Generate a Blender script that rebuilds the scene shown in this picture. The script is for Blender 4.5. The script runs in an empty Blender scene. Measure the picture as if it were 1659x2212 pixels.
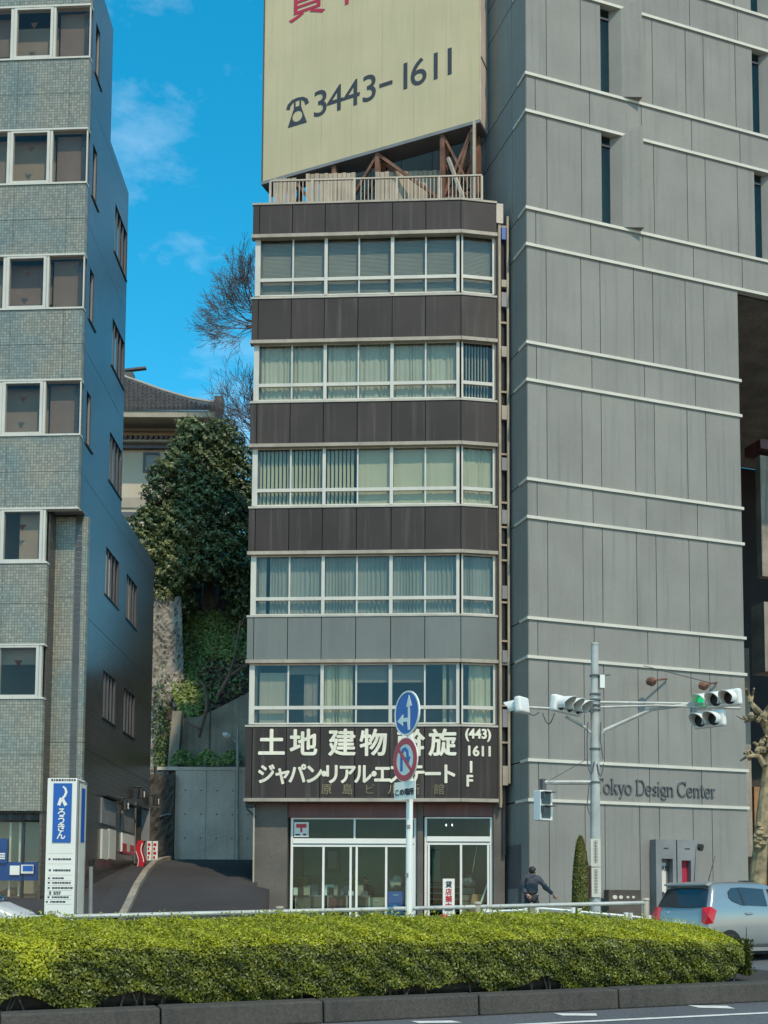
import bpy, bmesh, math, random
import numpy as np
from mathutils import Matrix, Vector
random.seed(7); rng = np.random.default_rng(7)
R_ = math.radians
scene = bpy.context.scene
COL = scene.collection
# ------------------------------------------------------------------ camera
CAM = Vector((0, 0, 1.77)); FOC = 2400.0; PITCH = R_(4.2); ROLL = R_(0.3); PPX, PPY = 830.0, 1774.0
_fw = Vector((0, math.cos(PITCH), math.sin(PITCH))); _u = Vector((0, -math.sin(PITCH), math.cos(PITCH))); _r = Vector((1, 0, 0))
RT = _r * math.cos(ROLL) + _u * math.sin(ROLL); UP = _u * math.cos(ROLL) - _r * math.sin(ROLL)
cd = bpy.data.cameras.new('camera'); cam = bpy.data.objects.new('camera', cd); COL.objects.link(cam)
cam.matrix_world = Matrix(((RT.x, UP.x, -_fw.x, CAM.x), (RT.y, UP.y, -_fw.y, CAM.y), (RT.z, UP.z, -_fw.z, CAM.z), (0, 0, 0, 1)))
cd.sensor_fit = 'HORIZONTAL'; cd.sensor_width = 36; cd.lens = 36 * FOC / 1659
cd.shift_x = -(PPX - 829.5) / 1659; cd.shift_y = (PPY - 1106) / 1659
cd.clip_start = 0.2; cd.clip_end = 3000
scene.camera = cam
# ------------------------------------------------------------------ world and sun
SUN_EL, SUN_AZ = R_(52), R_(24)                 # high sun behind the photographer, a little to the right
wd = bpy.data.worlds.new('World'); scene.world = wd; wd.use_nodes = True
wn = wd.node_tree.nodes; wl = wd.node_tree.links; bg = wn['Background']
sky = wn.new('ShaderNodeTexSky'); sky.sky_type = 'NISHITA'; sky.sun_disc = False
sky.sun_elevation = SUN_EL; sky.sun_rotation = math.pi - SUN_AZ
sky.air_density = 1.0; sky.dust_density = 0.3; sky.ozone_density = 2.5
hs = wn.new('ShaderNodeHueSaturation'); hs.inputs['Saturation'].default_value = 1.42; hs.inputs['Hue'].default_value = 0.470; hs.inputs['Value'].default_value = 1.28
tc = wn.new('ShaderNodeTexCoord'); mp = wn.new('ShaderNodeMapping'); mp.inputs['Scale'].default_value = (2.2, 2.2, 5.0); mp.inputs['Location'].default_value = (1.7, 0.9, 0.4)
nz = wn.new('ShaderNodeTexNoise'); nz.inputs['Scale'].default_value = 2.4; nz.inputs['Detail'].default_value = 7; nz.inputs['Roughness'].default_value = 0.6
cr = wn.new('ShaderNodeValToRGB'); cr.color_ramp.elements[0].position = 0.50; cr.color_ramp.elements[1].position = 0.85
cr.color_ramp.elements[1].color = (0.34, 0.34, 0.34, 1)
mx = wn.new('ShaderNodeMixRGB'); mx.inputs['Color2'].default_value = (8.5, 9.0, 9.6, 1)
wl.new(sky.outputs[0], hs.inputs['Color']); wl.new(tc.outputs['Generated'], mp.inputs[0]); wl.new(mp.outputs[0], nz.inputs[0]); wl.new(nz.outputs[0], cr.inputs[0])
wl.new(cr.outputs[0], mx.inputs[0]); wl.new(hs.outputs[0], mx.inputs['Color1']); wl.new(mx.outputs[0], bg.inputs[0])
bg.inputs[1].default_value = 0.15
sl = bpy.data.lights.new('sun', 'SUN'); sl.energy = 2.5; sl.angle = R_(0.9); sl.color = (1.0, 0.88, 0.70)
so = bpy.data.objects.new('sun', sl); COL.objects.link(so)
_ts = Vector((math.sin(SUN_AZ) * math.cos(SUN_EL), -math.cos(SUN_AZ) * math.cos(SUN_EL), math.sin(SUN_EL)))
so.rotation_euler = (-_ts).to_track_quat('-Z', 'Y').to_euler(); so.location = (20, -30, 60)
vs = scene.view_settings; vs.view_transform = 'Standard'; vs.look = 'None'; vs.gamma = 1; vs.use_curve_mapping = False; vs.exposure = 0.40
scene.cycles.max_bounces = 8; scene.cycles.transparent_max_bounces = 16
# ------------------------------------------------------------------ geometry of the place
GS = 0.034                                        # the street climbs gently away from the camera
def gz(y): return GS * min(y, 60.0)
def ray(u, v): return (RT * ((u - PPX) / FOC) + UP * (-(v - PPY) / FOC) + _fw)
def atY(u, v, Y):
    d = ray(u, v); return CAM + d * (Y / d.y)
def ground(u, v, dz=0.0):
    d = ray(u, v); t = (dz - CAM.z) / (d.z - GS * d.y); return CAM + d * t
class Fr:                                         # a vertical plane frame: x along, y into, z up (world z)
    def __init__(s, o, a):
        a = R_(a); s.o = Vector((o[0], o[1], 0)); s.u = Vector((math.cos(a), math.sin(a), 0)); s.b = Vector((-math.sin(a), math.cos(a), 0))
        s.M = Matrix(((s.u.x, s.b.x, 0, s.o.x), (s.u.y, s.b.y, 0, s.o.y), (0, 0, 1, 0), (0, 0, 0, 1))); s.I = s.M.inverted()
    def px(s, u, v, y=0.0):
        d = ray(u, v); t = (s.o + s.b * y - CAM).dot(s.b) / d.dot(s.b); p = s.I @ (CAM + d * t); return p.x, p.z
    def x(s, u, v, y=0.0): return s.px(u, v, y)[0]
    def z(s, u, v, y=0.0): return s.px(u, v, y)[1]
    def w(s, x, y, z): return s.M @ Vector((x, y, z))
WORLD = Fr((0, 0), 0)
# ------------------------------------------------------------------ object helpers
WM = {}
def link(o, parent=None, M=None):
    M = M or Matrix.Identity(4); COL.objects.link(o); o.matrix_basis = M; WM[o.name] = M
    if parent is not None:
        o.parent = parent; o.matrix_parent_inverse = WM[parent.name].inverted()
    return o
def tag(o, label=None, cat=None, group=None, kind=None):
    if label: o['label'] = label
    if cat: o['category'] = cat
    if group: o['group'] = group
    if kind: o['kind'] = kind
    return o
def thing(name, label, cat, loc, a=0.0, group=None):
    o = bpy.data.objects.new(name, None); o.empty_display_size = 0.3
    link(o, None, Matrix.Translation(Vector(loc)) @ Matrix.Rotation(R_(a), 4, 'Z')); return tag(o, label, cat, group)
def relink(o, M):                                  # move a placed object
    o.matrix_basis = M; WM[o.name] = M
def copy_tree(src, M):
    c = src.copy(); COL.objects.link(c); c.matrix_basis = M; WM[c.name] = M
    def rec(a, b):
        for ch in list(a.children):
            d = ch.copy(); COL.objects.link(d); d.parent = b; WM[d.name] = WM.get(ch.name, Matrix.Identity(4)); rec(ch, d)
    rec(src, c); return c
def mesh(name, verts, faces, mat, smooth=False):
    me = bpy.data.meshes.new(name); me.from_pydata([tuple(v) for v in verts], [], faces); me.update()
    if mat: me.materials.append(mat)
    if smooth: me.polygons.foreach_set('use_smooth', [True] * len(me.polygons))
    return me
def mobj(name, verts, faces, mat, parent=None, M=None, smooth=False):
    return link(bpy.data.objects.new(name, mesh(name, verts, faces, mat, smooth)), parent, M)
_cube = {}
CV = [(0, 0, 0), (1, 0, 0), (1, 1, 0), (0, 1, 0), (0, 0, 1), (1, 0, 1), (1, 1, 1), (0, 1, 1)]
CF = [(0, 3, 2, 1), (4, 5, 6, 7), (0, 1, 5, 4), (1, 2, 6, 5), (2, 3, 7, 6), (3, 0, 4, 7)]
def box(name, mat, parent, fr, x0, x1, y0, y1, z0, z1):
    if x1 < x0: x0, x1 = x1, x0
    if z1 < z0: z0, z1 = z1, z0
    if y1 < y0: y0, y1 = y1, y0
    k = mat.name
    if k not in _cube: _cube[k] = mesh('block', CV, CF, mat)
    S = Matrix.Diagonal((max(x1 - x0, 1e-4), max(y1 - y0, 1e-4), max(z1 - z0, 1e-4), 1))
    return link(bpy.data.objects.new(name, _cube[k]), parent, fr.M @ Matrix.Translation((x0, y0, z0)) @ S)
class MB:                                          # collects pieces into ONE mesh object
    def __init__(s): s.v = []; s.f = []
    def add(s, vs, fs):
        n = len(s.v); s.v += [tuple(q) for q in vs]; s.f += [tuple(i + n for i in f) for f in fs]; return s
    def box(s, x0, x1, y0, y1, z0, z1):
        return s.add([(x0 + (x1 - x0) * a, y0 + (y1 - y0) * b, z0 + (z1 - z0) * c) for a, b, c in CV], CF)
    def tube(s, pts, r, n=6, cap=True):
        pts = [Vector(p) for p in pts]; rs = r if isinstance(r, (list, tuple)) else [r] * len(pts); vs = []; fs = []
        t0 = (pts[1] - pts[0]).normalized(); ref = Vector((0, 0, 1)) if abs(t0.z) < 0.9 else Vector((1, 0, 0)); a = t0.cross(ref).normalized()
        for i, p in enumerate(pts):
            t = (pts[min(i + 1, len(pts) - 1)] - pts[max(i - 1, 0)]).normalized(); a = (a - t * a.dot(t)).normalized(); b = t.cross(a)
            for k in range(n):
                q = 2 * math.pi * k / n; vs.append(p + (a * math.cos(q) + b * math.sin(q)) * rs[i])
        for i in range(len(pts) - 1):
            for k in range(n): fs.append((i * n + k, i * n + (k + 1) % n, (i + 1) * n + (k + 1) % n, (i + 1) * n + k))
        if cap: fs.append(tuple(range(n - 1, -1, -1))); fs.append(tuple(range((len(pts) - 1) * n, len(pts) * n)))
        return s.add(vs, fs)
    def bar(s, p, q, w, h=None):                   # rectangular beam between two points
        p = Vector(p); q = Vector(q); h = h or w; t = (q - p).normalized(); ref = Vector((0, 0, 1)) if abs(t.z) < 0.95 else Vector((1, 0, 0))
        a = t.cross(ref).normalized() * (w / 2); b = a.cross(t).normalized() * (h / 2); vs = []
        for e in (p, q): vs += [e - a - b, e + a - b, e + a + b, e - a + b]
        return s.add(vs, [(0, 1, 2, 3), (7, 6, 5, 4), (0, 4, 5, 1), (1, 5, 6, 2), (2, 6, 7, 3), (3, 7, 4, 0)])
    def prism(s, poly, y0, y1):                    # polygon in x,z extruded in y
        n = len(poly); vs = [(x, y0, z) for x, z in poly] + [(x, y1, z) for x, z in poly]
        return s.add(vs, [tuple(range(n)), tuple(range(2 * n - 1, n - 1, -1))] + [(i, i + n, (i + 1) % n + n, (i + 1) % n) for i in range(n)])
    def ribbon(s, pts, w, y0, y1, closed=False):   # flat stroke along points in x,z
        n = len(pts); L = []; Rr = []
        for i in range(n):
            a = pts[(i - 1) % n] if closed else pts[max(i - 1, 0)]; b = pts[(i + 1) % n] if closed else pts[min(i + 1, n - 1)]
            dx, dz = b[0] - a[0], b[1] - a[1]; l = math.hypot(dx, dz) or 1; ww = w[i] if isinstance(w, (list, tuple)) else w
            L.append((pts[i][0] - dz / l * ww / 2, pts[i][1] + dx / l * ww / 2)); Rr.append((pts[i][0] + dz / l * ww / 2, pts[i][1] - dx / l * ww / 2))
        for i in range(n if closed else n - 1):
            j = (i + 1) % n; s.prism([Rr[i], Rr[j], L[j], L[i]], y0, y1)
        return s
    def disc(s, cx, cz, r, y0, y1, n=24, rz=None): return s.prism([(cx + r * math.cos(2 * math.pi * k / n), cz + (rz or r) * math.sin(2 * math.pi * k / n)) for k in range(n)], y0, y1)
    def ring(s, cx, cz, ro, ri, y0, y1, n=28):
        for k in range(n):
            a, b = 2 * math.pi * k / n, 2 * math.pi * (k + 1) / n
            s.prism([(cx + ro * math.cos(a), cz + ro * math.sin(a)), (cx + ro * math.cos(b), cz + ro * math.sin(b)), (cx + ri * math.cos(b), cz + ri * math.sin(b)), (cx + ri * math.cos(a), cz + ri * math.sin(a))], y0, y1)
        return s
    def build(s, name, mat, parent=None, M=None, smooth=False): return mobj(name, s.v, s.f, mat, parent, M, smooth)
def bevel(o, w, seg=2):
    m = o.modifiers.new('bevel', 'BEVEL'); m.width = w; m.segments = seg; m.limit_method = 'ANGLE'; return o
def subd(o, n=1):
    m = o.modifiers.new('subd', 'SUBSURF'); m.levels = n; m.render_levels = n; return o
_glyph = {}
def text(name, s, mat, parent, fr, x, y, z, size, bold=0.0, ext=0.004, align='LEFT', sx=1.0, shear=0.0):
    key = (s, align)
    if key not in _glyph:                          # outline of the letters as a flat mesh, taken once
        cu = bpy.data.curves.new('glyph', 'FONT'); cu.body = s; cu.size = 1.0; cu.align_x = align; cu.resolution_u = 4
        ob = bpy.data.objects.new('glyph', cu); me = bpy.data.meshes.new_from_object(ob); bpy.data.objects.remove(ob); bpy.data.curves.remove(cu)
        bm = bmesh.new(); bm.from_mesh(me); bmesh.ops.remove_doubles(bm, verts=bm.verts, dist=1e-5); bm.to_mesh(me); bm.free(); bpy.data.meshes.remove
        vs = [(v.co.x, v.co.y) for v in me.vertices]; fs = [tuple(p.vertices) for p in me.polygons]
        cnt = {}
        for f in fs:
            for i in range(len(f)): e = (f[i], f[(i + 1) % len(f)]); cnt[e] = 1
        ed = [e for e in cnt if (e[1], e[0]) not in cnt]; _glyph[key] = (vs, fs, ed); bpy.data.meshes.remove(me)
    vs, fs, ed = _glyph[key]; V = []; Fc = []
    offs = [(0, 0)] + ([(math.cos(q * math.pi / 4) * bold, math.sin(q * math.pi / 4) * bold) for q in range(8)] if bold > .003 else [])
    for k, (ox, oz) in enumerate(offs):
        n = len(V); m = len(vs); yy = -k * .0006
        V += [(x + px * size * sx + ox, y + yy - ext, z + pz * size + oz) for px, pz in vs] + [(x + px * size * sx + ox, y + .001, z + pz * size + oz) for px, pz in vs]
        Fc += [tuple(i + n for i in f) for f in fs] + [(a + n, b + n, b + n + m, a + n + m)[::-1] for a, b in ed]
    return link(bpy.data.objects.new(name, mesh(name, V, Fc, mat)), parent, fr.M)
# ------------------------------------------------------------------ materials
def ramp(nt, a, b, c0, c1):
    r = nt.nodes.new('ShaderNodeValToRGB'); r.color_ramp.elements[0].position = a; r.color_ramp.elements[1].position = b
    r.color_ramp.elements[0].color = (*c0, 1); r.color_ramp.elements[1].color = (*c1, 1); return r
def mat(name, c, rough=0.7, metal=0.0, var=0.15, vs_=1.5, streak=0.0, bump=0.0, bs=40.0, spec=0.5, sc=(1, 1, 1), stain=None, grain=0.0, orand=0.0):
    c = (c[0] * 1.03, c[1] * .93, c[2] * .83)
    m = bpy.data.materials.new(name); m.use_nodes = True; nt = m.node_tree; b = nt.nodes['Principled BSDF']; L = nt.links
    b.inputs['Roughness'].default_value = rough; b.inputs['Metallic'].default_value = metal; b.inputs['Specular IOR Level'].default_value = spec
    g = nt.nodes.new('ShaderNodeNewGeometry')
    def noise(scale, vec, det=5):
        mpn = nt.nodes.new('ShaderNodeMapping'); mpn.inputs['Scale'].default_value = vec; n = nt.nodes.new('ShaderNodeTexNoise'); n.inputs['Scale'].default_value = scale; n.inputs['Detail'].default_value = det
        L.new(g.outputs['Position'], mpn.inputs[0]); L.new(mpn.outputs[0], n.inputs[0]); return n.outputs[0]
    out = None
    lo = tuple(max(0, q * (1 - var)) for q in c); hi = tuple(min(1, q * (1 + var)) for q in c)
    r = ramp(nt, 0.3, 0.7, lo, hi); L.new(noise(vs_, sc), r.inputs[0]); out = r.outputs[0]
    if streak:
        sr = ramp(nt, 0.52, 0.74, (0, 0, 0), (1, 1, 1)); L.new(noise(3.0, (2.2, 2.2, 0.10), 4), sr.inputs[0])
        mm = nt.nodes.new('ShaderNodeMixRGB'); mm.inputs['Color2'].default_value = (*(stain or tuple(q * 0.55 for q in c)), 1)
        ml = nt.nodes.new('ShaderNodeMath'); ml.operation = 'MULTIPLY'; ml.inputs[1].default_value = streak; L.new(sr.outputs[0], ml.inputs[0])
        L.new(ml.outputs[0], mm.inputs[0]); L.new(out, mm.inputs['Color1']); out = mm.outputs[0]
    if grain:
        gr = ramp(nt, 0.35, 0.65, (1 - grain,) * 3, (1 + grain,) * 3); L.new(noise(28, (1, 1, 1), 6), gr.inputs[0])
        mm = nt.nodes.new('ShaderNodeMixRGB'); mm.blend_type = 'MULTIPLY'; mm.inputs[0].default_value = 1; L.new(out, mm.inputs['Color1']); L.new(gr.outputs[0], mm.inputs['Color2']); out = mm.outputs[0]
    if orand:
        oi = nt.nodes.new('ShaderNodeObjectInfo'); orr = ramp(nt, 0, 1, (1 - orand, 1 - orand, 1 - orand * .8), (1 + orand,) * 3); L.new(oi.outputs['Random'], orr.inputs[0])
        mm = nt.nodes.new('ShaderNodeMixRGB'); mm.blend_type = 'MULTIPLY'; mm.inputs[0].default_value = 1; L.new(out, mm.inputs['Color1']); L.new(orr.outputs[0], mm.inputs['Color2']); out = mm.outputs[0]
    L.new(out, b.inputs['Base Color'])
    if bump:
        bp = nt.nodes.new('ShaderNodeBump'); bp.inputs['Strength'].default_value = bump; bp.inputs['Distance'].default_value = 0.02
        L.new(noise(bs, (1, 1, 1), 4), bp.inputs['Height']); L.new(bp.outputs[0], b.inputs['Normal'])
    return m
def glass(name, tint=(0.75, 0.82, 0.8), ior=1.5, rough=0.0):
    m = bpy.data.materials.new(name); m.use_nodes = True; nt = m.node_tree; nt.nodes.clear(); L = nt.links
    o = nt.nodes.new('ShaderNodeOutputMaterial'); t = nt.nodes.new('ShaderNodeBsdfTransparent'); t.inputs[0].default_value = (*tint, 1)
    g = nt.nodes.new('ShaderNodeBsdfGlossy'); g.inputs['Roughness'].default_value = rough
    lw = nt.nodes.new('ShaderNodeLayerWeight'); lw.inputs[0].default_value = 0.5; pw = nt.nodes.new('ShaderNodeMath'); pw.operation = 'POWER'; pw.inputs[1].default_value = 5
    f = nt.nodes.new('ShaderNodeMath'); f.operation = 'MULTIPLY_ADD'; r0 = ((ior - 1) / (ior + 1)) ** 2; f.inputs[1].default_value = .6 * (1 - r0); f.inputs[2].default_value = r0
    L.new(lw.outputs['Facing'], pw.inputs[0]); L.new(pw.outputs[0], f.inputs[0])
    n = nt.nodes.new('ShaderNodeTexNoise'); n.inputs['Scale'].default_value = 0.9; ge = nt.nodes.new('ShaderNodeNewGeometry'); bp = nt.nodes.new('ShaderNodeBump'); bp.inputs['Strength'].default_value = 0.05
    L.new(ge.outputs['Position'], n.inputs[0]); L.new(n.outputs[0], bp.inputs['Height']); L.new(bp.outputs[0], g.inputs['Normal'])
    x = nt.nodes.new('ShaderNodeMixShader'); L.new(f.outputs[0], x.inputs[0]); L.new(t.outputs[0], x.inputs[1]); L.new(g.outputs[0], x.inputs[2]); L.new(x.outputs[0], o.inputs[0]); return m
def emit(name, c, s):
    m = bpy.data.materials.new(name); m.use_nodes = True; b = m.node_tree.nodes['Principled BSDF']; b.inputs['Base Color'].default_value = (*c, 1)
    b.inputs['Emission Color'].default_value = (*c, 1); b.inputs['Emission Strength'].default_value = s; return m
def leafmat(name, cols, trans=0.25, rough=0.45):
    m = bpy.data.materials.new(name); m.use_nodes = True; nt = m.node_tree; L = nt.links; b = nt.nodes['Principled BSDF']; o = nt.nodes['Material Output']
    a = nt.nodes.new('ShaderNodeAttribute'); a.attribute_name = 'tone'; r = nt.nodes.new('ShaderNodeValToRGB')
    while len(r.color_ramp.elements) < len(cols): r.color_ramp.elements.new(0.5)
    for i, c in enumerate(cols): r.color_ramp.elements[i].position = i / (len(cols) - 1); r.color_ramp.elements[i].color = (*c, 1)
    L.new(a.outputs['Fac'], r.inputs[0]); L.new(r.outputs[0], b.inputs['Base Color']); b.inputs['Roughness'].default_value = rough
    t = nt.nodes.new('ShaderNodeBsdfTranslucent'); L.new(r.outputs[0], t.inputs[0]); x = nt.nodes.new('ShaderNodeMixShader'); x.inputs[0].default_value = trans
    L.new(b.outputs[0], x.inputs[1]); L.new(t.outputs[0], x.inputs[2]); L.new(x.outputs[0], o.inputs[0]); return m
def leaves(name, P, N, size, tone, m, parent=None, aspect=0.5, jitter=0.7, kind=None):
    """P points, N preferred normals (numpy), one folded leaf (two triangles pairs) each"""
    n = len(P); nn = N + rng.normal(0, jitter, (n, 3)); nn /= np.linalg.norm(nn, axis=1, keepdims=True) + 1e-9
    t = rng.normal(0, 1, (n, 3)); t -= nn * (t * nn).sum(1, keepdims=True); t /= np.linalg.norm(t, axis=1, keepdims=True) + 1e-9
    b = np.cross(nn, t); s = (size * rng.uniform(0.6, 1.35, n))[:, None]
    v = np.empty((n, 4, 3)); v[:, 0] = P - t * s * 0.5; v[:, 1] = P + b * s * aspect * 0.5 + nn * s * 0.08; v[:, 2] = P + t * s * 0.5; v[:, 3] = P - b * s * aspect * 0.5 + nn * s * 0.08
    me = bpy.data.meshes.new(name); me.vertices.add(n * 4); me.vertices.foreach_set('co', v.reshape(-1).astype(np.float32))
    f = np.arange(n)[:, None] * 4; idx = np.concatenate([f + 0, f + 1, f + 2, f + 0, f + 2, f + 3], 1).reshape(-1)
    me.loops.add(n * 6); me.loops.foreach_set('vertex_index', idx.astype(np.int32)); me.polygons.add(n * 2); me.polygons.foreach_set('loop_start', np.arange(0, n * 6, 3, dtype=np.int32))
    me.update(calc_edges=True); at = me.attributes.new('tone', 'FLOAT', 'POINT'); at.data.foreach_set('value', np.repeat(np.clip(tone, 0, 1), 4).astype(np.float32))
    me.materials.append(m); o = link(bpy.data.objects.new(name, me), parent)
    if kind: o['kind'] = kind
    return o
M = {}
M['conc'] = mat('pale_concrete', (.232, .236, .222), .85, var=.08, vs_=.7, streak=.65, stain=(.168, .168, .152), bump=.15, bs=25, grain=.06, orand=.05)
M['ctrim'] = mat('pale_trim', (.56, .56, .50), .6, var=.08)
M['joint'] = mat('dark_joint', (.05, .05, .05), .9)
M['jpale'] = mat('pale_sealant', (.5, .52, .48), .8)
M['dpan'] = mat('dark_brown_panel', (.038, .031, .028), .62, var=.2, vs_=.8, streak=.65, stain=(.085, .075, .062), bump=.05, bs=12, spec=.3, orand=.12)
M['lpan'] = mat('grey_blue_panel', (.135, .155, .148), .55, var=.09, vs_=.8, streak=.4, stain=(.175, .185, .17), bump=.04, bs=12, orand=.04)
M['dtrim'] = mat('dusty_beige_trim', (.34, .31, .26), .6, var=.2, streak=.5, stain=(.2, .17, .14))
M['white'] = mat('white_painted_aluminium', (.54, .545, .50), .45, var=.08, streak=.45, stain=(.40, .40, .36))
M['white2'] = mat('clean_white_paint', (.74, .77, .76), .4, var=.04)
M['room'] = mat('dim_room_wall', (.09, .11, .10), .9)
M['roomg'] = mat('green_grey_room_wall', (.13, .25, .20), .9)
M['slab'] = mat('dark_slab', (.06, .06, .06), .9)
M['glass'] = glass('window_glass', (.92, .95, .93), 1.42)
M['gglass'] = glass('green_shop_glass', (.84, .94, .91), 1.28)
M['dglass'] = glass('dark_window_glass', (.90, .88, .86), 1.32)
M['cream'] = mat('cream_signboard', (.53, .47, .295), .65, var=.06, vs_=.6, streak=.45, stain=(.44, .38, .225))
M['ink'] = mat('black_sign_ink', (.035, .04, .05), .6, var=.05)
M['red'] = mat('red_sign_ink', (.42, .02, .06), .6, var=.08)
M['lett'] = mat('white_lettering', (.72, .71, .60), .5, var=.12, streak=.3)
M['gold'] = mat('worn_gold_lettering', (.20, .165, .10), .5, metal=.2, var=.3)
M['rust'] = mat('rusty_brown_steel', (.17, .085, .055), .85, var=.45, vs_=3, bump=.3)
M['rail'] = mat('beige_galvanised_rail', (.42, .38, .31), .55, var=.2)
M['brick'] = mat('brown_rendered_pier', (.115, .105, .092), .8, var=.2, vs_=1.2, bump=.2, grain=.12)
M['maroon'] = mat('maroon_fascia', (.13, .045, .04), .5, var=.25, streak=.4, stain=(.2, .12, .1))
M['steel'] = mat('beige_rusty_steel', (.33, .28, .21), .6, var=.25, streak=.6, stain=(.14, .08, .04))
M['dark'] = mat('blackish_metal', (.025, .026, .028), .5)
M['dgrey'] = mat('dark_grey_paint', (.09, .095, .105), .5)
M['mgrey'] = mat('mid_grey_paint', (.20, .21, .22), .5)
M['galv'] = mat('galvanised_pole', (.42, .45, .44), .5, var=.18, vs_=2.5, streak=.5, stain=(.20, .18, .16))
M['asph'] = mat('asphalt', (.092, .098, .11), .9, var=.12, vs_=.8, bump=.35, bs=90, grain=.22)
M['asph2'] = mat('dark_driveway_asphalt', (.036, .034, .036), .9, var=.25, vs_=.35, bump=.35, bs=70, grain=.25)
M['pave'] = mat('grey_paving', (.22, .22, .21), .9, var=.15, vs_=2, bump=.2, grain=.12)
M['kerb'] = mat('grimy_concrete_kerb', (.058, .054, .048), .9, var=.18, vs_=1.1, streak=.55, stain=(.032, .029, .026), bump=.4, bs=45, grain=.18)
M['kerbtop'] = mat('worn_kerb_top', (.22, .215, .2), .9, var=.15, grain=.15)
M['soil'] = mat('dark_soil', (.035, .028, .02), .95, var=.4, vs_=8)
M['line'] = mat('worn_white_road_paint', (.66, .67, .66), .7, var=.12, vs_=9)
M['blue'] = mat('sign_blue', (.01, .095, .40), .4, var=.05)
M['sred'] = mat('sign_red', (.45, .008, .02), .4, var=.05)
M['swhite'] = mat('sign_white', (.74, .76, .72), .4, var=.04)
M['rwall'] = mat('grey_retaining_concrete', (.56, .52, .47), .9, var=.13, vs_=.9, streak=.2, bump=.25, bs=12, grain=.12)
M['rwallo'] = mat('weathered_retaining_concrete', (.27, .25, .21), .9, var=.25, vs_=1.2, streak=.7, stain=(.13, .12, .095), bump=.3, bs=10, grain=.15)
M['dwall'] = mat('dark_stained_wall', (.075, .065, .055), .9, var=.35, vs_=1.4, bump=.4, bs=9, grain=.25)
M['rock'] = mat('pale_rock_face', (.25, .24, .215), .95, var=.3, vs_=.9, bump=.35, bs=7, grain=.3)
M['stucco'] = mat('cream_stucco', (.50, .46, .37), .9, var=.07, vs_=.5, streak=.15)
M['eave'] = mat('weathered_eave_board', (.36, .33, .27), .8, var=.1)
M['tile'] = mat('grey_clay_roof_tile', (.085, .08, .08), .55, var=.35, vs_=2.5)
M['bark'] = mat('brown_bark', (.11, .09, .07), .9, var=.35, vs_=5, bump=.4)
M['twig'] = mat('dark_bare_twig', (.075, .06, .055), .9, var=.3)
M['plane'] = mat('pale_mottled_plane_bark', (.25, .20, .115), .85, var=.55, vs_=6, bump=.4, bs=14)
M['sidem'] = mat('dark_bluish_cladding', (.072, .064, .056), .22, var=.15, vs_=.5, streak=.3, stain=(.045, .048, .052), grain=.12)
M['curt'] = mat('pale_green_curtain', (.40, .40, .325), .9, var=.05)
M['curt2'] = mat('cream_blind', (.42, .41, .29), .9, var=.05)
M['curt3'] = mat('grey_green_blind', (.245, .26, .23), .9, var=.05)
M['blind'] = mat('grey_venetian_blind', (.235, .225, .19), .8, var=.08)
M['tan'] = mat('tan_blind', (.30, .275, .22), .9, var=.06)
M['brnbl'] = mat('brown_blind', (.20, .175, .155), .9, var=.08)
M['tailr'] = mat('red_lamp_plastic', (.50, .015, .02), .15, var=.05)
M['rubber'] = mat('black_rubber', (.015, .015, .015), .8)
M['carglass'] = mat('dark_car_glass', (.02, .025, .032), .04, var=.05, spec=.9)
M['skin'] = mat('skin', (.42, .24, .17), .6, var=.05)
M['hair'] = mat('dark_hair', (.02, .016, .014), .6)
M['jacket'] = mat('dark_blue_grey_jacket', (.055, .062, .08), .8, var=.25, vs_=9)
M['trous'] = mat('dark_trousers', (.03, .03, .035), .85)
M['wood'] = mat('brown_board', (.30, .15, .06), .7, var=.2, vs_=4)
M['paper'] = mat('white_paper', (.66, .68, .66), .8, var=.1)
M['green'] = emit('lit_green_lens', (.02, .85, .35), 0.32)
M['lens'] = mat('dark_signal_lens', (.02, .03, .03), .15)
M['lensr'] = mat('dark_red_lens', (.03, .008, .008), .15)
M['tube'] = emit('lit_fluorescent_tube', (1, 1, .92), 3.0)
M['lamp'] = mat('lamp_glass', (.75, .75, .7), .3)
M['sillm'] = mat('dull_pale_sill', (.42, .41, .36), .6, var=.15, streak=.4, stain=(.28, .26, .22))
M['void'] = mat('deep_shadowed_wall', (.014, .012, .013), .9, var=.3)  # near black: shade of the great opening is put into the wall colour
M['mark'] = mat('dark_red_mark', (.022, .012, .012), .8)
M['film'] = mat('deep_blue_film', (.008, .05, .20), .3)
M['greycar'] = mat('light_grey_car_paint', (.42, .44, .45), .3)
M['office_fill'] = emit('added_office_fill', (1, 1, .92), 7.0)  # glow of the unseen strips added to light the office
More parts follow.
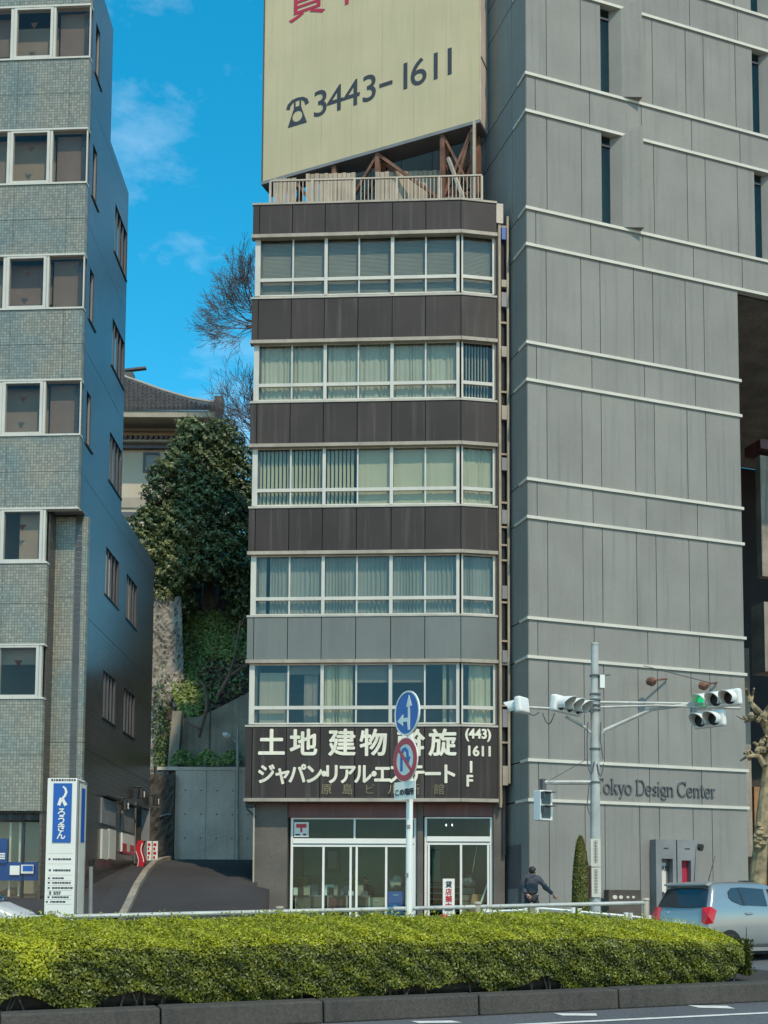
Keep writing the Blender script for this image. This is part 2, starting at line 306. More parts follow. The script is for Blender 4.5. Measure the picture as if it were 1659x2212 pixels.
# ================================================================== tile material of the left building
def tilemat():
    m = bpy.data.materials.new('mosaic_tile'); m.use_nodes = True; nt = m.node_tree; L = nt.links; b = nt.nodes['Principled BSDF']
    g = nt.nodes.new('ShaderNodeNewGeometry'); sx = nt.nodes.new('ShaderNodeSeparateXYZ'); cx = nt.nodes.new('ShaderNodeCombineXYZ')
    L.new(g.outputs['Position'], sx.inputs[0]); L.new(sx.outputs[0], cx.inputs[0]); L.new(sx.outputs[2], cx.inputs[1])
    br = nt.nodes.new('ShaderNodeTexBrick'); br.offset = 0.0; br.inputs['Scale'].default_value = 1.0; br.inputs['Brick Width'].default_value = 0.085; br.inputs['Row Height'].default_value = 0.085
    br.inputs['Mortar Size'].default_value = 0.0085; br.inputs['Mortar Smooth'].default_value = 0.2; br.inputs['Bias'].default_value = 0.0; br.inputs['Mortar'].default_value = (.12, .12, .10, 1)
    L.new(cx.outputs[0], br.inputs[0])
    n1 = nt.nodes.new('ShaderNodeTexNoise'); n1.inputs['Scale'].default_value = 0.75; n1.inputs['Detail'].default_value = 4; L.new(g.outputs['Position'], n1.inputs[0])
    r1 = nt.nodes.new('ShaderNodeValToRGB'); e = r1.color_ramp.elements; e[0].position = .30; e[0].color = (.21, .262, .225, 1); e[1].position = .72; e[1].color = (.37, .305, .205, 1)
    q = e.new(.5); q.color = (.30, .29, .215, 1); L.new(n1.outputs[0], r1.inputs[0])
    hv = nt.nodes.new('ShaderNodeMixRGB'); hv.blend_type = 'MULTIPLY'; hv.inputs[0].default_value = 1; hv.inputs['Color2'].default_value = (.62, .63, .66, 1); L.new(r1.outputs[0], hv.inputs['Color1'])
    L.new(r1.outputs[0], br.inputs['Color1']); L.new(hv.outputs[0], br.inputs['Color2']); L.new(br.outputs[0], b.inputs['Base Color']); b.inputs['Roughness'].default_value = .35
    bp = nt.nodes.new('ShaderNodeBump'); bp.invert = True; bp.inputs['Strength'].default_value = .5; bp.inputs['Distance'].default_value = .01; L.new(br.outputs['Fac'], bp.inputs['Height']); L.new(bp.outputs[0], b.inputs['Normal']); return m
M['mosaic'] = tilemat()
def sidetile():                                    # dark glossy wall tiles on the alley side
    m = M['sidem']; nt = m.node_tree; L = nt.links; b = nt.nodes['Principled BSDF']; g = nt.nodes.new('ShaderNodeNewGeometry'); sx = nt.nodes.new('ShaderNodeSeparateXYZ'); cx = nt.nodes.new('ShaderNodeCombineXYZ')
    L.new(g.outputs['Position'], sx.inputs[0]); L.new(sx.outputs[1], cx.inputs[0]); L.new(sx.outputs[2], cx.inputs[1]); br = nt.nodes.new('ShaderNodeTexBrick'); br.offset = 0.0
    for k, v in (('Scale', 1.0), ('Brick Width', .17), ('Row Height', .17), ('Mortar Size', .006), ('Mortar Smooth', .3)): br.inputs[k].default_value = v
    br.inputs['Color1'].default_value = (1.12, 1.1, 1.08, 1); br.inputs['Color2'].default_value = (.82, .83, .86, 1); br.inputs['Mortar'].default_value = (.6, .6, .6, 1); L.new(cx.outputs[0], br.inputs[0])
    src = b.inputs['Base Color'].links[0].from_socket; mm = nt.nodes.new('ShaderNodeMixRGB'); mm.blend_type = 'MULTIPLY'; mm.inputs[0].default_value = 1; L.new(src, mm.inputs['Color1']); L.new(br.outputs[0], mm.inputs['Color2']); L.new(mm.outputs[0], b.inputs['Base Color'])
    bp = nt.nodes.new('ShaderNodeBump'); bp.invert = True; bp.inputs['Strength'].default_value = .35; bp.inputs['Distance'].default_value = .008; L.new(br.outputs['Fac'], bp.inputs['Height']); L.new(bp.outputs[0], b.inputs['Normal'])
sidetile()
# ================================================================== GROUND
xs = [-260, -60, -20, 0, 20, 60, 260]; ys = [-140, -30, 0, 14, 28, 34, 60, 400]
gv = [(x, y, gz(y)) for y in ys for x in xs]; nx = len(xs)
gf = [(j * nx + i, j * nx + i + 1, (j + 1) * nx + i + 1, (j + 1) * nx + i) for j in range(len(ys) - 1) for i in range(nx - 1)]
tag(mobj('road', gv, gf, M['asph']), kind='structure')
# median frame: along the street, tilted with the ground
g0, g1 = ground(0, 2245), ground(1659, 2164)
mxv = (g1 - g0).normalized(); gn = Vector((0, -GS, 1)).normalized(); myv = gn.cross(mxv).normalized(); gn = mxv.cross(myv)
class MFr:
    def __init__(s, o, x, y, z):
        s.o = o; s.M = Matrix(((x.x, y.x, z.x, o.x), (x.y, y.y, z.y, o.y), (x.z, y.z, z.z, o.z), (0, 0, 0, 1))); s.I = s.M.inverted(); s.b = y; s.zz = z
    def px(s, u, v, y=0.0):                      # on the upright plane y
        d = ray(u, v); t = (s.o + s.b * y - CAM).dot(s.b) / d.dot(s.b); p = s.I @ (CAM + d * t); return p.x, p.z
    def flat(s, u, v, z=0.0):
        d = ray(u, v); t = (s.o + s.zz * z - CAM).dot(s.zz) / d.dot(s.zz); p = s.I @ (CAM + d * t); return p.x, p.y
    def w(s, x, y, z): return s.M @ Vector((x, y, z))
MED = MFr(g0, mxv, myv, gn)
STREET = math.degrees(math.atan2(mxv.y, mxv.x))
kh = MED.px(830, 2157)[1]
kx = [MED.px(u, 2170)[0] for u in (-350, 0, 348, 700, 1036, 1338, 1690)]
kx = [kx[0] - 4, kx[0] - 2] + kx + [kx[-1] + 1.3]
med = tag(mobj('median_bed', [MED.w(*p) for p in [(kx[0], .16, .02), (kx[-1], .16, .02), (kx[-1], 3.0, .02), (kx[0], 3.0, .02), (kx[0], .16, kh - .05), (kx[-1], .16, kh - .05), (kx[-1], 3.0, kh - .05), (kx[0], 3.0, kh - .05)]], CF, M['soil']), kind='structure')
ker = thing('median_kerb', 'long grimy concrete kerb of big stones under the clipped hedge', 'kerb', MED.w(kx[3], 0, 0), STREET)
for i in range(len(kx) - 1):
    b = MB(); x0, x1 = kx[i] + .008, kx[i + 1] - .008; j = random.uniform(-.006, .006)
    b.add([(x0, j, 0), (x1, j, 0), (x1, .30, 0), (x0, .30, 0), (x0, .02 + j, kh + j), (x1, .02 + j, kh + j), (x1, .30, kh + j), (x0, .30, kh + j)], CF)
    bevel(b.build('kerb_stone', M['kerb'], ker, MED.M), .02)
# painted marks
def road_mark(name, pts, label):
    o = mobj(name, [MED.w(*MED.flat(u, v, .006), .006) for u, v in pts], [tuple(range(len(pts)))], M['line']); return tag(o, kind='structure')
b = MB(); n = 24
xa, ya = MED.flat(1000, 2219, .006); xb, yb = MED.flat(1659, 2187.5, .006); dx, dy = (xb - xa) / n, (yb - ya) / n; vv = []
for i in range(-20, n + 16):
    vv += [(xa + dx * i, ya + dy * i + .052 + random.uniform(-.006, .006), .006), (xa + dx * i, ya + dy * i - .052 + random.uniform(-.006, .006), .006)]
tag(mobj('road_edge_line', [MED.w(*p) for p in vv], [(2 * i + 1, 2 * i + 3, 2 * i + 2, 2 * i) for i in range(n + 35)], M['line']), kind='structure')
road_mark('road_dash', [(888, 2205.5), (975, 2204.5), (999, 2208.5), (905, 2210)], '')
road_mark('road_dash', [(1196, 2188.5), (1288, 2189), (1290, 2194), (1215, 2193.5)], '')
road_mark('road_dash', [(1486, 2171.5), (1570, 2172.5), (1588, 2178.5), (1510, 2176.5)], '')
# far sidewalk along the buildings
sw0 = ground(-200, 1869 + 4237 / 27.0); 
fk = Fr((sw0.x, sw0.y), STREET)
sv = []
for x in (-40, 70):
    for y, z in ((0, .0), (0, .13), (11, .13)):
        p = fk.w(x, y, 0); sv.append((p.x, p.y, gz(p.y) + z))
tag(mobj('sidewalk', sv, [(0, 3, 4, 1), (1, 4, 5, 2)], M['pave']), kind='structure')
# ================================================================== CENTRAL BUILDING
pc = atY(770, 1985, 35.0); C = Fr((pc.x, pc.y), -2.9)
YB = -.12
cx_ = [C.x(u, 700, YB) for u in (542.6, 557.4, 629, 700.3, 773, 847, 919.3, 995.8)]
zc = lambda v, y=YB: C.z(772, v, y)
cent = thing('office_building', 'narrow seven storey office block with dark brown bands and white ribbon windows', 'building', C.w(cx_[3], 0, gz(35)), -2.9)
pe = C.w(cx_[7], YB, 0); C2 = Fr((pe.x, pe.y), 8.9)
cw2 = C2.x(1072.5, 700)
C2in = .12
bands = [(438, 502, 'dpan'), (642, 731, 'dpan'), (868, 956, 'dpan'), (1096, 1189, 'dpan'), (1332, 1424, 'lpan'), (1570, 1724, 'dpan')]
zbase = gz(35)
# core: floors, side walls, rear block, roof
xL, xR = cx_[0] + .12, C.x(1060, 700, 1.0)
box('rear_wall', M['room'], cent, C, xL, xR, 5.0, 12.5, zbase - .3, zc(440))
box('side_wall', M['brick'], cent, C, xL, xL + .2, .1, 5.0, zbase + 3.7, zc(440))
box('side_wall', M['brick'], cent, C, xR - .2, xR, 1.0, 5.0, zbase + 3.7, zc(440))
for v0, v1, k in bands:
    box('floor_slab', M['slab'], cent, C, xL + .2, xR - .2, .06, 5.0, zc(v1 + 8, 0), zc(v0 - 1, 0) - .02)
    zt, zb = zc(v0), zc(v1); mm = M[k]
    for i in range(7):
        g = .012
        box('panel', mm, cent, C, cx_[i] + g, cx_[i + 1] - g, YB, .03, zb, zt)
    box('panel', mm, cent, C2, .012, cw2 - .012, 0, .15, zb, zt)
    box('band_backing', M['joint'], cent, C, cx_[0] + .01, cx_[7], .032, .058, zb, zt)
    # trims: projecting lip under the band, thin cap above
    tb = zc(v1 + 7.5)
    box('lower_trim', M['dtrim'], cent, C, cx_[0] - .02, cx_[7] + .005, YB - .05, .05, tb, zb - .004)
    box('lower_trim', M['dtrim'], cent, C2, .006, cw2 + .03, -.05, .17, tb, zb - .004)
    tt = zc(v0 - 4.5)
    m2 = M['dtrim'] if v0 == 438 else M['sillm']
    box('sill', m2, cent, C, cx_[0] - .01, cx_[7] + .003, YB - .025, .05, zt + .004, tt)
    box('sill', m2, cent, C2, .004, cw2 + .02, -.025, .17, zt + .004, tt)
# concrete return at the top right corner and the side strip behind the pipes
box('corner_block', M['rwall'], cent, C2, cw2 + .01, cw2 + .24, .02, .5, zc(478), zc(436))
box('corner_strip', M['brick'], cent, C2, cw2 + .015, cw2 + .20, .12, .6, zc(1735), zc(480))
# windows ------------------------------------------------------------
wx = [C.x(u, 760, 0) for u in (549, 561, 631, 702.5, 774.5, 847, 919.5, 992.5)]
wrows = [(510, 636, 601), (740, 863, 829), (965, 1091, 1057), (1198, 1328, 1292), (1433, 1564, 1528)]
b2w = C2.x(1068, 700, C2in)
def winframe(fr, x0, x1, xm, z0, z1, zt_, lpost, rpost, y0=0.0):
    b = MB(); t = .05
    b.box(x0, x0 + lpost, y0 - .03, y0 + .07, z0, z1); b.box(x1 - rpost, x1, y0 - .03, y0 + .07, z0, z1)
    b.box(x0 + lpost, x1 - rpost, y0, y0 + .06, z0, z0 + .045); b.box(x0 + lpost, x1 - rpost, y0, y0 + .06, z1 - .05, z1)
    b.box(x0 + lpost, x1 - rpost, y0 - .02, y0 + .06, zt_ - .06, zt_ + .05)
    if xm is not None:
        b.box(xm - .025, xm + .025, y0 - .005, y0 + .055, z0 + .045, zt_ - .06); b.box(xm - .025, xm + .025, y0 - .005, y0 + .055, zt_ + .05, z1 - .05)
    return b.build('window', M['white'], cent, fr.M)
def panes(w, fr, xs_, zs_, y, m):
    for i in range(len(xs_) - 1):
        for k in range(len(zs_) - 1): box('pane', m, w, fr, xs_[i] + .02, xs_[i + 1] - .02, y, y + .008, zs_[k] + .02, zs_[k + 1] - .02)
def curtain(w, fr, x0, x1, z0, z1, y, m, folds=9, amp=.03, name='curtain'):
    n = folds * 6; vs = []; ph = random.random() * 6
    for i in range(n + 1):
        t = i / n; x = x0 + (x1 - x0) * t; a = amp * (.7 + .5 * math.sin(ph + t * 11)); dy = a * math.sin(2 * math.pi * folds * t + 1.9 * math.sin(t * 5.3 + ph) + 1.1 * math.sin(t * 14.7 + 2 * ph)); vs += [(x, y + dy, z0), (x, y + dy * .8, z1)]
    return mobj(name, vs, [(2 * i, 2 * i + 2, 2 * i + 3, 2 * i + 1) for i in range(n)], m, w, fr.M)
def vblind(w, fr, x0, x1, z0, z1, y, m, pitch=.13, ang=38, width=.105):
    b = MB(); n = int((x1 - x0) / pitch); c, s = math.cos(R_(ang)), math.sin(R_(ang))
    for i in range(n):
        x = x0 + pitch * (i + .5); h = width / 2; q = random.uniform(-.06, .06)
        b.add([(x - h * c, y - h * s - q * .1, z0), (x + h * c, y + h * s, z0), (x + h * c, y + h * s, z1), (x - h * c, y - h * s, z1)], [(0, 1, 2, 3)])
    return b.build('vertical_blind', m, w, fr.M)
def hblind(w, fr, x0, x1, z0, z1, y, m, pitch=.045):
    b = MB(); n = int((z1 - z0) / pitch)
    for i in range(n):
        z = z1 - pitch * (i + 1); b.add([(x0, y - .004, z), (x1, y - .004, z), (x1, y + .006, z + pitch * .98), (x0, y + .006, z + pitch * .98)], [(0, 1, 2, 3)])
    return b.build('venetian_blind', m, w, fr.M)
for r, (v0, v1, vt) in enumerate(wrows):
    z1, z0, zt_ = zc(v0, 0), zc(v1, 0), zc(vt, 0)
    bays = [(0, 3, .17, .05), (3, 5, .055, .055), (5, 7, .055, .10)]
    for k, (a, e, lp, rp) in enumerate(bays):
        if k == 0: x0, xm, x1 = wx[0], wx[2], wx[3]
        else: x0, xm, x1 = wx[a], wx[a + 1], wx[e]
        w = winframe(C, x0, x1, xm, z0, z1, zt_, lp, rp)
        panes(w, C, [x0 + lp - .02, xm, x1 - rp + .02], [z0 + .02, zt_, z1 - .02], .03, M['glass'])
        xa, xb = x0 + lp + .01, x1 - rp - .01
        if r == 0: hblind(w, C, xa, xb, z0, z1, .16, M['blind'])
        elif r == 1: curtain(w, C, xa, xm, z0, z1, .17, M['curt'], 8, .025); curtain(w, C, xm, xb, z0, z1, .17, M['curt'], 7, .03)
        elif r == 2:
            if k == 0: vblind(w, C, xa, xb, z0, z1, .17, M['curt2'])
            elif k == 1: vblind(w, C, xa, xm, z0, z1, .17, M['curt2']); curtain(w, C, xm + .02, xb, z0, z1, .17, M['curt2'], 3, .008)
            else: curtain(w, C, xa, xb, z0, z1, .17, M['curt2'], 5, .01)
        elif r == 3:
            if k == 0: curtain(w, C, xa, xa + .3, z0, z1, .17, M['curt3'], 3, .02); curtain(w, C, xa + .42, xb, z0, z1, .17, M['curt3'], 14, .03)
            else: curtain(w, C, xa, xb, z0, z1, .17, M['curt3'], 17, .032)
        else:
            if k == 0:
                curtain(w, C, xa + .12, xm, z0, z1 - .25, .20, M['tan'], 2, .006); curtain(w, C, xb - .55, xb - .1, z0, z1, .25, M['brnbl'], 3, .02)
                hblind(w, C, xm, xb, z1 - .35, z1, .18, M['brnbl'])
            elif k == 1:
                curtain(w, C, xa, xm - .12, z0, z1, .17, M['curt2'], 7, .05); hblind(w, C, xm, xb, z1 - .62, z1, .18, M['brnbl'])
            else:
                hblind(w, C, xa, xm, z1 - .62, z1, .18, M['brnbl']); curtain(w, C, xb - .42, xb - .3, z0, z1, .17, M['curt2'], 2, .03); curtain(w, C, xb - .22, xb, z0, z1, .19, M['brnbl'], 2, .03)
    w = winframe(C2, .04, b2w, None, z0, z1, zt_, .05, .07, C2in)
    panes(w, C2, [.06, b2w - .05], [z0 + .02, zt_, z1 - .02], C2in + .03, M['glass'])
    if r == 0: hblind(w, C2, .09, b2w - .07, z0, z1, C2in + .16, M['blind'])
    elif r == 1: vblind(w, C2, .09, b2w - .07, z0, z1, C2in + .16, M['curt'], .10, 45, .075)
    elif r == 2: curtain(w, C2, .09, b2w - .07, z0, z1, C2in + .16, M['curt2'], 7, .02)
    elif r == 3: curtain(w, C2, .09, b2w - .07, z0, z1, C2in + .16, M['curt3'], 9, .03)
    else: curtain(w, C2, .32, b2w - .12, z0, z1, C2in + .16, M['curt2'], 5, .05)
    box('window_jamb', M['steel'], cent, C2, b2w + .005, cw2 - .01, .03, .3, z0, z1)
# sign lettering on the lowest band ------------------------------------
def sgn(s, u, v, h, m=M['lett'], bold=.018, sx=1.0, fr=C, y=YB - .004, name='lettering'):
    x, z = fr.px(u, v, YB if fr is C else 0.0); return text(name, s, m, cent, fr, x, y, z, h, bold, .012, 'LEFT', sx)
for ch, u in (('土', 556), ('地', 625), ('建', 708), ('物', 776), ('斡', 857), ('旋', 925)): sgn(ch, u, 1627, .90, bold=.022)
for ch, u in (('ジ', 555), ('ャ', 590), ('パ', 622), ('ン', 658), ('・', 680), ('リ', 697), ('ア', 730), ('ル', 764), ('・', 788), ('エ', 806), ('ス', 838), ('テ', 879), ('ー', 915), ('ト', 948)):
    sgn(ch, u, 1689, .68, bold=.02, sx=.86)
for ch, u in zip('原島ビル新館', (693, 738, 786, 836, 883, 936)): sgn(ch, u, 1714, .36, M['gold'], .004)
for s, u, v, h in (('(443)', 1004, 1594, .42), ('1611', 1006, 1632, .44), ('1', 1009, 1668, .50), ('F', 1006, 1698, .50)):
    x, z = C2.px(u, v); text('lettering', s, M['lett'], cent, C2, x, -.004, z, h, .016, .012, 'LEFT', 1.0 if len(s) < 5 else .95)
# ground floor ----------------------------------------------------------
GY = .50
gx = lambda u, v=1850, y=GY: C.x(u, v, y)
gzv = lambda v, y=GY: C.z(772, v, y)
zg = gz(35) - .25
box('soffit', M['slab'], cent, C, cx_[0] + .02, xR, .06, 3.0, gzv(1731), gzv(1728))
box('pier', M['brick'], cent, C, gx(551), gx(621), GY - .12, 4.9, zg, gzv(1731) - .01)
box('pier', M['brick'], cent, C, gx(901.5), gx(914), GY - .05, GY + .5, zg, gzv(1731) - .01)
box('pier', M['brick'], cent, C, gx(1066), gx(1090), GY - .05, 4.9, zg, gzv(1731) - .01)
box('fascia', M['maroon'], cent, C, gx(621) + .005, gx(901.5) - .005, GY, GY + .25, gzv(1766), gzv(1731) - .02)
box('fascia', M['maroon'], cent, C, gx(914) + .005, gx(1066) - .005, GY, GY + .25, gzv(1763), gzv(1731) - .02)
def shopfront(us, vt0, vt1, vb, mull, dbl=()):
    b = MB(); x0, x1 = gx(us[0]), gx(us[1]); y0, y1 = GY + .08, GY + .16; t = .075
    b.box(x0, x0 + t, y0, y1, zg, gzv(vt0)); b.box(x1 - t, x1, y0, y1, zg, gzv(vt0)); b.box(x0 + t, x1 - t, y0 + .003, y1 - .003, gzv(vt0) - .05, gzv(vt0) - .003)
    b.box(x0 + t, x1 - t, y0 - .03, y1 - .003, gzv(vt1 + 11), gzv(vt1)); b.box(x0 + t, x1 - t, y0 + .004, y1, gzv(vt1 + 18), gzv(vt1 + 13)); b.box(x0 + t, x1 - t, y0 + .004, y1, zg, zg + .12)
    for u in mull: b.box(gx(u) - .035, gx(u) + .035, y0 + .01, y1, zg + .12, gzv(vt1 + 18))
    for u in dbl: b.box(gx(u) - .03, gx(u) + .03, y0 + .01, y1, gzv(vt1) + .003, gzv(vt0) - .05)
    w = b.build('shopfront', M['white2'], cent, C.M)
    e = [us[0]] + list(mull) + [us[1]]
    for i in range(len(e) - 1): box('door_pane', M['gglass'], w, C, gx(e[i]) + .04, gx(e[i + 1]) - .04, y0 + .045, y0 + .055, zg + .12, gzv(vt1 + 18))
    e = [us[0]] + list(dbl) + [us[1]]
    for i in range(len(e) - 1): box('transom_pane', M['gglass'], w, C, gx(e[i]) + .05, gx(e[i + 1]) - .04, y0 + .045, y0 + .055, gzv(vt1) + .01, gzv(vt0) - .05)
    return w
sf1 = shopfront((627, 899), 1766, 1811, 1985, (698, 757, 770, 834, 893), (765,))
sf2 = shopfront((917, 1064), 1764, 1806, 1985, (926, 996, 1055), ())
box('inner_wall', M['roomg'], cent, C, gx(621) + .01, gx(1066) - .01, 4.75, 4.98, zg, gzv(1731) - .01)
box('inner_wall', M['room'], cent, C, gx(905), gx(910), GY + .55, 4.7, zg, gzv(1731) - .01)
box('shop_floor', M['pave'], cent, C, gx(621) + .01, gx(1066) - .01, GY + .2, 4.7, zg - .05, zg + .02)
for q in range(4): box('ceiling_lamp_or_fill', M['office_fill'], cent, C, gx(645 + q * 110), gx(700 + q * 110), 2.2, 2.34, gzv(1733), gzv(1732))  # glowing strips added out of sight above the glass to brighten the office
for u in (963, 976): box('ceiling_lamp_or_fill', M['tube'], cent, C, C.x(u, 1780, 1.5), C.x(u + 2, 1780, 1.5), 1.5, 1.58, C.z(u, 1784, 1.5), C.z(u, 1780, 1.5))
# pipe and cable rack on the right edge
X2 = lambda u, v=1000: C2.x(u, v, .1)
b = MB(); zt_, zb_ = zc(468), zc(1742)
b.box(X2(1077), X2(1082), .06, .16, zb_, zt_); b.box(X2(1095), X2(1099.5), .04, .14, zc(1690), zt_ + .12)
rk = b.build('cable_rack', M['steel'], cent, C2.M)
b = MB()
for i, v in enumerate((482, 640, 690, 744, 840, 880, 975, 1080, 1133, 1172, 1205, 1296, 1380, 1430, 1520, 1600, 1662)):
    b.box(X2(1082) + .004, X2(1095) - .004, .07, .13, zc(v + 3), zc(v - 1))
b.build('rack_rung', M['steel'], rk, C2.M)
for v0, v1 in ((600, 615), (627, 658), (744, 766), (872, 902), (985, 1012), (1098, 1128), (1262, 1290), (1402, 1428), (1530, 1568), (1652, 1694)):
    box('junction_box', M['mgrey'] if v0 % 4 else M['dtrim'], rk, C2, X2(1083), X2(1094), .02, .16, zc(v1), zc(v0))
box('meter_box', M['blue'], rk, C2, X2(1084), X2(1093), .03, .16, zc(512), zc(486))
tb = MB().tube([(X2(1071.5), .05, zb_), (X2(1071.5), .05, zc(480))], .035, 6).tube([(X2(1088.5), .19, zb_ - 1.5), (X2(1088.5), .19, zc(500))], .05, 6)
tb.build('drain_pipe', M['dark'], cent, C2.M)
tb = MB().tube([(C.x(548.5, 1850, .2), .2, zg), (C.x(548.5, 1740, .2), .2, gzv(1740))], .03, 6); tb.build('drain_pipe', M['rail'], cent, C.M)
b = MB().box(C.x(530, 1745, .1), C.x(549, 1745, .1), .1, .4, gzv(1746), gzv(1733)).bar((C.x(532, 1750, .1), .2, gzv(1748)), (C.x(550, 1765, .1), .3, gzv(1768)), .06)
b.build('bracket', M['dark'], cent, C.M)
# roof railing and its posts
ry = .15; zr0, zr1 = zc(434), C.z(772, 392, ry)
b = MB(); xa, xb = C.x(584, 410, ry), C.x(1041, 410, ry); zr1 = C.z(584, 390, ry)
b.box(xa, xb, ry - .03, ry + .03, zr1 - .05, zr1); b.box(xa, xb, ry - .02, ry + .02, zr0 + .12, zr0 + .15)
rr = b.build('roof_railing', M['rail'], cent, C.M); b = MB()
for i in range(6): x = xa + (xb - xa) * i / 5; box('rail_post', M['rail'], rr, C, x - .035, x + .035, ry - .035, ry + .035, zr0, zr1 - .052)
b = MB(); n = 58
for i in range(1, n):
    if i % 12: x = xa + (xb - xa) * i / n; b.box(x - .012, x + .012, ry - .012, ry + .012, zr0 + .152, zr1 - .052)
tag(b.build('baluster', M['rail'], rr, C.M), kind='stuff')
box('roof_deck', M['slab'], cent, C, xL, xR, .1, 12.4, zc(440) + .003, zc(440) + .05)
ZROOF = zc(440) + .05
# roof plant: corrugated screen + air conditioners behind the railing
scn = thing('roof_screen', 'beige corrugated metal screen standing behind the roof railing', 'screen', C.w(C.x(700, 410, 2.4), 2.4, ZROOF), -2.9)
for k, (u0, u1) in enumerate(((590, 640), (660, 768), (810, 955))):
    x0, x1 = C.x(u0, 410, 2.4), C.x(u1, 410, 2.4); n = max(4, int((x1 - x0) / .16)); zt2 = C.z(700, 382 - 8 * (k > 0), 2.4)
    for i in range(n):
        a = x0 + (x1 - x0) * i / n; box('panel', M['steel'], scn, C, a + .008, a + (x1 - x0) / n - .008, 2.4 + .03 * (i % 2), 2.46 + .03 * (i % 2), ZROOF, zt2)
def acunit(u0, u1, v0, lab):
    x0, x1 = C.x(u0, 400, 3.2), C.x(u1, 400, 3.2); t = thing('air_conditioner', lab, 'air conditioner', C.w((x0 + x1) / 2, 3.2, ZROOF), -2.9, 'rooftop air conditioners'); zt2 = C.z(u0, v0, 3.2)
    bevel(box('housing', M['mgrey'], t, C, x0, x1, 3.2, 4.0, ZROOF, zt2), .02); box('grille', M['dark'], t, C, x0 + .08, x1 - .08, 3.17, 3.2, ZROOF + .15, zt2 - .15)
acunit(690, 760, 376, 'grey rooftop air conditioner below the middle of the big signboard')
acunit(838, 910, 374, 'grey rooftop air conditioner right of centre below the big signboard')
# ================================================================== ROOFTOP BILLBOARD
pb = atY(1035, 258, 35.9); B = Fr((pb.x, pb.y), -23.3)
xl = B.x(569, 300); zbb = (B.z(1035, 262) + B.z(569, 404)) / 2; ztop = zbb + 11.5
bill = thing('rooftop_billboard', 'huge cream rooftop billboard with a black telephone number on a rusty frame', 'billboard', B.w(xl / 2, .5, ZROOF), -23.3)
TH = .78
for k in range(1, 7): box('sheet_seam', M['dtrim'], bill, B, xl * k / 7 - .004, xl * k / 7 + .004, -.0025, -.0005, zbb + .14, zbb + 11)
box('sign_face', M['cream'], bill, B, xl, 0, 0, .06, zbb + .12, ztop)
box('sign_back', M['mgrey'], bill, B, xl + .02, -.02, TH - .06, TH, zbb + .12, ztop)
box('end_panel', M['rwall'], bill, B, .004, .05, .03, TH - .02, zbb + .1, ztop); box('end_panel', M['dgrey'], bill, B, xl - .06, xl - .004, -.02, TH, zbb + .02, ztop)
for k in range(4): box('end_batten', M['dtrim'], bill, B, .052, .075, .03, TH - .02, zbb + 2.9 * k + 2.4, zbb + 2.9 * k + 2.45)
box('bottom_edge', M['mgrey'], bill, B, xl - .04, .05, -.05, .12, zbb, zbb + .116); box('bottom_tray', M['mgrey'], bill, B, xl, .03, .125, TH, zbb + .04, zbb + .116)
def bx(u, v): return B.px(u, v)
x, z = bx(676, 254); x2, z2 = bx(985, 165)
def bt(s, u0, u1, v, h, m=M['ink'], bold=.0, ):
    x0, z0 = bx(u0, v); return text('lettering', s, m, bill, B, x0, -.006, z0, h, bold, .004)
hh = bx(676, 198)[1] - bx(676, 254)[1]
for ch, u, v in (('3', 674, 255), ('4', 706, 246), ('4', 741, 235), ('3', 779, 223), ('1', 856, 198), ('6', 884, 189), ('1', 921, 177), ('1', 951, 167)): bt(ch, u, 0, v, hh * 1.40, bold=.004)
xa, za = bx(820, 186); xb, zb = bx(848, 177)
MB().bar((xa, -.012, za), (xb, -.012, (za + zb) / 2 + (zb - za) / 2), .02, .12).build('lettering', M['ink'], bill, B.M)
# telephone pictogram
u0, v0 = 621, 276; px0, pz0 = bx(621, 277); pw = bx(664, 262)[0] - px0; ph = bx(640, 212)[1] - bx(640, 268)[1]
pt_ = lambda a, c: (px0 + a * pw, pz0 + c * ph)
b = MB(); b.ribbon([pt_(.02, .70), pt_(.08, .86), pt_(.25, .97), pt_(.5, 1.0), pt_(.75, .97), pt_(.92, .86), pt_(.98, .70)], [.16, .15, .12, .12, .12, .15, .16], -.010, -.003)
for q in (.36, .64): b.ribbon([pt_(q, .90), pt_(q, .66)], .07, -.011, -.0035)
n = 20; c0 = pt_(.5, .34); ro = .25 * pw
body = [pt_(.02, 0), pt_(.98, 0), pt_(.66, .72), pt_(.34, .72)]
def onpoly(a):                                     # ray from dial centre to the body outline
    best = 9
    for i in range(4):
        p, q = body[i], body[(i + 1) % 4]; ex, ez = q[0] - p[0], q[1] - p[1]; d = math.cos(a) * ez - math.sin(a) * ex
        if abs(d) < 1e-9: continue
        t = ((p[0] - c0[0]) * ez - (p[1] - c0[1]) * ex) / d; s_ = ((p[0] - c0[0]) * math.sin(a) - (p[1] - c0[1]) * math.cos(a)) / d
        if t > 0 and -.001 <= s_ <= 1.001: best = min(best, t)
    return best
an = sorted([2 * math.pi * k / 28 for k in range(28)] + [math.atan2(p[1] - c0[1], p[0] - c0[0]) % (2 * math.pi) for p in body])
for k in range(len(an)):
    a, e = an[k], an[(k + 1) % len(an)]; ra, re = onpoly(a), onpoly(e)
    b.prism([(c0[0] + ro * math.cos(a), c0[1] + ro * math.sin(a)), (c0[0] + ra * math.cos(a), c0[1] + ra * math.sin(a)), (c0[0] + re * math.cos(e), c0[1] + re * math.sin(e)), (c0[0] + ro * math.cos(e), c0[1] + ro * math.sin(e))], -.010, -.003)
b.build('telephone_pictogram', M['ink'], bill, B.M)
bt('買', 621, 0, 45, 1.62, M['red'], .012); bt('中', 706, 0, 17, 1.62, M['red'], .012)
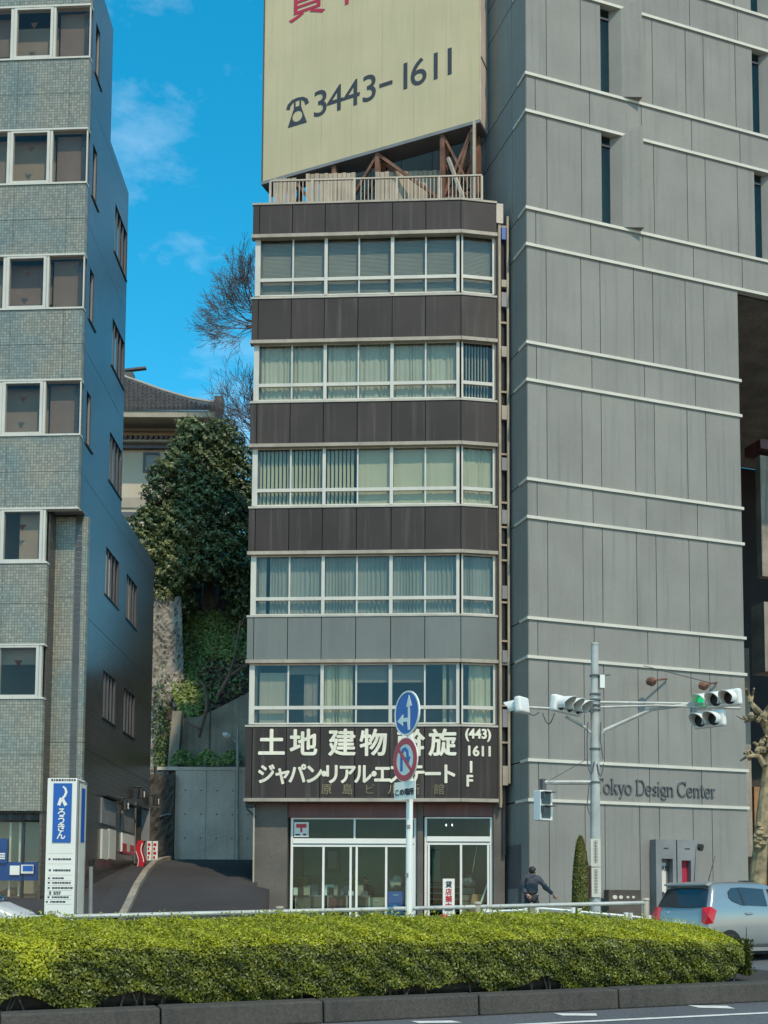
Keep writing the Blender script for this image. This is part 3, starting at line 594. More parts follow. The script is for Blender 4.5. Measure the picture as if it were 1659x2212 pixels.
# rusty frame under the board
fr_ = MB(); P = lambda u, v, y: (B.x(u, v, y), y, B.z(u, v, y))
zA = zbb + .04; zR = ZROOF
def beam(x0, y0, z0, x1, y1, z1, w=.14): fr_.bar((x0, y0, z0), (x1, y1, z1), w)
for y in (.10, .66):
    for xx in (xl + 1.2, xl + 2.9, xl + 4.6, -1.35, -.25):
        MB().bar((xx, y, zR), (xx, y, zA), .16).build('support_leg', M['rust'], bill, B.M)
zM = zR + 1.15
for y in (.10, .66):
    beam(xl + .8, y, zM, -.2, y, zM, .12)
    L_ = [xl + 1.2, xl + 2.9, xl + 4.6, -1.35, -.25]
    for i in range(4): beam(L_[i], y, zR if i % 2 else zM, L_[i + 1], y, zM if i % 2 else zR, .10); beam(L_[i], y, zM if i % 2 else zA - .05, L_[i + 1], y, zA - .05 if i % 2 else zM, .10)
    beam(-1.35, y, zR, -.25, y, zA, .10); beam(-.25, y, zM, -1.35, y, zA, .08)
for xx in L_: beam(xx, .10, zM, xx, .66, zA, .09); beam(xx, .66, zR, xx, .10, zM, .09)
fr_.build('brace', M['rust'], bill, B.M)
fr_ = MB(); fr_.bar((-1.15, .1, zA - .9), (-.2, -.3, zR), .10); fr_.bar((-.12, -.15, zR), (-.12, -.15, zA), .09); fr_.build('ladder_rail', M['rail'], bill, B.M)
fr_ = MB()
for k in range(7): fr_.box(-1.5 + random.random() * 1.2, -.9 + random.random() * .8, .3, .6, zM + .02 + k * .05, zM + .06 + k * .05)
fr_.build('bracket_plate', M['rust'], bill, B.M)
# rooftop penthouse behind the board
ph_ = thing('rooftop_penthouse', 'pale grey penthouse block on the roof behind the billboard frame', 'penthouse', C.w(C.x(850, 380, 6.5), 6.5, ZROOF), -2.9)
xa, xb = C.x(735, 380, 6.5), C.x(1000, 380, 6.5); zp = C.z(850, 285, 6.5)
for i in range(4):
    for k in range(3): box('wall_panel', M['white2'], ph_, C, xa + (xb - xa) * i / 4 + .01, xa + (xb - xa) * (i + 1) / 4 - .01, 6.5, 11, ZROOF + (zp - ZROOF) * k / 3 + .01, ZROOF + (zp - ZROOF) * (k + 1) / 3 - .01)
# ================================================================== RIGHT BUILDING (design centre)
pr = atY(1143, 1728, 33.98); RB = Fr((pr.x, pr.y), 18.6); RS = Fr((pr.x, pr.y), 108.6)
rt = thing('design_center_building', 'tall pale grey concrete panel building with white ledges and slot windows', 'building', RB.w(0, 0, gz(33.6)), 18.6)
rz = lambda v: RB.z(1141 + (v / 1728.) * 5, v)
lines = [160.5, 241, 450, 529, 740.4, 821.3, 1035.3, 1117.3, 1335, 1419, 1641.7, 1728]
Z = [rz(v) for v in lines]; per = (Z[0] - Z[10]) / 5
Z = [Z[0] + per * 2 + .0, Z[1] + per * 2, Z[0] + per, Z[1] + per] + Z
rzb = gz(34) - .3; ZT = Z[0] + per * .72
XR1 = RB.x(1604, 1200); XR2 = RB.x(1800, 400)
rx = lambda u, v: RB.x(u, v)
tall = [rx(u, 1200) for u in (1183.2, 1259.5, 1301.5, 1375.2, 1417.2, 1488.5, 1529)]
shrt = [rx(u, 1075) for u in (1160.4, 1281, 1395.5, 1506)]
wrow = [rx(u, 360) for u in (1181.5, 1256, 1300, 1381, 1412, 1484, 1523, 1592, 1629)]
st = shrt[2] - shrt[1]
shrt_u = shrt + [shrt[3] + st, shrt[3] + 2 * st]
T = .09
def pan(x0, x1, z0, z1, y0=0.0, fr=RB, nm='panel'): box(nm, M['conc'], rt, fr, x0 + .011, x1 - .011, y0, y0 + .18, z0 + .004, z1 - .004)
zs = Z + [rzb]
for i in range(len(zs)):
    z1 = zs[i - 1] - .0 if i else ZT
    z0 = zs[i]
    upper = z0 >= Z[7] - .01                      # everything above the big opening
    xe = XR2 if upper else XR1
    if i == 0: js = tall; win = True
    tallrow = (i % 2 == 0)
    winrow = tallrow and i in (0, 2, 4, 6)
    if not tallrow: js = [q for q in (shrt_u if upper else shrt)]
    elif winrow: js = wrow
    else: js = tall + ([] if not upper else [rx(1597, 1200)])
    e = [0.004] + list(js) + [xe]
    zt_, zb_ = z1 - .05, z0 + .05
    for k in range(len(e) - 1):
        if winrow and k in (3, len(e) - 2): continue
        pan(e[k], e[k + 1], zb_ if z0 != rzb else rzb, zt_)
    if winrow:
        for k in (3, len(e) - 2):
            x0 = e[k]; x1 = x0 + (wrow[3] - wrow[2]); d = .20
            w = bpy.data.objects.new('window', None); w.empty_display_size = .2; link(w, rt, RB.M @ Matrix.Translation((x0, 0, zb_)))
            gl = x0 + .43
            box('pane', M['dglass'], w, RB, x0 + .02, gl, d, d + .02, zb_, zt_ - .0)
            box('window_back', M['roomg'], w, RB, x0 - .3, gl + .9, d + .5, d + .55, zb_ - .1, zt_ + .9)
            box('mullion', M['dark'], w, RB, x0 + .02, gl, d - .03, d + .03, zt_ - .35, zt_ - .28)
            b = MB()
            # scoop: leans out of the wall from the glass to its projecting right edge
            b.add([(gl, d + .02, zb_), (x0 + .75, -.05, zb_), (x1, -.26, zb_ + .0), (x1, .18, zb_), (gl + .2, d + .1, zb_), (gl, d + .02, zt_), (x0 + .75, -.05, zt_), (x1, -.26, zt_ + .42), (x1, .18, zt_ + .42), (gl + .2, d + .1, zt_)],
                  [(0, 1, 6, 5), (1, 2, 7, 6), (2, 3, 8, 7), (4, 3, 2, 1), (4, 1, 0), (5, 6, 9), (6, 7, 8), (6, 8, 9), (3, 4, 9, 8)])
            b.build('window_scoop', M['conc'], w, RB.M)
            box('reveal', M['conc'], w, RB, x0 - .04, x0 + .015, .185, d + .02, zb_, zt_)
            box('reveal_top', M['conc'], w, RB, x0 + .016, gl + .35, .05, d + .02, zt_ + .006, zt_ + .09)
            box('reveal_sill', M['ctrim'], w, RB, x0 + .016, gl + .3, .06, d + .02, zb_ - .09, zb_ - .006)
    # ledge
    if i < len(Z):
        segs = [(0, xe)]
        if i % 2 == 1 and i in (1, 3, 5): segs = [(0, wrow[3] - .30), (wrow[3] + .02, xe)]
        for a, q in segs: box('ledge', M['ctrim'], rt, RB, a - (.055 if a == 0 else 0), q + .06, -.055, .17, z0 - .048, z0 + .048)
        box('ledge_return', M['ctrim'], rt, RS, .0, .85, .002, .06, z0 - .048, z0 + .048) if False else None
box('wall_core', M['joint'], rt, RB, .06, XR1 - .05, .19, .3, rzb, Z[7])
for a, q in ((.06, wrow[2] - .05), (wrow[3], wrow[8] - .06), (wrow[8] + wrow[3] - wrow[2], XR2)): box('wall_core', M['joint'], rt, RB, a, q, .19, .3, Z[7], ZT)
# soffit and dark inside of the great opening
box('soffit', M['rwallo'], rt, RB, XR1 - .1, XR2 + 14, .31, 13, Z[7] - .03, Z[7] + .25)
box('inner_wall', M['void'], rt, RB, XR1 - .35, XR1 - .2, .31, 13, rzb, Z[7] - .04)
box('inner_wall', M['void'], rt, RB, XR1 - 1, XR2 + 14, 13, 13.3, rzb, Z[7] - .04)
xq = RB.x(1650, 1400, 5.0)
box('inner_pier', M['rwallo'], rt, RB, xq, xq + 1.6, 5, 5.3, RB.z(1655, 1245, 5), RB.z(1655, 985, 5)); box('inner_pier', M['rwallo'], rt, RB, xq + .05, xq + 1.6, 5, 5.8, RB.z(1655, 1450, 5), RB.z(1655, 1300, 5))
box('cornice', M['maroon'], rt, RB, xq - .12, xq + 1.8, 4.8, 5.8, RB.z(1655, 975, 5), RB.z(1655, 955, 5))
box('inner_pier', M['rwallo'], rt, RB, RB.x(1606, 1500, 7), RB.x(1620, 1500, 7), 7, 7.5, RB.z(1610, 1850, 7), RB.z(1610, 1400, 7)); box('inner_pier', M['wood'], rt, RB, RB.x(1625, 1500, 8), RB.x(1648, 1500, 8), 8, 8.3, rzb, RB.z(1640, 1700, 8))
# side wall facing the narrow block
sy = [0.004, 1.05, 3.2, 5.4, 7.6, 9.8, 12]
for i in range(len(zs)):
    z1 = zs[i - 1] if i else ZT; z0 = zs[i]
    for k in range(6): box('side_panel', M['conc'], rt, RS, sy[k] + .012, sy[k + 1] - .012, -.17, .002, z0 + .02, z1 - .02)
    if i < len(Z): box('ledge_end', M['ctrim'], rt, RS, .0, .9 if i % 2 else .55, .004, .045, z0 - .046, z0 + .046)
box('wall_core', M['joint'], rt, RS, .2, 12, -.3, -.18, rzb, ZT)
dr = box('side_door', M['dgrey'], rt, RS, RS.x(1126, 1900), RS.x(1098, 1900), .006, .05, rzb, RS.z(1115, 1826)); box('door_panel', M['mgrey'], dr, RS, RS.x(1122, 1900), RS.x(1100, 1900), .051, .056, RS.z(1115, 1965), RS.z(1115, 1920))
# serif lettering, drawn as strokes
def serif(sz):
    K = .085; t = .038; glyph = {}
    def arc(cx, cy, rx_, ry_, a0, a1, n=16): return [(cx + rx_ * math.cos(R_(a0 + (a1 - a0) * k / n)), cy + ry_ * math.sin(R_(a0 + (a1 - a0) * k / n))) for k in range(n + 1)]
    def wd(n, lo, hi, ph=0): return [lo + (hi - lo) * abs(math.cos(math.pi * 2 * (k / (n - 1)) * 1 + ph)) for k in range(n)]
    V = lambda x, a, b_: ([(x, a), (x, b_)], K); S = lambda x, y, w=.11: ([(x - w, y), (x + w, y)], t)
    ring_ = lambda cx, cy, rx_, ry_: (arc(cx, cy, rx_, ry_, 0, 360, 24), [t + (K - t) * abs(math.cos(2 * math.pi * k / 24)) for k in range(25)])
    glyph['T'] = ([V(.27, 0, .7), ([(.0, .68), (.54, .68)], t), ([(.02, .70), (.02, .56)], t), ([(.52, .70), (.52, .56)], t), S(.27, .015, .12)], .56)
    glyph['o'] = ([ring_(.21, .22, .18, .215)], .45)
    glyph['k'] = ([V(.09, 0, .7), ([(.12, .19), (.34, .42)], t), ([(.2, .28), (.40, .02)], K), S(.09, .015), S(.38, .015, .09), S(.32, .43, .09), ([(.0, .69), (.1, .69)], t)], .48)
    glyph['y'] = ([([(.06, .43), (.22, .03)], K), ([(.37, .43), (.16, -.17), (.06, -.19)], t + .01), S(.07, .43, .09), S(.37, .43, .07)], .43)
    glyph['D'] = ([V(.11, 0, .7), ([(.02, .685), (.3, .685)] + arc(.3, .35, .27, .335, 90, -90, 14) + [(.3, .015), (.02, .015)], [t, t] + [t + (K - t) * math.cos(R_(90 - 180 * k / 14)) for k in range(15)] + [t, t])], .64)
    glyph['e'] = ([([(.04, .25), (.38, .25)], t), (arc(.21, .22, .17, .215, 8, 320, 20), [t + (K - t) * abs(math.cos(R_(8 + 312 * k / 20))) for k in range(21)])], .43)
    glyph['s'] = ([([(.27, .36), (.22, .42), (.12, .41), (.07, .34), (.12, .26), (.24, .19), (.28, .11), (.22, .03), (.12, .02), (.05, .09)], .06)], .33)
    glyph['i'] = ([V(.1, 0, .43), S(.1, .015, .09), ([(.02, .42), (.1, .42)], t), ([(.06, .62), (.14, .62)], .085)], .22)
    glyph['g'] = ([ring_(.19, .28, .14, .145), ([(.1, .15), (.07, .08), (.16, .05), (.32, .03), (.38, -.06), (.3, -.16), (.14, -.17), (.04, -.1), (.09, -.01)], .05), ([(.28, .4), (.4, .43)], .045)], .41)
    glyph['n'] = ([V(.09, 0, .43), V(.37, 0, .3), (arc(.23, .27, .14, .15, 175, 0, 8), .05), S(.09, .015, .09), S(.37, .015, .09), ([(.01, .42), (.09, .42)], t)], .48)
    glyph['C'] = ([(arc(.33, .35, .29, .335, 48, 315, 24), [t + (K - t) * abs(math.cos(R_(48 + 267 * k / 24))) for k in range(25)]), ([(.55, .7), (.55, .48)], t)], .62)
    glyph['t'] = ([V(.12, .05, .58), ([(.02, .42), (.27, .42)], t), ([(.12, .08), (.17, .015), (.27, .05)], .05)], .29)
    glyph['r'] = ([V(.09, 0, .43), S(.09, .015, .1), ([(.1, .33), (.2, .42), (.3, .40)], .055), ([(.01, .42), (.09, .42)], t)], .32)
    return glyph
GL = serif(1)
tx, tz = RB.px(1284, 1713); ex = RB.x(1545, 1722); s = 'Tokyo Design Center'; adv = sum(GL[c][1] if c != ' ' else .22 for c in s); hz = (ex - tx) / adv
x = tx; cap = (RB.z(1380, 1687) - RB.z(1380, 1719)) / .7
for c in s:
    if c == ' ': x += .22 * hz; continue
    b = MB()
    for pts, w in GL[c][0]:
        ww = [q * hz for q in w] if isinstance(w, list) else w * hz
        b.ribbon([(x + px_ * hz, tz + pz_ * cap) for px_, pz_ in pts], ww, -.05, -.02)
    b.build('letter', M['dgrey'], rt, RB.M); x += GL[c][1] * hz
# spot lamps on arms
for i, (u, v, u2, v2) in enumerate(((1407, 1470, 1438, 1467), (1520, 1479, 1546, 1475))):
    x, z = RB.px(u2, v2); a = RB.w(x, 0, z)
    t = thing('spot_lamp', ('brown spot lamp on a short wall arm, nearer the signal pole', 'brown spot lamp on a short wall arm, above the green traffic light')[i], 'lamp', a, 18.6, 'spot lamps on the concrete wall')
    x0, z0 = RB.px(u, v, -.5); MB().tube([(x, 0, z), (x, -.08, z), (x0, -.5, z0)], .03, 6).build('arm', M['rust'], t, RB.M)
    MB().tube([(x0 - .05, -.42, z0), (x0, -.55, z0 - .05), (x0 + .03, -.62, z0 - .10)], [.13, .15, .10], 10).build('lamp_head', M['rust'], t, RB.M)
# display case (two niches)
x0, z1 = RB.px(1415, 1813, -.3); x1 = RB.x(1505, 1820, -.3); z0 = gz(35) + .1; xm = RB.x(1460, 1820, -.3)
dc = thing('display_case', 'grey twin display cabinet with a white poster and a red panel on the concrete wall', 'display case', RB.w((x0 + x1) / 2, -.2, gz(35)), 18.6)
for k, (a, e) in enumerate(((x0, xm - .02), (xm + .02, x1))):
    ia, ie = (RB.x(1428, 1870, -.3), RB.x(1452, 1870, -.3)) if k == 0 else (RB.x(1471, 1870, -.3), RB.x(1491, 1870, -.3)); zi = RB.z(1440, 1855 + 3 * k, -.3)
    b = MB(); b.box(a, ia, -.34, -.005, z0, z1).box(ie, e, -.34, -.005, z0, z1).box(ia, ie, -.34, -.005, zi, z1).box(ia, ie, -.34, -.005, z0, z0 + .25).box(ia, ie, -.06, -.005, z0 + .25, zi)
    b.build('cabinet', M['mgrey'], dc, RB.M); box('vent_slot', M['dark'], dc, RB, a + .28, e - .28, -.346, -.342, z1 - .30, z1 - .26)
    if k: 
        cb = curtain(dc, RB, ia + .02, ie - .02, z0 + .26, zi - .01, -.15, M['red'], 5, .02, 'red_panel')
    else:
        box('poster', M['paper'], dc, RB, ia + .03, ie - .10, -.09, -.065, z0 + .3, zi - .12); text('lettering', 'FREE', M['ink'], dc, RB, ia + .06, -.092, zi - .37, .22, .004, .002, 'LEFT', .85)
        MB().disc(ia + .16, z0 + .75, .13, -.094, -.091).box(ia + .06, ia + .3, -.094, -.091, z0 + .42, z0 + .52).build('poster_print', M['ink'], dc, RB.M)
b = MB().tube([(x1 + .05, -.25, z1 - .2), (x1 + .13, -.4, z1 - .24)], [.1, .12], 8); b.build('lamp', M['dark'], dc, RB.M)
# low stone plaque wall
x0, z1 = RB.px(1315, 1922, -.5); x1 = RB.x(1385, 1925, -.5)
pq = thing('stone_plaque', 'low dark stone plaque wall with round pale letters beside the white pole', 'plaque', RB.w(x0, -.5, gz(34)), 18.6)
box('slab', M['dwall'], pq, RB, x0, x1, -.5, -.2, gz(34) - .1, z1)
for u, r in ((1328, .08), (1341, .07), (1356, .05), (1368, .05)):
    xx, zz = RB.px(u, 1938, -.5); MB().disc(xx, zz, r, -.515, -.502, 16, r * .8).build('letter', M['ctrim'], pq, RB.M)
# ================================================================== LEFT BUILDING
pl = atY(182, 600, 32.0); LF = Fr((pl.x, pl.y), -3.0); LS = Fr((pl.x, pl.y), 90.4)
lb = thing('tiled_office_building', 'left office building with mosaic tile bands, brown windows and a dark bluish side wall', 'building', LF.w(0, 0, gz(32)), -3)
lz = lambda v: LF.z(100, v)
lx = lambda u, v=600, y=0: LF.x(u, v, y)
XL = lx(-110); zlb = gz(32) - .3; ZTL = lz(-160); RC = .68
rows = [(14, 127), (280, 397), (551, 667), (821, 940), (1098, 1215), (1392, 1508)]
d245, z245 = LS.px(245, 63); d278, z278 = LS.px(278, 417); d333, z333 = LS.px(331, 1213)
ztop = z245
# side wall in panels with recessed seams (tiers step down to the rear)
zov = lz(1092)
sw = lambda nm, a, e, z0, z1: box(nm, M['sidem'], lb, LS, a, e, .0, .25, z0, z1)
fl = [lz(v) for v in (-150, 203, 474, 745, 1016, 1310, 1603, 2100)]
fl[-1] = zlb
wins = []
S = lambda z_row: (lz(z_row[1]) + .03, lz(z_row[0]) - .03)
def wallgrid(d0, d1, zlo, zhi, holes):
    """side wall as panels cut round its windows"""
    zc_ = sorted(set([zlo, zhi] + [z for z in fl if zlo < z < zhi] + [z for h in holes for z in (h[2], h[3]) if zlo < z < zhi])); dc_ = sorted(set([d0, d1] + [d for h in holes for d in (h[0], h[1])]))
    for i in range(len(zc_) - 1):
        run = None
        for j in range(len(dc_) - 1):
            a, e, q0, q1 = dc_[j], dc_[j + 1], zc_[i], zc_[i + 1]; hole = any(h[0] - 1e-4 <= a and e <= h[1] + 1e-4 and h[2] - 1e-4 <= q0 and q1 <= h[3] + 1e-4 for h in holes)
            seam = .015 if any(abs(q0 - f) < 1e-4 for f in fl) else 0
            if hole:
                if run: sw('side_panel', *run); run = None
            else: run = (run[0], e, q0 + seam, q1) if run else (a, e, q0 + seam, q1)
        if run: sw('side_panel', *run)
hA = []; hB = []
for k, r in enumerate(rows[:4]):
    z0, z1 = S(r); hA.append((LS.x(194, 600), LS.x(203.5, 600), z0, z1))
for r in rows[1:4]:
    z0, z1 = S(r); hB.append((LS.x(241, 800), LS.x(268, 800), z0, z1))
for r, (ua, ub, uc, ud) in ((rows[4], (228, 257, 274, 297)), (rows[5], (222, 250, 267, 292))):
    z0, z1 = S(r); v = 1250 if r is rows[4] else 1500
    hB += [(LS.x(ua, v), LS.x(ub, v), z0, z1), (LS.x(uc, v), LS.x(ud, v), z0, z1)]
dr0, dr1 = LS.x(293, 1780), LS.x(322, 1790); dz1 = LS.z(307, 1742)
hD = (dr0, dr1, zlb, dz1)
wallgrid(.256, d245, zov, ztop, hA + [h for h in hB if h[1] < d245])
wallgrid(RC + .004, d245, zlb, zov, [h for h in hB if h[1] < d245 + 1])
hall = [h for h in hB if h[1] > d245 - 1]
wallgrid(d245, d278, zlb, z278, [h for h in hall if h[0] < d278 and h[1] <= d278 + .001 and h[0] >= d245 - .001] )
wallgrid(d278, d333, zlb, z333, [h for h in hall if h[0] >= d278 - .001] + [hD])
for h in hA + hB:
    w = box('side_window', M['dglass'], lb, LS, h[0], h[1], .10, .11, h[2], h[3]); box('window_back', M['slab'], lb, LS, h[0] - .1, h[1] + .1, .5, .55, h[2] - .1, h[3] + .1)
    n = 1 if h in hA else 4
    for k in range(n + 1): x = h[0] + (h[1] - h[0]) * k / n; box('bar', M['mgrey' if h in hA else 'dgrey'], w, LS, x - .03, x + .03, .03, .09, h[2], h[3])
    box('sill', M['dark'], w, LS, h[0] - .05, h[1] + (.3 if h in hA else .05), -.03, .02, h[2] - .06, h[2] - .005)
box('door_recess', M['slab'], lb, LS, dr0, dr1, 1.6, 1.7, zlb, dz1); box('door_frame', M['mgrey'], lb, LS, dr0 - .08, dr0 - .003, -.02, .3, zlb, dz1 + .08); box('door_frame', M['mgrey'], lb, LS, dr1 + .003, dr1 + .08, -.02, .3, zlb, dz1 + .08)
# floors and roof slabs inside
for z in fl[1:-1]: box('floor_slab', M['slab'], lb, LF, XL, -.30, .30 if z > zov else RC + .3, 2.98, z - .10, z + .1)
box('roof_slab', M['slab'], lb, LF, XL, -.30, .26, 2.98, ztop - .35, ztop - .1)
box('rear_wall', M['room'], lb, LF, XL, -.35, 3.0, 3.1, zlb, ztop - .3)
# front: tile spandrels, windows
F_ = lambda nm, m, x0, x1, y0, y1, z0, z1: box(nm, M[m], lb, LF, x0, x1, y0, y1, z0, z1)
xs_j = [XL, lx(14), lx(-.0) + 0, ]
sj = [XL, lx(26), -.002]
def spandrel(z0, z1, x0, x1, y=0.0, mids=True, jx=()):
    zz = [z0, (z0 + z1) / 2, z1] if mids else [z0, z1]; e = [x0] + list(jx) + [x1]
    for i in range(len(zz) - 1):
        for k in range(len(e) - 1): F_('tile_panel', 'mosaic', e[k] + .006, e[k + 1] - .006, y, y + .2, zz[i] + .006, zz[i + 1] - .006)
    F_('panel_backing', 'joint', x0 + .02, x1 - .02, y + .202, y + .25, z0, z1)
prev = ZTL
bayx = lx(103, 1150)
for k, r in enumerate(rows):
    z1, z0 = lz(r[0]), lz(r[1]); xe = -.002 if k < 4 else bayx
    spandrel(z1 + .03, prev - .03 if k else prev, XL, xe if k != 4 else -.002, 0, True, (lx(26), lx(140)) if k < 4 else (lx(26),))
    F_('window_trim', 'white', XL, (xe if k != 4 else -.002) + .01, -.03, .2, z1 - .03, z1 + .025); F_('window_trim', 'white', XL, xe + .01, -.03, .2, z0 - .025, z0 + .03)
    c1, c2 = (lx(14), lx(100)) if k < 4 else (lx(2, 1150), lx(92, 1150))
    # opening sash
    b = MB(); t = .085; zl, zh = z0 + .031, z1 - .031
    b.box(c1, c1 + t, -.02, .12, zl, zh).box(c2 - t, c2, -.02, .12, zl, zh).box(c1 + t, c2 - t, -.02, .12, zl, zl + .07).box(c1 + t, c2 - t, -.02, .12, zh - .06, zh)
    b.box(c1 - .10, c1 - .012, -.01, .12, zl, zh).box(c2 + .012, c2 + .08, -.01, .12, zl, zh)
    w = b.build('window', M['white'], lb, LF.M)
    box('pane', M['dglass'], w, LF, c1 + t, c2 - t, .04, .05, zl + .07, zh - .06)
    zt3 = (zl + zh) / 2 + .22 * (zh - zl); xm = (c1 + c2) / 2
    MB().prism([(xm - .12, zt3), (xm, zt3 - .19), (xm + .12, zt3)], .032, .037).build('triangle_mark', M['mark'], w, LF.M)
    box('pane', M['dglass'], w, LF, XL, c1 - .10, .06, .07, zl, zh)
    if k < 4:
        box('pane', M['dglass'], w, LF, c2 + .08, -.03, .06, .07, zl, zh); box('blind', M['brnbl'], w, LF, c2 + .12, lx(162), .30, .32, zl, zh); box('blind', M[('blind', 'tan', 'brnbl', 'blind')[k]], w, LF, c1 - .05, c2 + .02, .45, .47, zl + (.0, .0, .35, .12)[k], zh - (.30, .0, .0, .0)[k]); box('blind', M[('brnbl', 'blind', 'blind', 'tan')[k]], w, LF, XL, c1 - .1, .42, .44, zl + (.4, 0, .2, .6)[k], zh)
        box('corner_post', M['white'], w, LF, -.035, -.002, .0, .06, zl, zh)
    elif k == 4: box('blind', M['tan'], w, LF, c1 + .45, c2, .3, .32, zl, zh)
    else: box('blind', M['tan'], w, LF, c1, c2, .3, .32, zh - .5, zh)
    if k < 3:
        for q in (0, .30): box('ceiling_lamp_or_fill', M['tube'], w, LF, lx(44) + q, lx(44) + q + .05, .10, .40, zh - 1.05 - q, zh - 1.03 - q) if False else None
    prev = z0
zsh = lz(1752)
spandrel(zsh, prev - .03, XL, bayx, 0, True, (lx(26),))
F_('soffit', 'mgrey', bayx + .01, -.004, .004, RC, lz(1092) - .05, lz(1092) - .012)
# recessed strip right of the bay, and the bay's dark side
zz = [lz(1100)] + [LF.z(140, v, RC) for v in (1290, 1425, 1603)] + [zlb]
for i in range(len(zz) - 1):
    for a, e in ((bayx, lx(165, 1500, RC)), (lx(165, 1500, RC), lx(181, 1500, RC))): box('tile_panel', M['mosaic'], lb, LF, a + .005, e - .005, RC, RC + .2, zz[i + 1] + .006, zz[i] - .006)
box('panel_backing', M['joint'], lb, LF, bayx + .02, lx(178, 1500, RC), RC + .202, RC + .25, zlb, zz[0])
sz_ = [lz(1104), lz(1300), lz(1603), zsh]
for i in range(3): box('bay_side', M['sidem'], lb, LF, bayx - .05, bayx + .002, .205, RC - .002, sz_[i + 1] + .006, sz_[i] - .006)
# bank shop below
F_('shop_soffit', 'slab', XL, bayx, .1, 4.4, zsh - .06, zsh - .01)
px_ = lx(88, 1850, .3)
F_('pillar', 'sidem', px_, bayx + .02, .12, RC - .01, zlb, zsh - .07)
b = MB(); 
for x in (lx(-60, 1850, .3), lx(47, 1850, .3), px_ - .06): b.box(x, x + .06, .3, .36, zlb, zsh - .07)
b.box(XL, px_, .3, .36, zlb, zlb + .3); sw_ = b.build('shop_window', M['dark'], lb, LF.M)
for a, e in ((lx(-60, 1850, .3), lx(47, 1850, .3)), (lx(47, 1850, .3), px_ - .06)): box('pane', M['glass'], sw_, LF, a + .06, e, .32, .33, zlb + .3, zsh - .3)
LZ = lambda v: LF.z(40, v, .3)
box('film_stripe', M['film'], sw_, LF, XL, px_ - .07, .312, .318, LZ(1902), LZ(1862))
box('inner_blind', M['curt3'], sw_, LF, lx(50, 1850, 1), px_ + .2, 1.0, 1.05, zlb, zsh - .1); box('inner_blind', M['curt'], sw_, LF, lx(-60, 1850, 2), lx(46, 1850, 2), 2.0, 2.05, zlb, zsh - .1)
box('door_leaf', M['white'], sw_, LF, lx(19, 1850, .5), lx(23, 1850, .5), .5, .55, zlb, LZ(1775)); box('door_leaf', M['white'], sw_, LF, lx(40, 1850, .6), lx(44, 1850, .6), .6, .65, zlb, LZ(1775))
ct = curtain(sw_, LF, XL, px_, LZ(1772), zsh - .06, .22, M['dark'], 9, .06, 'scalloped_awning')
box('notice', M['film'], sw_, LF, XL, lx(15, 1850, .25), .25, .26, LZ(1865), LZ(1812)); box('notice', M['swhite'], sw_, LF, lx(22, 1850, .25), lx(43, 1850, .25), .25, .26, LZ(1890), LZ(1870)); box('notice', M['paper'], sw_, LF, lx(46, 1850, .25), lx(73, 1850, .25), .25, .26, LZ(1887), LZ(1868))
for q in range(3): box('notice_print', M['swhite'], sw_, LF, lx(-2, 1850, .25), lx(11, 1850, .25), .244, .248, LZ(1846 + q * 5), LZ(1843 + q * 5))
box('notice_print', M['blue'], sw_, LF, lx(50, 1850, .25), lx(72, 1850, .25), .244, .248, LZ(1882), LZ(1870))
# side vents, shutters, poster
def sbox(nm, m, u0, u1, v0, v1, y0, y1, par=lb):
    v = (v0 + v1) / 2; u = (u0 + u1) / 2; return box(nm, M[m], par, LS, LS.x(u0, v), LS.x(u1, v), y0, y1, LS.z(u, v1), LS.z(u, v0))
sbox('louvre', 'mgrey', 217, 247, 1728, 1782, -.05, .001); sbox('louvre', 'mgrey', 262, 287, 1741, 1797, -.05, .001)
for u0, u1 in ((216.5, 230), (231.5, 246)): sbox('cabinet_door', 'ctrim', u0, u1, 1792, 1856, -.07, .001)
sbox('canopy_trim', 'dark', 219, 249, 1722, 1725, -.18, .0); sbox('canopy_trim', 'dark', 262, 289, 1737, 1740, -.18, .0)
ps = sbox('poster_board', 'paper', 260.5, 287, 1802, 1842, -.06, -.001)
for a, e, p, q in ((261, 270, 1822, 1838), (277, 286, 1826, 1840), (260.5, 287, 1840, 1845)): sbox('poster_print', 'sred', a, e, p, q, -.066, -.061, ps)
for i, (u, v) in enumerate(((257, 1738), (293, 1713), (325, 1729))):
    x, z = LS.px(u, v); p = LS.w(x, 0, z)
    t = thing('wall_lamp', ('round black wall lamp between the two grey louvres', 'round black wall lamp above the dark doorway', 'round black wall lamp at the rear end of the dark side wall')[i], 'lamp', p, 90, 'wall lamps on the dark side wall')
    MB().tube([(x, -.02, z + .22), (x, -.2, z + .22), (x, -.2, z + .1)], .04, 6).build('arm', M['dark'], t, LS.M); MB().tube([(x, -.2, z + .14), (x, -.2, z - .20)], [.11, .12], 12).build('shade', M['dark'], t, LS.M); MB().tube([(x + .03, -.25, z + .06), (x + .03, -.25, z - .15)], .085, 10).build('globe', M['lamp'], t, LS.M)
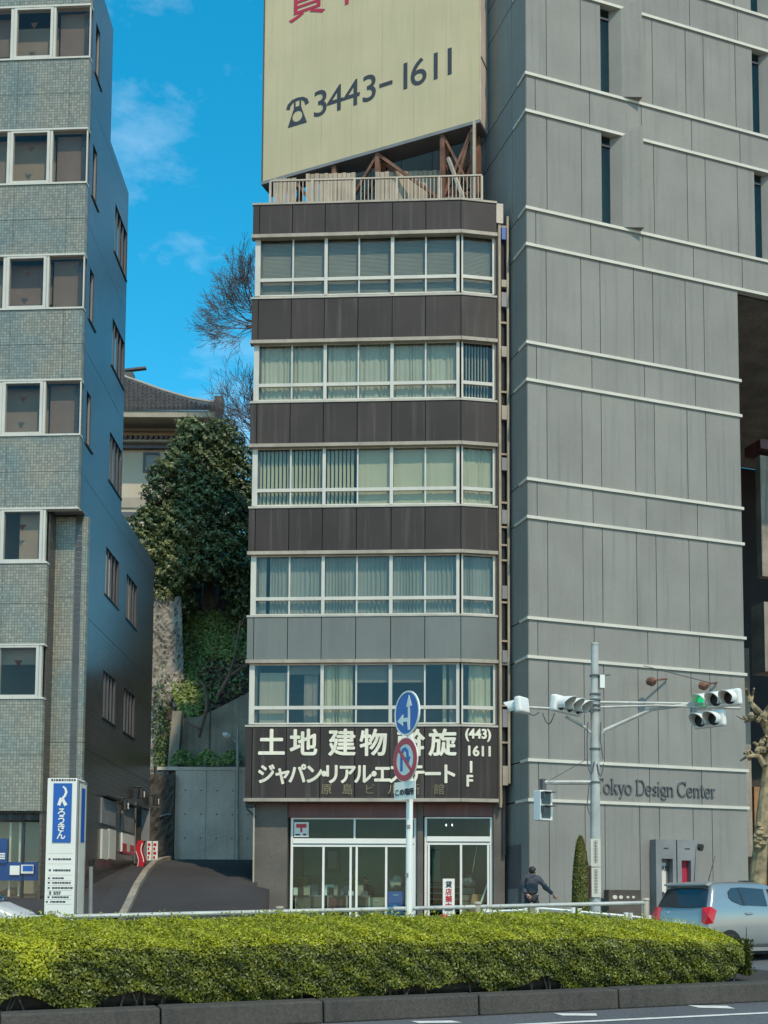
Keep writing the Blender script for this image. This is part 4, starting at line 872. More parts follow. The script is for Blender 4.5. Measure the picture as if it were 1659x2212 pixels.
# ================================================================== DRIVEWAY RAMP, WALLS, HILL
YT = 46.2; zt0 = atY(450, 1857, YT).z
def zd(y):
    t = min(max((y - 29.0) / (YT - 29.0), 0), 1.2); return gz(29) + .13 + (zt0 - gz(29) - .13) * (t + .70 * t * (1 - min(t, 1)))
def onramp(u, v, dz=0):
    a, b = 29.0, 47.5
    f = lambda y: atY(u, v, y).z - zd(y) - dz
    best = min((abs(f(29 + k * .05)), 29 + k * .05) for k in range(370)); y = best[1]; p = atY(u, v, y); return Vector((p.x, p.y, zd(y) + dz))
vs_, fs_ = [], []; xs_ = [-11.5, -9, -7, -5, -4.05]; ny = 30
for j in range(ny + 1):
    y = 28.2 + (47.6 - 28.2) * j / ny
    for x in xs_: vs_.append((x if x != -4.05 else (-3.5 if y < 34.2 else -4.05), y, zd(y)))
    vs_.append((-3.5 if y < 34.2 else -4.05, y, gz(y) - .1))
k = len(xs_) + 1
for j in range(ny):
    for i in range(k - 1): fs_.append((j * k + i, j * k + i + 1, (j + 1) * k + i + 1, (j + 1) * k + i))
tag(mobj('driveway', vs_, fs_, M['asph2'], smooth=True), kind='structure')
kp = [onramp(u, v) for u, v in ((262, 1990), (278, 1958), (295, 1920), (315, 1888), (333, 1869), (350, 1861), (368, 1857.5))]
kl = [onramp(u, v) for u, v in ((204, 1990), (222, 1955), (240, 1925), (262, 1895), (285, 1874), (318, 1862), (350, 1858))]
n = len(kp); vv = []; ff = []
for i in range(n): vv += [kl[i] + Vector((0, 0, .12)), kp[i] + Vector((0, 0, .12)), kp[i] + Vector((0.02, 0, -.05)), kl[i] + Vector((0, 0, -.05))]
for i in range(n - 1): ff += [(4 * i, 4 * i + 1, 4 * i + 5, 4 * i + 4), (4 * i + 1, 4 * i + 2, 4 * i + 6, 4 * i + 5)]
tag(mobj('driveway_footway', vv, ff, M['asph2']), kind='structure')
dk = thing('driveway_kerb', 'curved concrete kerb climbing beside the dark driveway', 'kerb', kp[0], 0)
for i in range(n - 1):
    for q in range(2):
        a = kp[i].lerp(kp[i + 1], q / 2 + .01); e = kp[i].lerp(kp[i + 1], q / 2 + .49); MB().bar(a + Vector((0, 0, .07)), e + Vector((0, 0, .07)), .20, .17).build('kerb_stone', M['rwallo'], dk)
D46 = Fr((0, 46.3), 0)
zt_, zb_ = D46.z(450, 1658), zt0 - .8
gw = thing('retaining_wall', 'smooth grey concrete retaining wall at the head of the driveway', 'wall', (D46.x(450, 1800), 46.3, zt0))
box('wall_slab', M['rwall'], gw, D46, D46.x(378, 1750), D46.x(600, 1750), 0, .5, zb_, zt_ - .12); box('coping', M['rwall'], gw, D46, D46.x(340, 1660), D46.x(600, 1660), -.03, .55, zt_ - .117, zt_ + .02)
for i in range(5):
    for j in range(4): x_ = D46.x(400 + 34 * i, 1750); z_ = zt0 + .9 + 1.0 * j; MB().disc(x_, z_, .035, -.006, -.001, 8).build('tie_hole', M['dgrey'], gw, D46.M)
for x_ in (D46.x(445, 1750), D46.x(508, 1750)): box('wall_joint', M['rwallo'], gw, D46, x_ - .012, x_ + .012, -.004, -.001, zb_ + .2, zt_ - .13)
dw = thing('stained_wall', 'dark stained rough wall between the left building and the grey retaining wall', 'wall', (D46.x(350, 1800), 46.0, zt0))
b = MB(); xw0, xw1 = D46.x(318, 1750), D46.x(378, 1750); nxx, nzz = 10, 22
gr = [[(xw0 + (xw1 - xw0) * i / nxx, -.25 + random.uniform(-.05, .05) * (0 < i < nxx), zb_ + (zt_ - .30 - .14 * i / nxx - zb_) * j / nzz) for i in range(nxx + 1)] for j in range(nzz + 1)]
b.add([p for r in gr for p in r], [(j * (nxx + 1) + i, j * (nxx + 1) + i + 1, (j + 1) * (nxx + 1) + i + 1, (j + 1) * (nxx + 1) + i) for j in range(nzz) for i in range(nxx)])
b.box(xw0, xw1, -.19, .3, zb_, zt_ - .31)
b.build('wall_face', M['dwall'], dw, D46.M); tb = MB().tube([(xw0 + .6, -.33, zt_ - 2.1), (xw0 + .9, -.33, zt_ - 2.0), (xw1 - .1, -.33, zt_ - 2.0)], .03, 6); tb.build('pipe', M['mgrey'], dw, D46.M)
# upper weathered wall with a leaning pilaster
D48 = Fr((0, 48.6), 0); P8 = lambda u, v, y=0: (D48.x(u, v, y), D48.z(u, v, y))
uw = thing('upper_retaining_wall', 'weathered streaked concrete wall with sloping top above the planted ledge', 'wall', (D48.x(450, 1600), 48.6, zt_))
MB().prism([P8(388, 1660), P8(560, 1660), P8(560, 1482), P8(525, 1502), (P8(470, 1530)), P8(430, 1548), P8(388, 1552)], 0, .6).build('wall_slab', M['rwallo'], uw, D48.M)
MB().prism([P8(366, 1664), P8(388, 1664), P8(397, 1540), P8(377, 1540)], -.5, .1).build('pilaster', M['rwallo'], uw, D48.M)
MB().box(P8(452, 1600)[0], P8(452, 1600)[0] + .05, -.02, .02, P8(452, 1660)[1], P8(452, 1520)[1]).build('drain_pipe', M['dark'], uw, D48.M)
tag(mobj('planting_ledge', [(D46.x(340, 1650), 46.5, zt_ - .03), (D46.x(600, 1650), 46.5, zt_ - .03), (D46.x(600, 1650), 49, zt_ + .1), (D46.x(340, 1650), 49, zt_ + .1)], [(0, 1, 2, 3)], M['soil']), kind='structure')
# rock face on the left of the slope
def sheet(name, corner, nu, nv, amp, m, kind='structure', freq=1.0):
    """bumpy sheet through a function (s,t)->world point"""
    vv = []
    for j in range(nv + 1):
        for i in range(nu + 1):
            p = corner(i / nu, j / nv); q = amp * (rng.normal() * .5 + math.sin(i * .9 * freq + 1.7 * math.sin(j * .7 * freq)) * .5); vv.append((p.x, p.y - q, p.z + q * .25))
    o = mobj(name, vv, [(j * (nu + 1) + i, j * (nu + 1) + i + 1, (j + 1) * (nu + 1) + i + 1, (j + 1) * (nu + 1) + i) for j in range(nv) for i in range(nu)], m); return tag(o, kind=kind)
sheet('rock_face', lambda s, t: atY(300 + 105 * s - 14 * t, 1680 - 390 * t, 49.0 + 2.5 * t), 26, 70, .10, M['rock'])
sheet('hillside', lambda s, t: atY(345 + 265 * s, 1560 - 345 * t - 30 * s * (1 - t), 49.4 + 6.2 * t), 30, 42, .10, M['soil'])
# big hill body behind everything
hv = []; 
for x in (-40, 30):
    for y, z in ((50.5, 0), (50.6, 7), (56, 13.5), (90, 16), (200, 18)): hv.append((x, y, z))
tag(mobj('hill', hv, [(i, i + 5, i + 6, i + 1) for i in range(4)], M['soil']), kind='structure')
M['ivy'] = leafmat('ivy_leaf', [(.03, .05, .016), (.12, .17, .04), (.24, .29, .07), (.42, .42, .13)], .2)
M['conif'] = leafmat('evergreen_leaf', [(.018, .032, .012), (.07, .10, .032), (.17, .19, .058), (.38, .34, .14)], .15)
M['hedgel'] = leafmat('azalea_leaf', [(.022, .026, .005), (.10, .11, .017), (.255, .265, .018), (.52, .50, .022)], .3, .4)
M['cypl'] = leafmat('cypress_leaf', [(.05, .055, .008), (.14, .14, .018), (.22, .20, .03)], .15)
def ivy(name, label, cat, region, n, size, kind, yoff=.3, tone=(.2, .8)):
    P = []; 
    while len(P) < n:
        s, t = random.random(), random.random(); q = region(s, t)
        if q is not None: P.append(q + Vector((0, -random.random() * yoff, random.uniform(-.05, .05))))
    P = np.array([tuple(p) for p in P]); N = np.tile([0, -.75, .45], (len(P), 1)); cl = np.sin(P[:, 0] * 2.1 + P[:, 2] * 1.3) * .5 + .5
    o = leaves(name, P, N, size, tone[0] + (tone[1] - tone[0]) * (rng.random(n) * .6 + cl * .4), M[kind], None, .6, .55)
    return tag(o, label, cat, None, 'stuff')
def ivyreg(s, t):
    u = 374 + 165 * s; v = 1325 + 250 * t
    lim = 396 - 28 * t + 16 * math.sin(v * .05)
    if u < lim: return None
    if v > 1575 - (u - 380) * .55: return None
    if u > 440 + 10 * math.sin(v * .08) and v > 1425 and random.random() < .86: return None
    return atY(u, v, 49.1 + 5.5 * max(0, (1560 - v) / 270))
ivy('hillside_ivy', 'mass of green ivy hanging down the slope beside the pale rock', 'ivy', ivyreg, 9000, .20, 'ivy', .45)
ivy('ledge_plants', 'low dark leafy plants along the ledge on top of the grey wall', 'ground cover', lambda s, t: atY(372 + 150 * s, 1652 - (10 + 22 * abs(math.sin(s * 9)) * .9) * t, 46.9 + t), 1500, .20, 'ivy', .4)
tw = MB()
for k in range(170):
    u, v = random.uniform(425, 535), random.uniform(1420, 1535); p = atY(u, v, 49.0 + 5.5 * max(0, (1560 - v) / 270)) + Vector((0, -.25, 0)); pts = [p]
    for q in range(4): pts.append(pts[-1] + Vector((random.uniform(-.35, .45), random.uniform(-.1, .05), random.uniform(-.30, .12))))
    tw.tube(pts, [.022, .018, .014, .01, .006], 3, False)
M['drytwig'] = mat('dry_brown_twig', (.17, .115, .085), .9, var=.35)
tag(tw.build('dry_brush', M['drytwig']), 'tangle of dry brown twigs on the slope above the weathered wall', 'brush', None, 'stuff')
ivy('trailing_creeper', 'thin dry creeper trailing over the foot of the pale rock face', 'creeper', lambda s, t: atY(334 + 48 * s * (1 - .5 * t), 1660 - 230 * t * random.random() ** .6, 48.9 + .8 * t), 900, .14, 'ivy', .25, (.0, .4))
vt = thing('climbing_vine', 'bare crooked vine trunk climbing over the edge of the weathered wall', 'vine', atY(430, 1600, 48.3))
MB().tube([atY(u, v, 48.2) for u, v in ((430, 1592), (438, 1560), (446, 1535), (448, 1505), (441, 1480), (430, 1470))], [.07, .075, .08, .075, .06, .04], 6).tube([atY(u, v, 48.1) for u, v in ((432, 1575), (415, 1566), (398, 1556))], [.05, .04, .03], 5).build('stem', M['drytwig'], vt)
vt = thing('bare_sapling', 'thin bare sapling trunk standing beside the narrow block on the slope', 'tree', atY(470, 1500, 50))
MB().tube([atY(u, v, 50) for u, v in ((470, 1505), (495, 1460), (507, 1420), (520, 1340))], [.09, .08, .06, .04], 6).tube([atY(u, v, 50) for u, v in ((495, 1462), (520, 1445), (540, 1432))], [.06, .05, .04], 5).tube([atY(u, v, 50) for u, v in ((514, 1375), (500, 1362), (522, 1350), (530, 1325))], [.04, .03, .03, .02], 5).build('trunk', M['drytwig'], vt)
# ------------------------------------------------------------------ evergreen tree
YC = 54.0
ct = thing('evergreen_tree', 'large dense dark evergreen tree on the slope in front of the cream temple', 'tree', atY(440, 1335, YC))
MB().tube([atY(452, 1400, YC), atY(455, 1250, YC), atY(450, 1100, YC), atY(455, 960, YC)], [.5, .4, .3, .1], 8).build('trunk', M['bark'], ct)
outl = [(905, 405, 470), (940, 385, 500), (1000, 345, 540), (1060, 325, 560), (1120, 300, 565), (1180, 285, 570), (1240, 295, 570), (1290, 315, 570), (1335, 340, 575)]
def outline(v):
    for i in range(len(outl) - 1):
        a, b_ = outl[i], outl[i + 1]
        if a[0] <= v <= b_[0]: t = (v - a[0]) / (b_[0] - a[0]); return a[1] + (b_[1] - a[1]) * t, a[2] + (b_[2] - a[2]) * t
    return None
Pn, Nn, Tn = [], [], []
lobes = []
tries = 0
while len(lobes) < 46 and tries < 4000:
    tries += 1; v = random.uniform(925, 1325); l, r = outline(v); rad = random.uniform(26, 52); u = random.uniform(l + rad * .55, r - rad * .2)
    if 1240 < v and 395 < u < 510: continue
    if any(math.hypot(u - a[0], (v - a[1]) * 1.2) < (rad + a[2]) * .52 for a in lobes): continue
    lobes.append((u, v, rad))
for u, v, rad in lobes:
    l, r = outline(v); t = max(-1, min(1, (u - (l + r) / 2) / ((r - l) / 2))); c = np.array(tuple(atY(u, v, YC - math.sqrt(1 - t * t) * (r - l) / 2 / 46 * .7))); R0 = rad / 44.4; m_ = int(1500 * (rad / 40) ** 2)
    d = rng.normal(0, 1, (m_, 3)); d /= np.linalg.norm(d, axis=1, keepdims=True); d[:, 1] -= .35; d[:, 2] += .15; d /= np.linalg.norm(d, axis=1, keepdims=True)
    ph = rng.random(3) * 6; lump = 1 + .22 * np.sin(d[:, 0] * 6 + ph[0]) * np.sin(d[:, 2] * 7 + ph[1]) + .14 * np.sin(d[:, 0] * 13 + d[:, 2] * 11 + ph[2]); rr_ = R0 * lump * rng.uniform(.80, 1.06, m_)
    Pn.append(c + d * rr_[:, None] * np.array([1.12, 1.0, .86])); Nn.append(d * .8 + np.array([0, -.1, .45])); b0 = random.uniform(.22, .5) + (.2 if u < 420 else 0) * random.random(); Tn.append(np.clip(b0 + .25 * (lump - 1) / .3 + rng.normal(0, .15, m_), 0, 1))  # left lobes paler: sunlight on that side put into the leaf tone
# inner leaves that close the crown
m_ = 9000; q = []
while len(q) < m_:
    v = random.uniform(930, 1330); l, r = outline(v); u = random.uniform(l + 22, r - 6)
    if 1250 < v and 400 < u < 505: continue
    q.append(tuple(atY(u, v, YC - random.uniform(0, 1.3))))
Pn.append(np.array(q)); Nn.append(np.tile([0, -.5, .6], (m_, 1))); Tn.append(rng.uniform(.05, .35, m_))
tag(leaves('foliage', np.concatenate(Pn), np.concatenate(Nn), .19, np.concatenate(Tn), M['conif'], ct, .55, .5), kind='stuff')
# ------------------------------------------------------------------ temple on the hill
YT2 = 64.0; T = Fr((0, YT2), 0); tp = lambda u, v, y=0: T.px(u, v, y)
te = thing('temple_hall', 'cream temple hall with a curved grey tiled roof on the hill', 'building', (T.x(380, 1000), YT2, 14))
wx0, wx1 = T.x(200, 1000), T.x(462, 1000)
box('wall', M['stucco'], te, T, wx0, wx1, 0, 10, 10, T.z(380, 905)); box('plinth_band', M['eave'], te, T, wx0, wx1 + .1, -.08, 0, T.z(380, 1098), T.z(380, 1076)); box('plinth_band', M['dgrey'], te, T, wx0, wx1 + .1, -.15, 0, T.z(380, 1120), T.z(380, 1108))
# window
b = MB(); a0, c1 = tp(309, 1021); a1, c0 = tp(345, 978); b.box(a0, a1, -.1, .05, c1, c1 + .12).box(a0, a1, -.1, .05, c0 - .12, c0).box(a0, a0 + .12, -.1, .05, c1 + .12, c0 - .12).box(a1 - .12, a1, -.1, .05, c1 + .12, c0 - .12)
wdw = b.build('window', M['dgrey'], te, T.M); box('pane', M['mgrey'], wdw, T, a0 + .12, a1 - .12, -.03, -.01, c1 + .12, c0 - .12)
# lower tile belt (mokoshi) and main eave
bz = T.z(380, 945, -.9); box('belt_beam', M['eave'], te, T, wx0, T.x(462, 940, -.7), -.7, 0, bz - .16, bz - .02); box('belt_shadow_board', M['dgrey'], te, T, wx0, wx1 + .3, -.35, 0, bz - .4, bz - .165)
n = 34; x0 = wx0
for i in range(n):
    x = x0 + i * .30
    if x > T.x(470, 940, -.7): break
    MB().tube([(x, -.85, bz + .02), (x, -.1, bz + .35)], .11, 6).build('roof_tile', M['tile'], te, T.M)
ez = T.z(380, 883, -2.2); ex1 = T.x(461, 890, -2.2)
box('eave_board', M['eave'], te, T, T.x(180, 890, -2.2), ex1 + .1, -2.2, -1.9, T.z(380, 901, -2.2), T.z(380, 887, -2.2)); box('eave_soffit', M['eave'], te, T, T.x(180, 890, -2.2), ex1, -1.89, .0, T.z(380, 899, -2.0), T.z(380, 895, -2.0))
box('rafter_wall', M['stucco'], te, T, wx0, wx1 + .2, -.3, -.01, T.z(380, 935), T.z(380, 904))
box('gable_end_board', M['dgrey'], te, T, ex1 + .1, ex1 + .4, -2.2, 3, T.z(470, 940, -1), T.z(470, 886, -2))
# roof: rows of tile columns up the concave slope to the hip ridge
ridge = [(240, 805), (278, 822), (310, 833), (345, 846), (380, 857), (415, 867), (450, 873), (470, 876)]
def rzv(u):
    for i in range(len(ridge) - 1):
        a, c = ridge[i], ridge[i + 1]
        if a[0] <= u <= c[0]: return a[1] + (c[1] - a[1]) * (u - a[0]) / (c[0] - a[0])
    return ridge[0][1] if u < 240 else 876
vE = 882; tilecol = 0; bt_ = MB()
u = 236
while u < 462:
    vt_ = rzv(u); du = 9.6; rows_ = max(1, int((vE - vt_) / 6.5))
    for k in range(rows_):
        f0, f1 = k / rows_, (k + 1) / rows_; va, vb_ = vE - (vE - vt_) * f0, vE - (vE - vt_) * f1
        ya, yb = -2.3 + 4.5 * f0 * (vE - vt_) / 60, -2.3 + 4.5 * f1 * (vE - vt_) / 60 + .05
        pa, pb_, pc_, pd = [Vector(T.M.inverted() @ T.w(T.x(uu, vv_, yy), yy, T.z(uu, vv_, yy))) for uu, vv_, yy in ((u + .1, va, ya), (u + du - .1, va, ya), (u + du - .1, vb_, yb), (u + .1, vb_, yb))]
        up = Vector((0, -.03, .10)); mid0 = (pa + pb_) / 2 + Vector((0, -.10, .20)); mid1 = (pd + pc_) / 2 + Vector((0, -.0, .06))
        mobj('roof_tile', [pa, mid0, pb_, pc_, mid1, pd, pa - up * 1.1, pb_ - up * 1.1], [(0, 1, 4, 5), (1, 2, 3, 4), (0, 6, 7, 2, 1)], M['tile'], te, T.M)
    u += du
us_ = list(range(232, 470, 14)); vv = []
for q in us_:
    for f in (0, .5, 1): v_ = vE - (vE - rzv(q)) * f; y_ = -2.1 + 4.5 * f * (vE - rzv(q)) / 60; vv.append((T.x(q, v_, y_), y_, T.z(q, v_, y_) - .06))
mobj('roof_underlay', vv, [(3 * i + j, 3 * i + 3 + j, 3 * i + 4 + j, 3 * i + 1 + j) for i in range(len(us_) - 1) for j in (0, 1)], M['tile'], te, T.M)
vr = [T.w(T.x(a, b_, -1.5 + 4 * (vE - b_) / 60), -1.5 + 4 * (vE - b_) / 60, T.z(a, b_, -1.5 + 4 * (vE - b_) / 60)) for a, b_ in ridge]
MB().tube([p + Vector((0, 0, -.12)) for p in vr], .26, 6).build('hip_ridge', M['tile'], te); MB().tube([p + Vector((0, -.1, .10)) for p in vr], .11, 6).build('hip_ridge_cap', M['eave'], te)
p = vr[-1]; MB().box(p.x - .15, p.x + .35, p.y - .3, p.y + .2, p.z - .35, p.z + .45).build('ridge_end_tile', M['tile'], te)
a, c = T.px(277, 822, 3); MB().box(a - 3, a + .35, 2.7, 3.3, c - .3, c + .42).bar((a - 2.5, 3, c + .35), (a + 1.1, 3, c + .8), .3, .12).build('main_ridge', M['tile'], te, T.M)
MB().box(wx0, wx1 - .5, 1, 9, ez - .3, ez + 1.0).build('roof_core', M['tile'], te, T.M)
# ------------------------------------------------------------------ bare winter trees behind the narrow block
def crown_tree(label, cu, cv, Y, Rpx, a0, a1, nb, seed, lv=6):
    """old bare tree: a trunk and a rounded fan of fine twigs"""
    rnd = random.Random(seed); c = atY(cu, cv, Y); R0 = Rpx * Y / FOC; t = thing('bare_tree', label, 'tree', (c.x, Y, 13), 0, None); limb = MB(); tw = MB()
    limb.tube([(c.x + .3, Y, 12.5), (c.x + .15, Y, (12.5 + c.z) / 2), tuple(c)], [.36, .28, .2], 8)
    def grow(p, d, L, r, lev):
        pts = [p]; dd = d.copy()
        for k in range(4):
            out = (pts[-1] - c); out = out.normalized() if out.length > .1 else d
            dd = (dd + Vector((rnd.uniform(-.2, .2), rnd.uniform(-.2, .2), rnd.uniform(-.16, .16))) + out * .12).normalized(); pts.append(pts[-1] + dd * L / 4)
        rs = [max(.009, r * (1 - .12 * k)) for k in range(5)]; (limb if lev < 2 else tw).tube(pts, rs, 6 if lev < 2 else 3, False)
        if lev >= lv: return
        for k in range(3):
            q = rnd.uniform(.3, 1.0) if k else 1.0; i = min(3, int(q * 4)); pp = pts[i].lerp(pts[i + 1], q * 4 - i); sd = (1 if k % 2 else -1) * rnd.uniform(.35, .85); nd = (dd + Vector((-dd.z, rnd.uniform(-.8, .8), dd.x)) * sd).normalized(); grow(pp, nd, L * rnd.uniform(.62, .82), rs[-1] * (.85 if k == 0 else .6), lev + 1)
    for k in range(nb):
        a = R_(a0 + (a1 - a0) * (k + .5) / nb + rnd.uniform(-5, 5)); grow(c, Vector((math.cos(a), rnd.uniform(-.35, .35), math.sin(a))).normalized(), R0 * .36, .10, 1)
    limb.build('trunk', M['twig'], t); tag(tw.build('twigs', M['twig'], t), kind='stuff')
crown_tree('tall bare winter tree whose rounded twig crown shows left of the narrow block', 592, 700, 58, 175, 60, 205, 11, 4)
crown_tree('lower bare tree with upswept twigs just left of the narrow block above the evergreen', 622, 990, 56, 235, 100, 166, 8, 9)
# ------------------------------------------------------------------ street lamp on the driveway
q = onramp(513, 1856)
slp = thing('street_lamp', 'slim grey street lamp with curved arm in front of the retaining wall', 'street lamp', (q.x, 45.6, zt0)); D45 = Fr((0, 45.6), 0); L5 = lambda u, v: Vector((D45.x(u, v), 45.6, D45.z(u, v)))
MB().tube([L5(513, 1862), L5(513, 1730), L5(513.5, 1600), L5(514, 1575)], [.075, .065, .05, .03], 8).tube([L5(513, 1605), L5(503, 1597), L5(494, 1592)], .035, 6).build('pole', M['galv'], slp)
MB().tube([L5(497, 1593), L5(490, 1588), L5(481, 1585)], [.08, .13, .06], 8).build('lamp_head', M['white2'], slp)
# ------------------------------------------------------------------ red banner stand + menu board by the doorway
q = atY(304, 1864, 38.9); q.z = zd(38.9)
rs_ = thing('red_stand_sign', 'curved red and white stand sign by the dark doorway', 'sign', (q.x, q.y, q.z)); DQ = Fr((0, q.y), 0); a0 = DQ.x(297, 1840); a1 = DQ.x(311, 1840); h = DQ.z(304, 1816)
b = MB(); nb_ = 12
for i in range(nb_):
    t0_, t1_ = i / nb_, (i + 1) / nb_; za, zb2 = q.z + .05 + (h - q.z - .05) * t0_, q.z + .05 + (h - q.z - .05) * t1_; f = lambda t: .05 * math.sin(t * 7)
    b.add([(a0 + f(t0_), -.12, za), (a1 + f(t0_), -.12, za), (a1 + f(t1_), -.12, zb2), (a0 + f(t1_), -.12, zb2), (a0 + f(t0_), .12, za), (a1 + f(t0_), .12, za), (a1 + f(t1_), .12, zb2), (a0 + f(t1_), .12, zb2)], [(0, 1, 2, 3), (7, 6, 5, 4), (0, 3, 7, 4), (1, 5, 6, 2), (3, 2, 6, 7)])
b.build('red_body', M['sred'], rs_, DQ.M); b = MB()
b.ribbon([(a1 + .05 * math.sin(k / 10 * 7) - .03, q.z + .05 + (h - q.z - .05) * k / 10) for k in range(2, 10)], .03, -.135, -.122); b.build('white_edge', M['swhite'], rs_, DQ.M); b = MB(); b.ribbon([(a0 + .05 * math.sin(k / 10 * 7) + .02, q.z + .05 + (h - q.z - .05) * k / 10) for k in range(0, 7)], .018, -.135, -.122); b.build('white_edge', M['swhite'], rs_, DQ.M)
q2 = atY(329, 1857, 41.6); q2.z = zd(41.6); DQ2 = Fr((0, q2.y), 0)
mb_ = thing('menu_board', 'white stand board with red print beside the red stand sign', 'sign', q2)
for k, (u0, u1) in enumerate(((318, 328), (330, 341))):
    x0, x1 = DQ2.x(u0, 1840), DQ2.x(u1, 1840); z1 = DQ2.z(328, 1817); bd = box('board', M['swhite'], mb_, DQ2, x0, x1, -.05, 0, q2.z, z1)
    b = MB()
    for j in range(4): b.box(x0 + .03, x1 - .05 - .04 * (j % 2), -.06, -.052, z1 - .18 - j * .16, z1 - .08 - j * .16)
    b.build('board_print', M['sred'], bd, DQ2.M)
# ================================================================== STREET FURNITURE
# ---- bank pylon sign
pp = atY(133, 1850, 27.4); PY = Fr((pp.x, pp.y), -2.5)
x0, x1 = PY.x(98.5, 1850), PY.x(164, 1850); z0, z1 = gz(27.4), PY.z(130, 1681); w_ = x1 - x0
py = thing('pylon_sign', 'tall white pylon sign with a blue panel in front of the tiled building', 'sign', PY.w((x0 + x1) / 2, .3, z0), -2.5)
bevel(box('body', M['swhite'], py, PY, x0, x1 - .02, 0, .66, z0 + .05, z1), .01); box('side_frame', M['mgrey'], py, PY, x1 - .018, x1 + .02, .02, .70, z0, z1 - .04)
sd = Fr(PY.w(x1 + .02, 0, 0), 87.5); box('side_panel', M['ctrim'], py, sd, .12, .60, -.012, -.001, z0 + .1, z1 - .12); box('side_blue_panel', M['blue'], py, sd, .22, .50, -.02, -.013, PY.z(130, 1818), PY.z(130, 1700))
bu0, bu1, bv0, bv1 = 112, 153.5, 1692, 1820
X = lambda t: x0 + w_ * t; ZV = lambda v: PY.z(130, v)
bl = box('blue_panel', M['blue'], py, PY, X(.21), X(.82), -.02, -.002, ZV(bv1), ZV(bv0))
b = MB(); b.ribbon([(X(.52), ZV(1699)), (X(.60), ZV(1703)), (X(.64), ZV(1711)), (X(.60), ZV(1719)), (X(.53), ZV(1724)), (X(.56), ZV(1731)), (X(.64), ZV(1740))], [.03, .05, .06, .06, .06, .07, .09], -.03, -.022); b.ribbon([(X(.48), ZV(1724)), (X(.40), ZV(1740))], .08, -.03, -.022); b.build('emblem', M['swhite'], py, PY.M)
for i, ch in enumerate('ろうきん'):
    v = 1762 + i * 16.5; text('lettering', ch, M['swhite'], py, PY, X(.50), -.024, ZV(v), .235, .005, .002, 'CENTER')
text('lettering', '○○○東京五反田支店', M['ink'], py, PY, X(.5), -.006, ZV(1690), .085, .002, .002, 'CENTER') if False else None
b = MB()
for v, a, e in ((1685, .12, .88),):
    x = X(a)
    while x < X(e): ww = random.uniform(.03, .06); b.box(x, x + ww, -.006, -.001, ZV(v + 2.2), ZV(v - 2.2)); x += ww + .02
for v, a, e, hgt in ((1856, .10, .85, 2), (1880, .12, .85, 2.2), (1897, .10, .6, 1.8), (1907, .10, .85, 1.8), (1918, .10, .85, 1.8), (1927, .15, .5, 1.4), (1931, .15, .5, 1.4), (1938, .10, .78, 1.8), (1948, .05, .68, 1.8)):
    x = X(a); b.box(x, x + .05, -.006, -.001, ZV(v + hgt), ZV(v - hgt)); x += .11
    while x < X(e): ww = random.uniform(.03, .08); b.box(x, x + ww, -.006, -.001, ZV(v + hgt), ZV(v - hgt)); x += ww + .013
b.build('tenant_print', M['ink'], py, PY.M)
b = MB()
for v in (1843, 1866, 1890, 1902, 1912.5, 1923, 1934, 1943, 1953): b.box(X(.08), X(.9), -.004, -.001, ZV(v + .4), ZV(v - .4))
b.build('tenant_rule', M['rwall'], py, PY.M)
bp = thing('bollard_post', 'thin dark capped post standing right of the white pylon sign', 'post', (atY(196, 1950, 28).x, 28, gz(28))); F28 = Fr((0, 28), 0)
MB().tube([(F28.x(196, 1970), 0, gz(28)), (F28.x(197, 1850), 0, F28.z(197, 1872))], .05, 8).build('post', M['mgrey'], bp, F28.M); MB().tube([(F28.x(197, 1850), 0, F28.z(197, 1872)), (F28.x(197, 1850), 0, F28.z(197, 1858))], [.05, .11], 8).build('cap', M['dark'], bp, F28.M)
# ---- HEDGE on the median
hz0 = MED.px(830, 2148, .34)[1]; hze = MED.px(830, 2032, .36)[1]; hzt = MED.px(830, 1978, 1.75)[1]
HX0, HX1 = MED.px(-260, 2100, .36)[0], MED.px(1650, 2080, .36)[0]
prof = [(.40, kh - .04), (.33, kh + .1), (.31, hze - .14), (.36, hze - .02), (.52, hze + .06), (.95, hze + (hzt - hze) * .55), (1.5, hzt - .02), (1.85, hzt), (2.2, hzt - .12), (2.35, hzt - .5), (2.38, kh)]
hd = thing('clipped_hedge', 'long clipped azalea hedge, yellow green on top, in the median', 'hedge', MED.w((HX0 + HX1) / 2, 1.2, 0), STREET)
plen = [0]
for i in range(1, len(prof)): plen.append(plen[-1] + math.hypot(prof[i][0] - prof[i - 1][0], prof[i][1] - prof[i - 1][1]))
def prof_at(s):
    i = max(0, min(len(prof) - 2, int(np.searchsorted(plen, s) - 1))); t = (s - plen[i]) / (plen[i + 1] - plen[i]); a, c = prof[i], prof[i + 1]
    ny, nz = -(c[1] - a[1]), (c[0] - a[0]); l = math.hypot(ny, nz); return a[0] + (c[0] - a[0]) * t, a[1] + (c[1] - a[1]) * t, ny / l, nz / l
vis = plen[8]                                     # front and top get the dense leaves
def und(x, y): return .018 * np.sin(x * 1.9 + 1) + .016 * np.sin(x * 4.3 + y * 3) + .014 * np.sin(x * 9.1 + y * 7)
PT, NT, TT = [], [], []
NL = 190000
S_ = rng.random(NL) * vis; Xs = HX0 + (HX1 - HX0) * rng.random(NL)
tab = np.array([prof_at(s) for s in np.linspace(0, vis, 400)]); ii = np.clip((S_ / vis * 399).astype(int), 0, 399)
yy, zz_, n_y, n_z = tab[ii].T
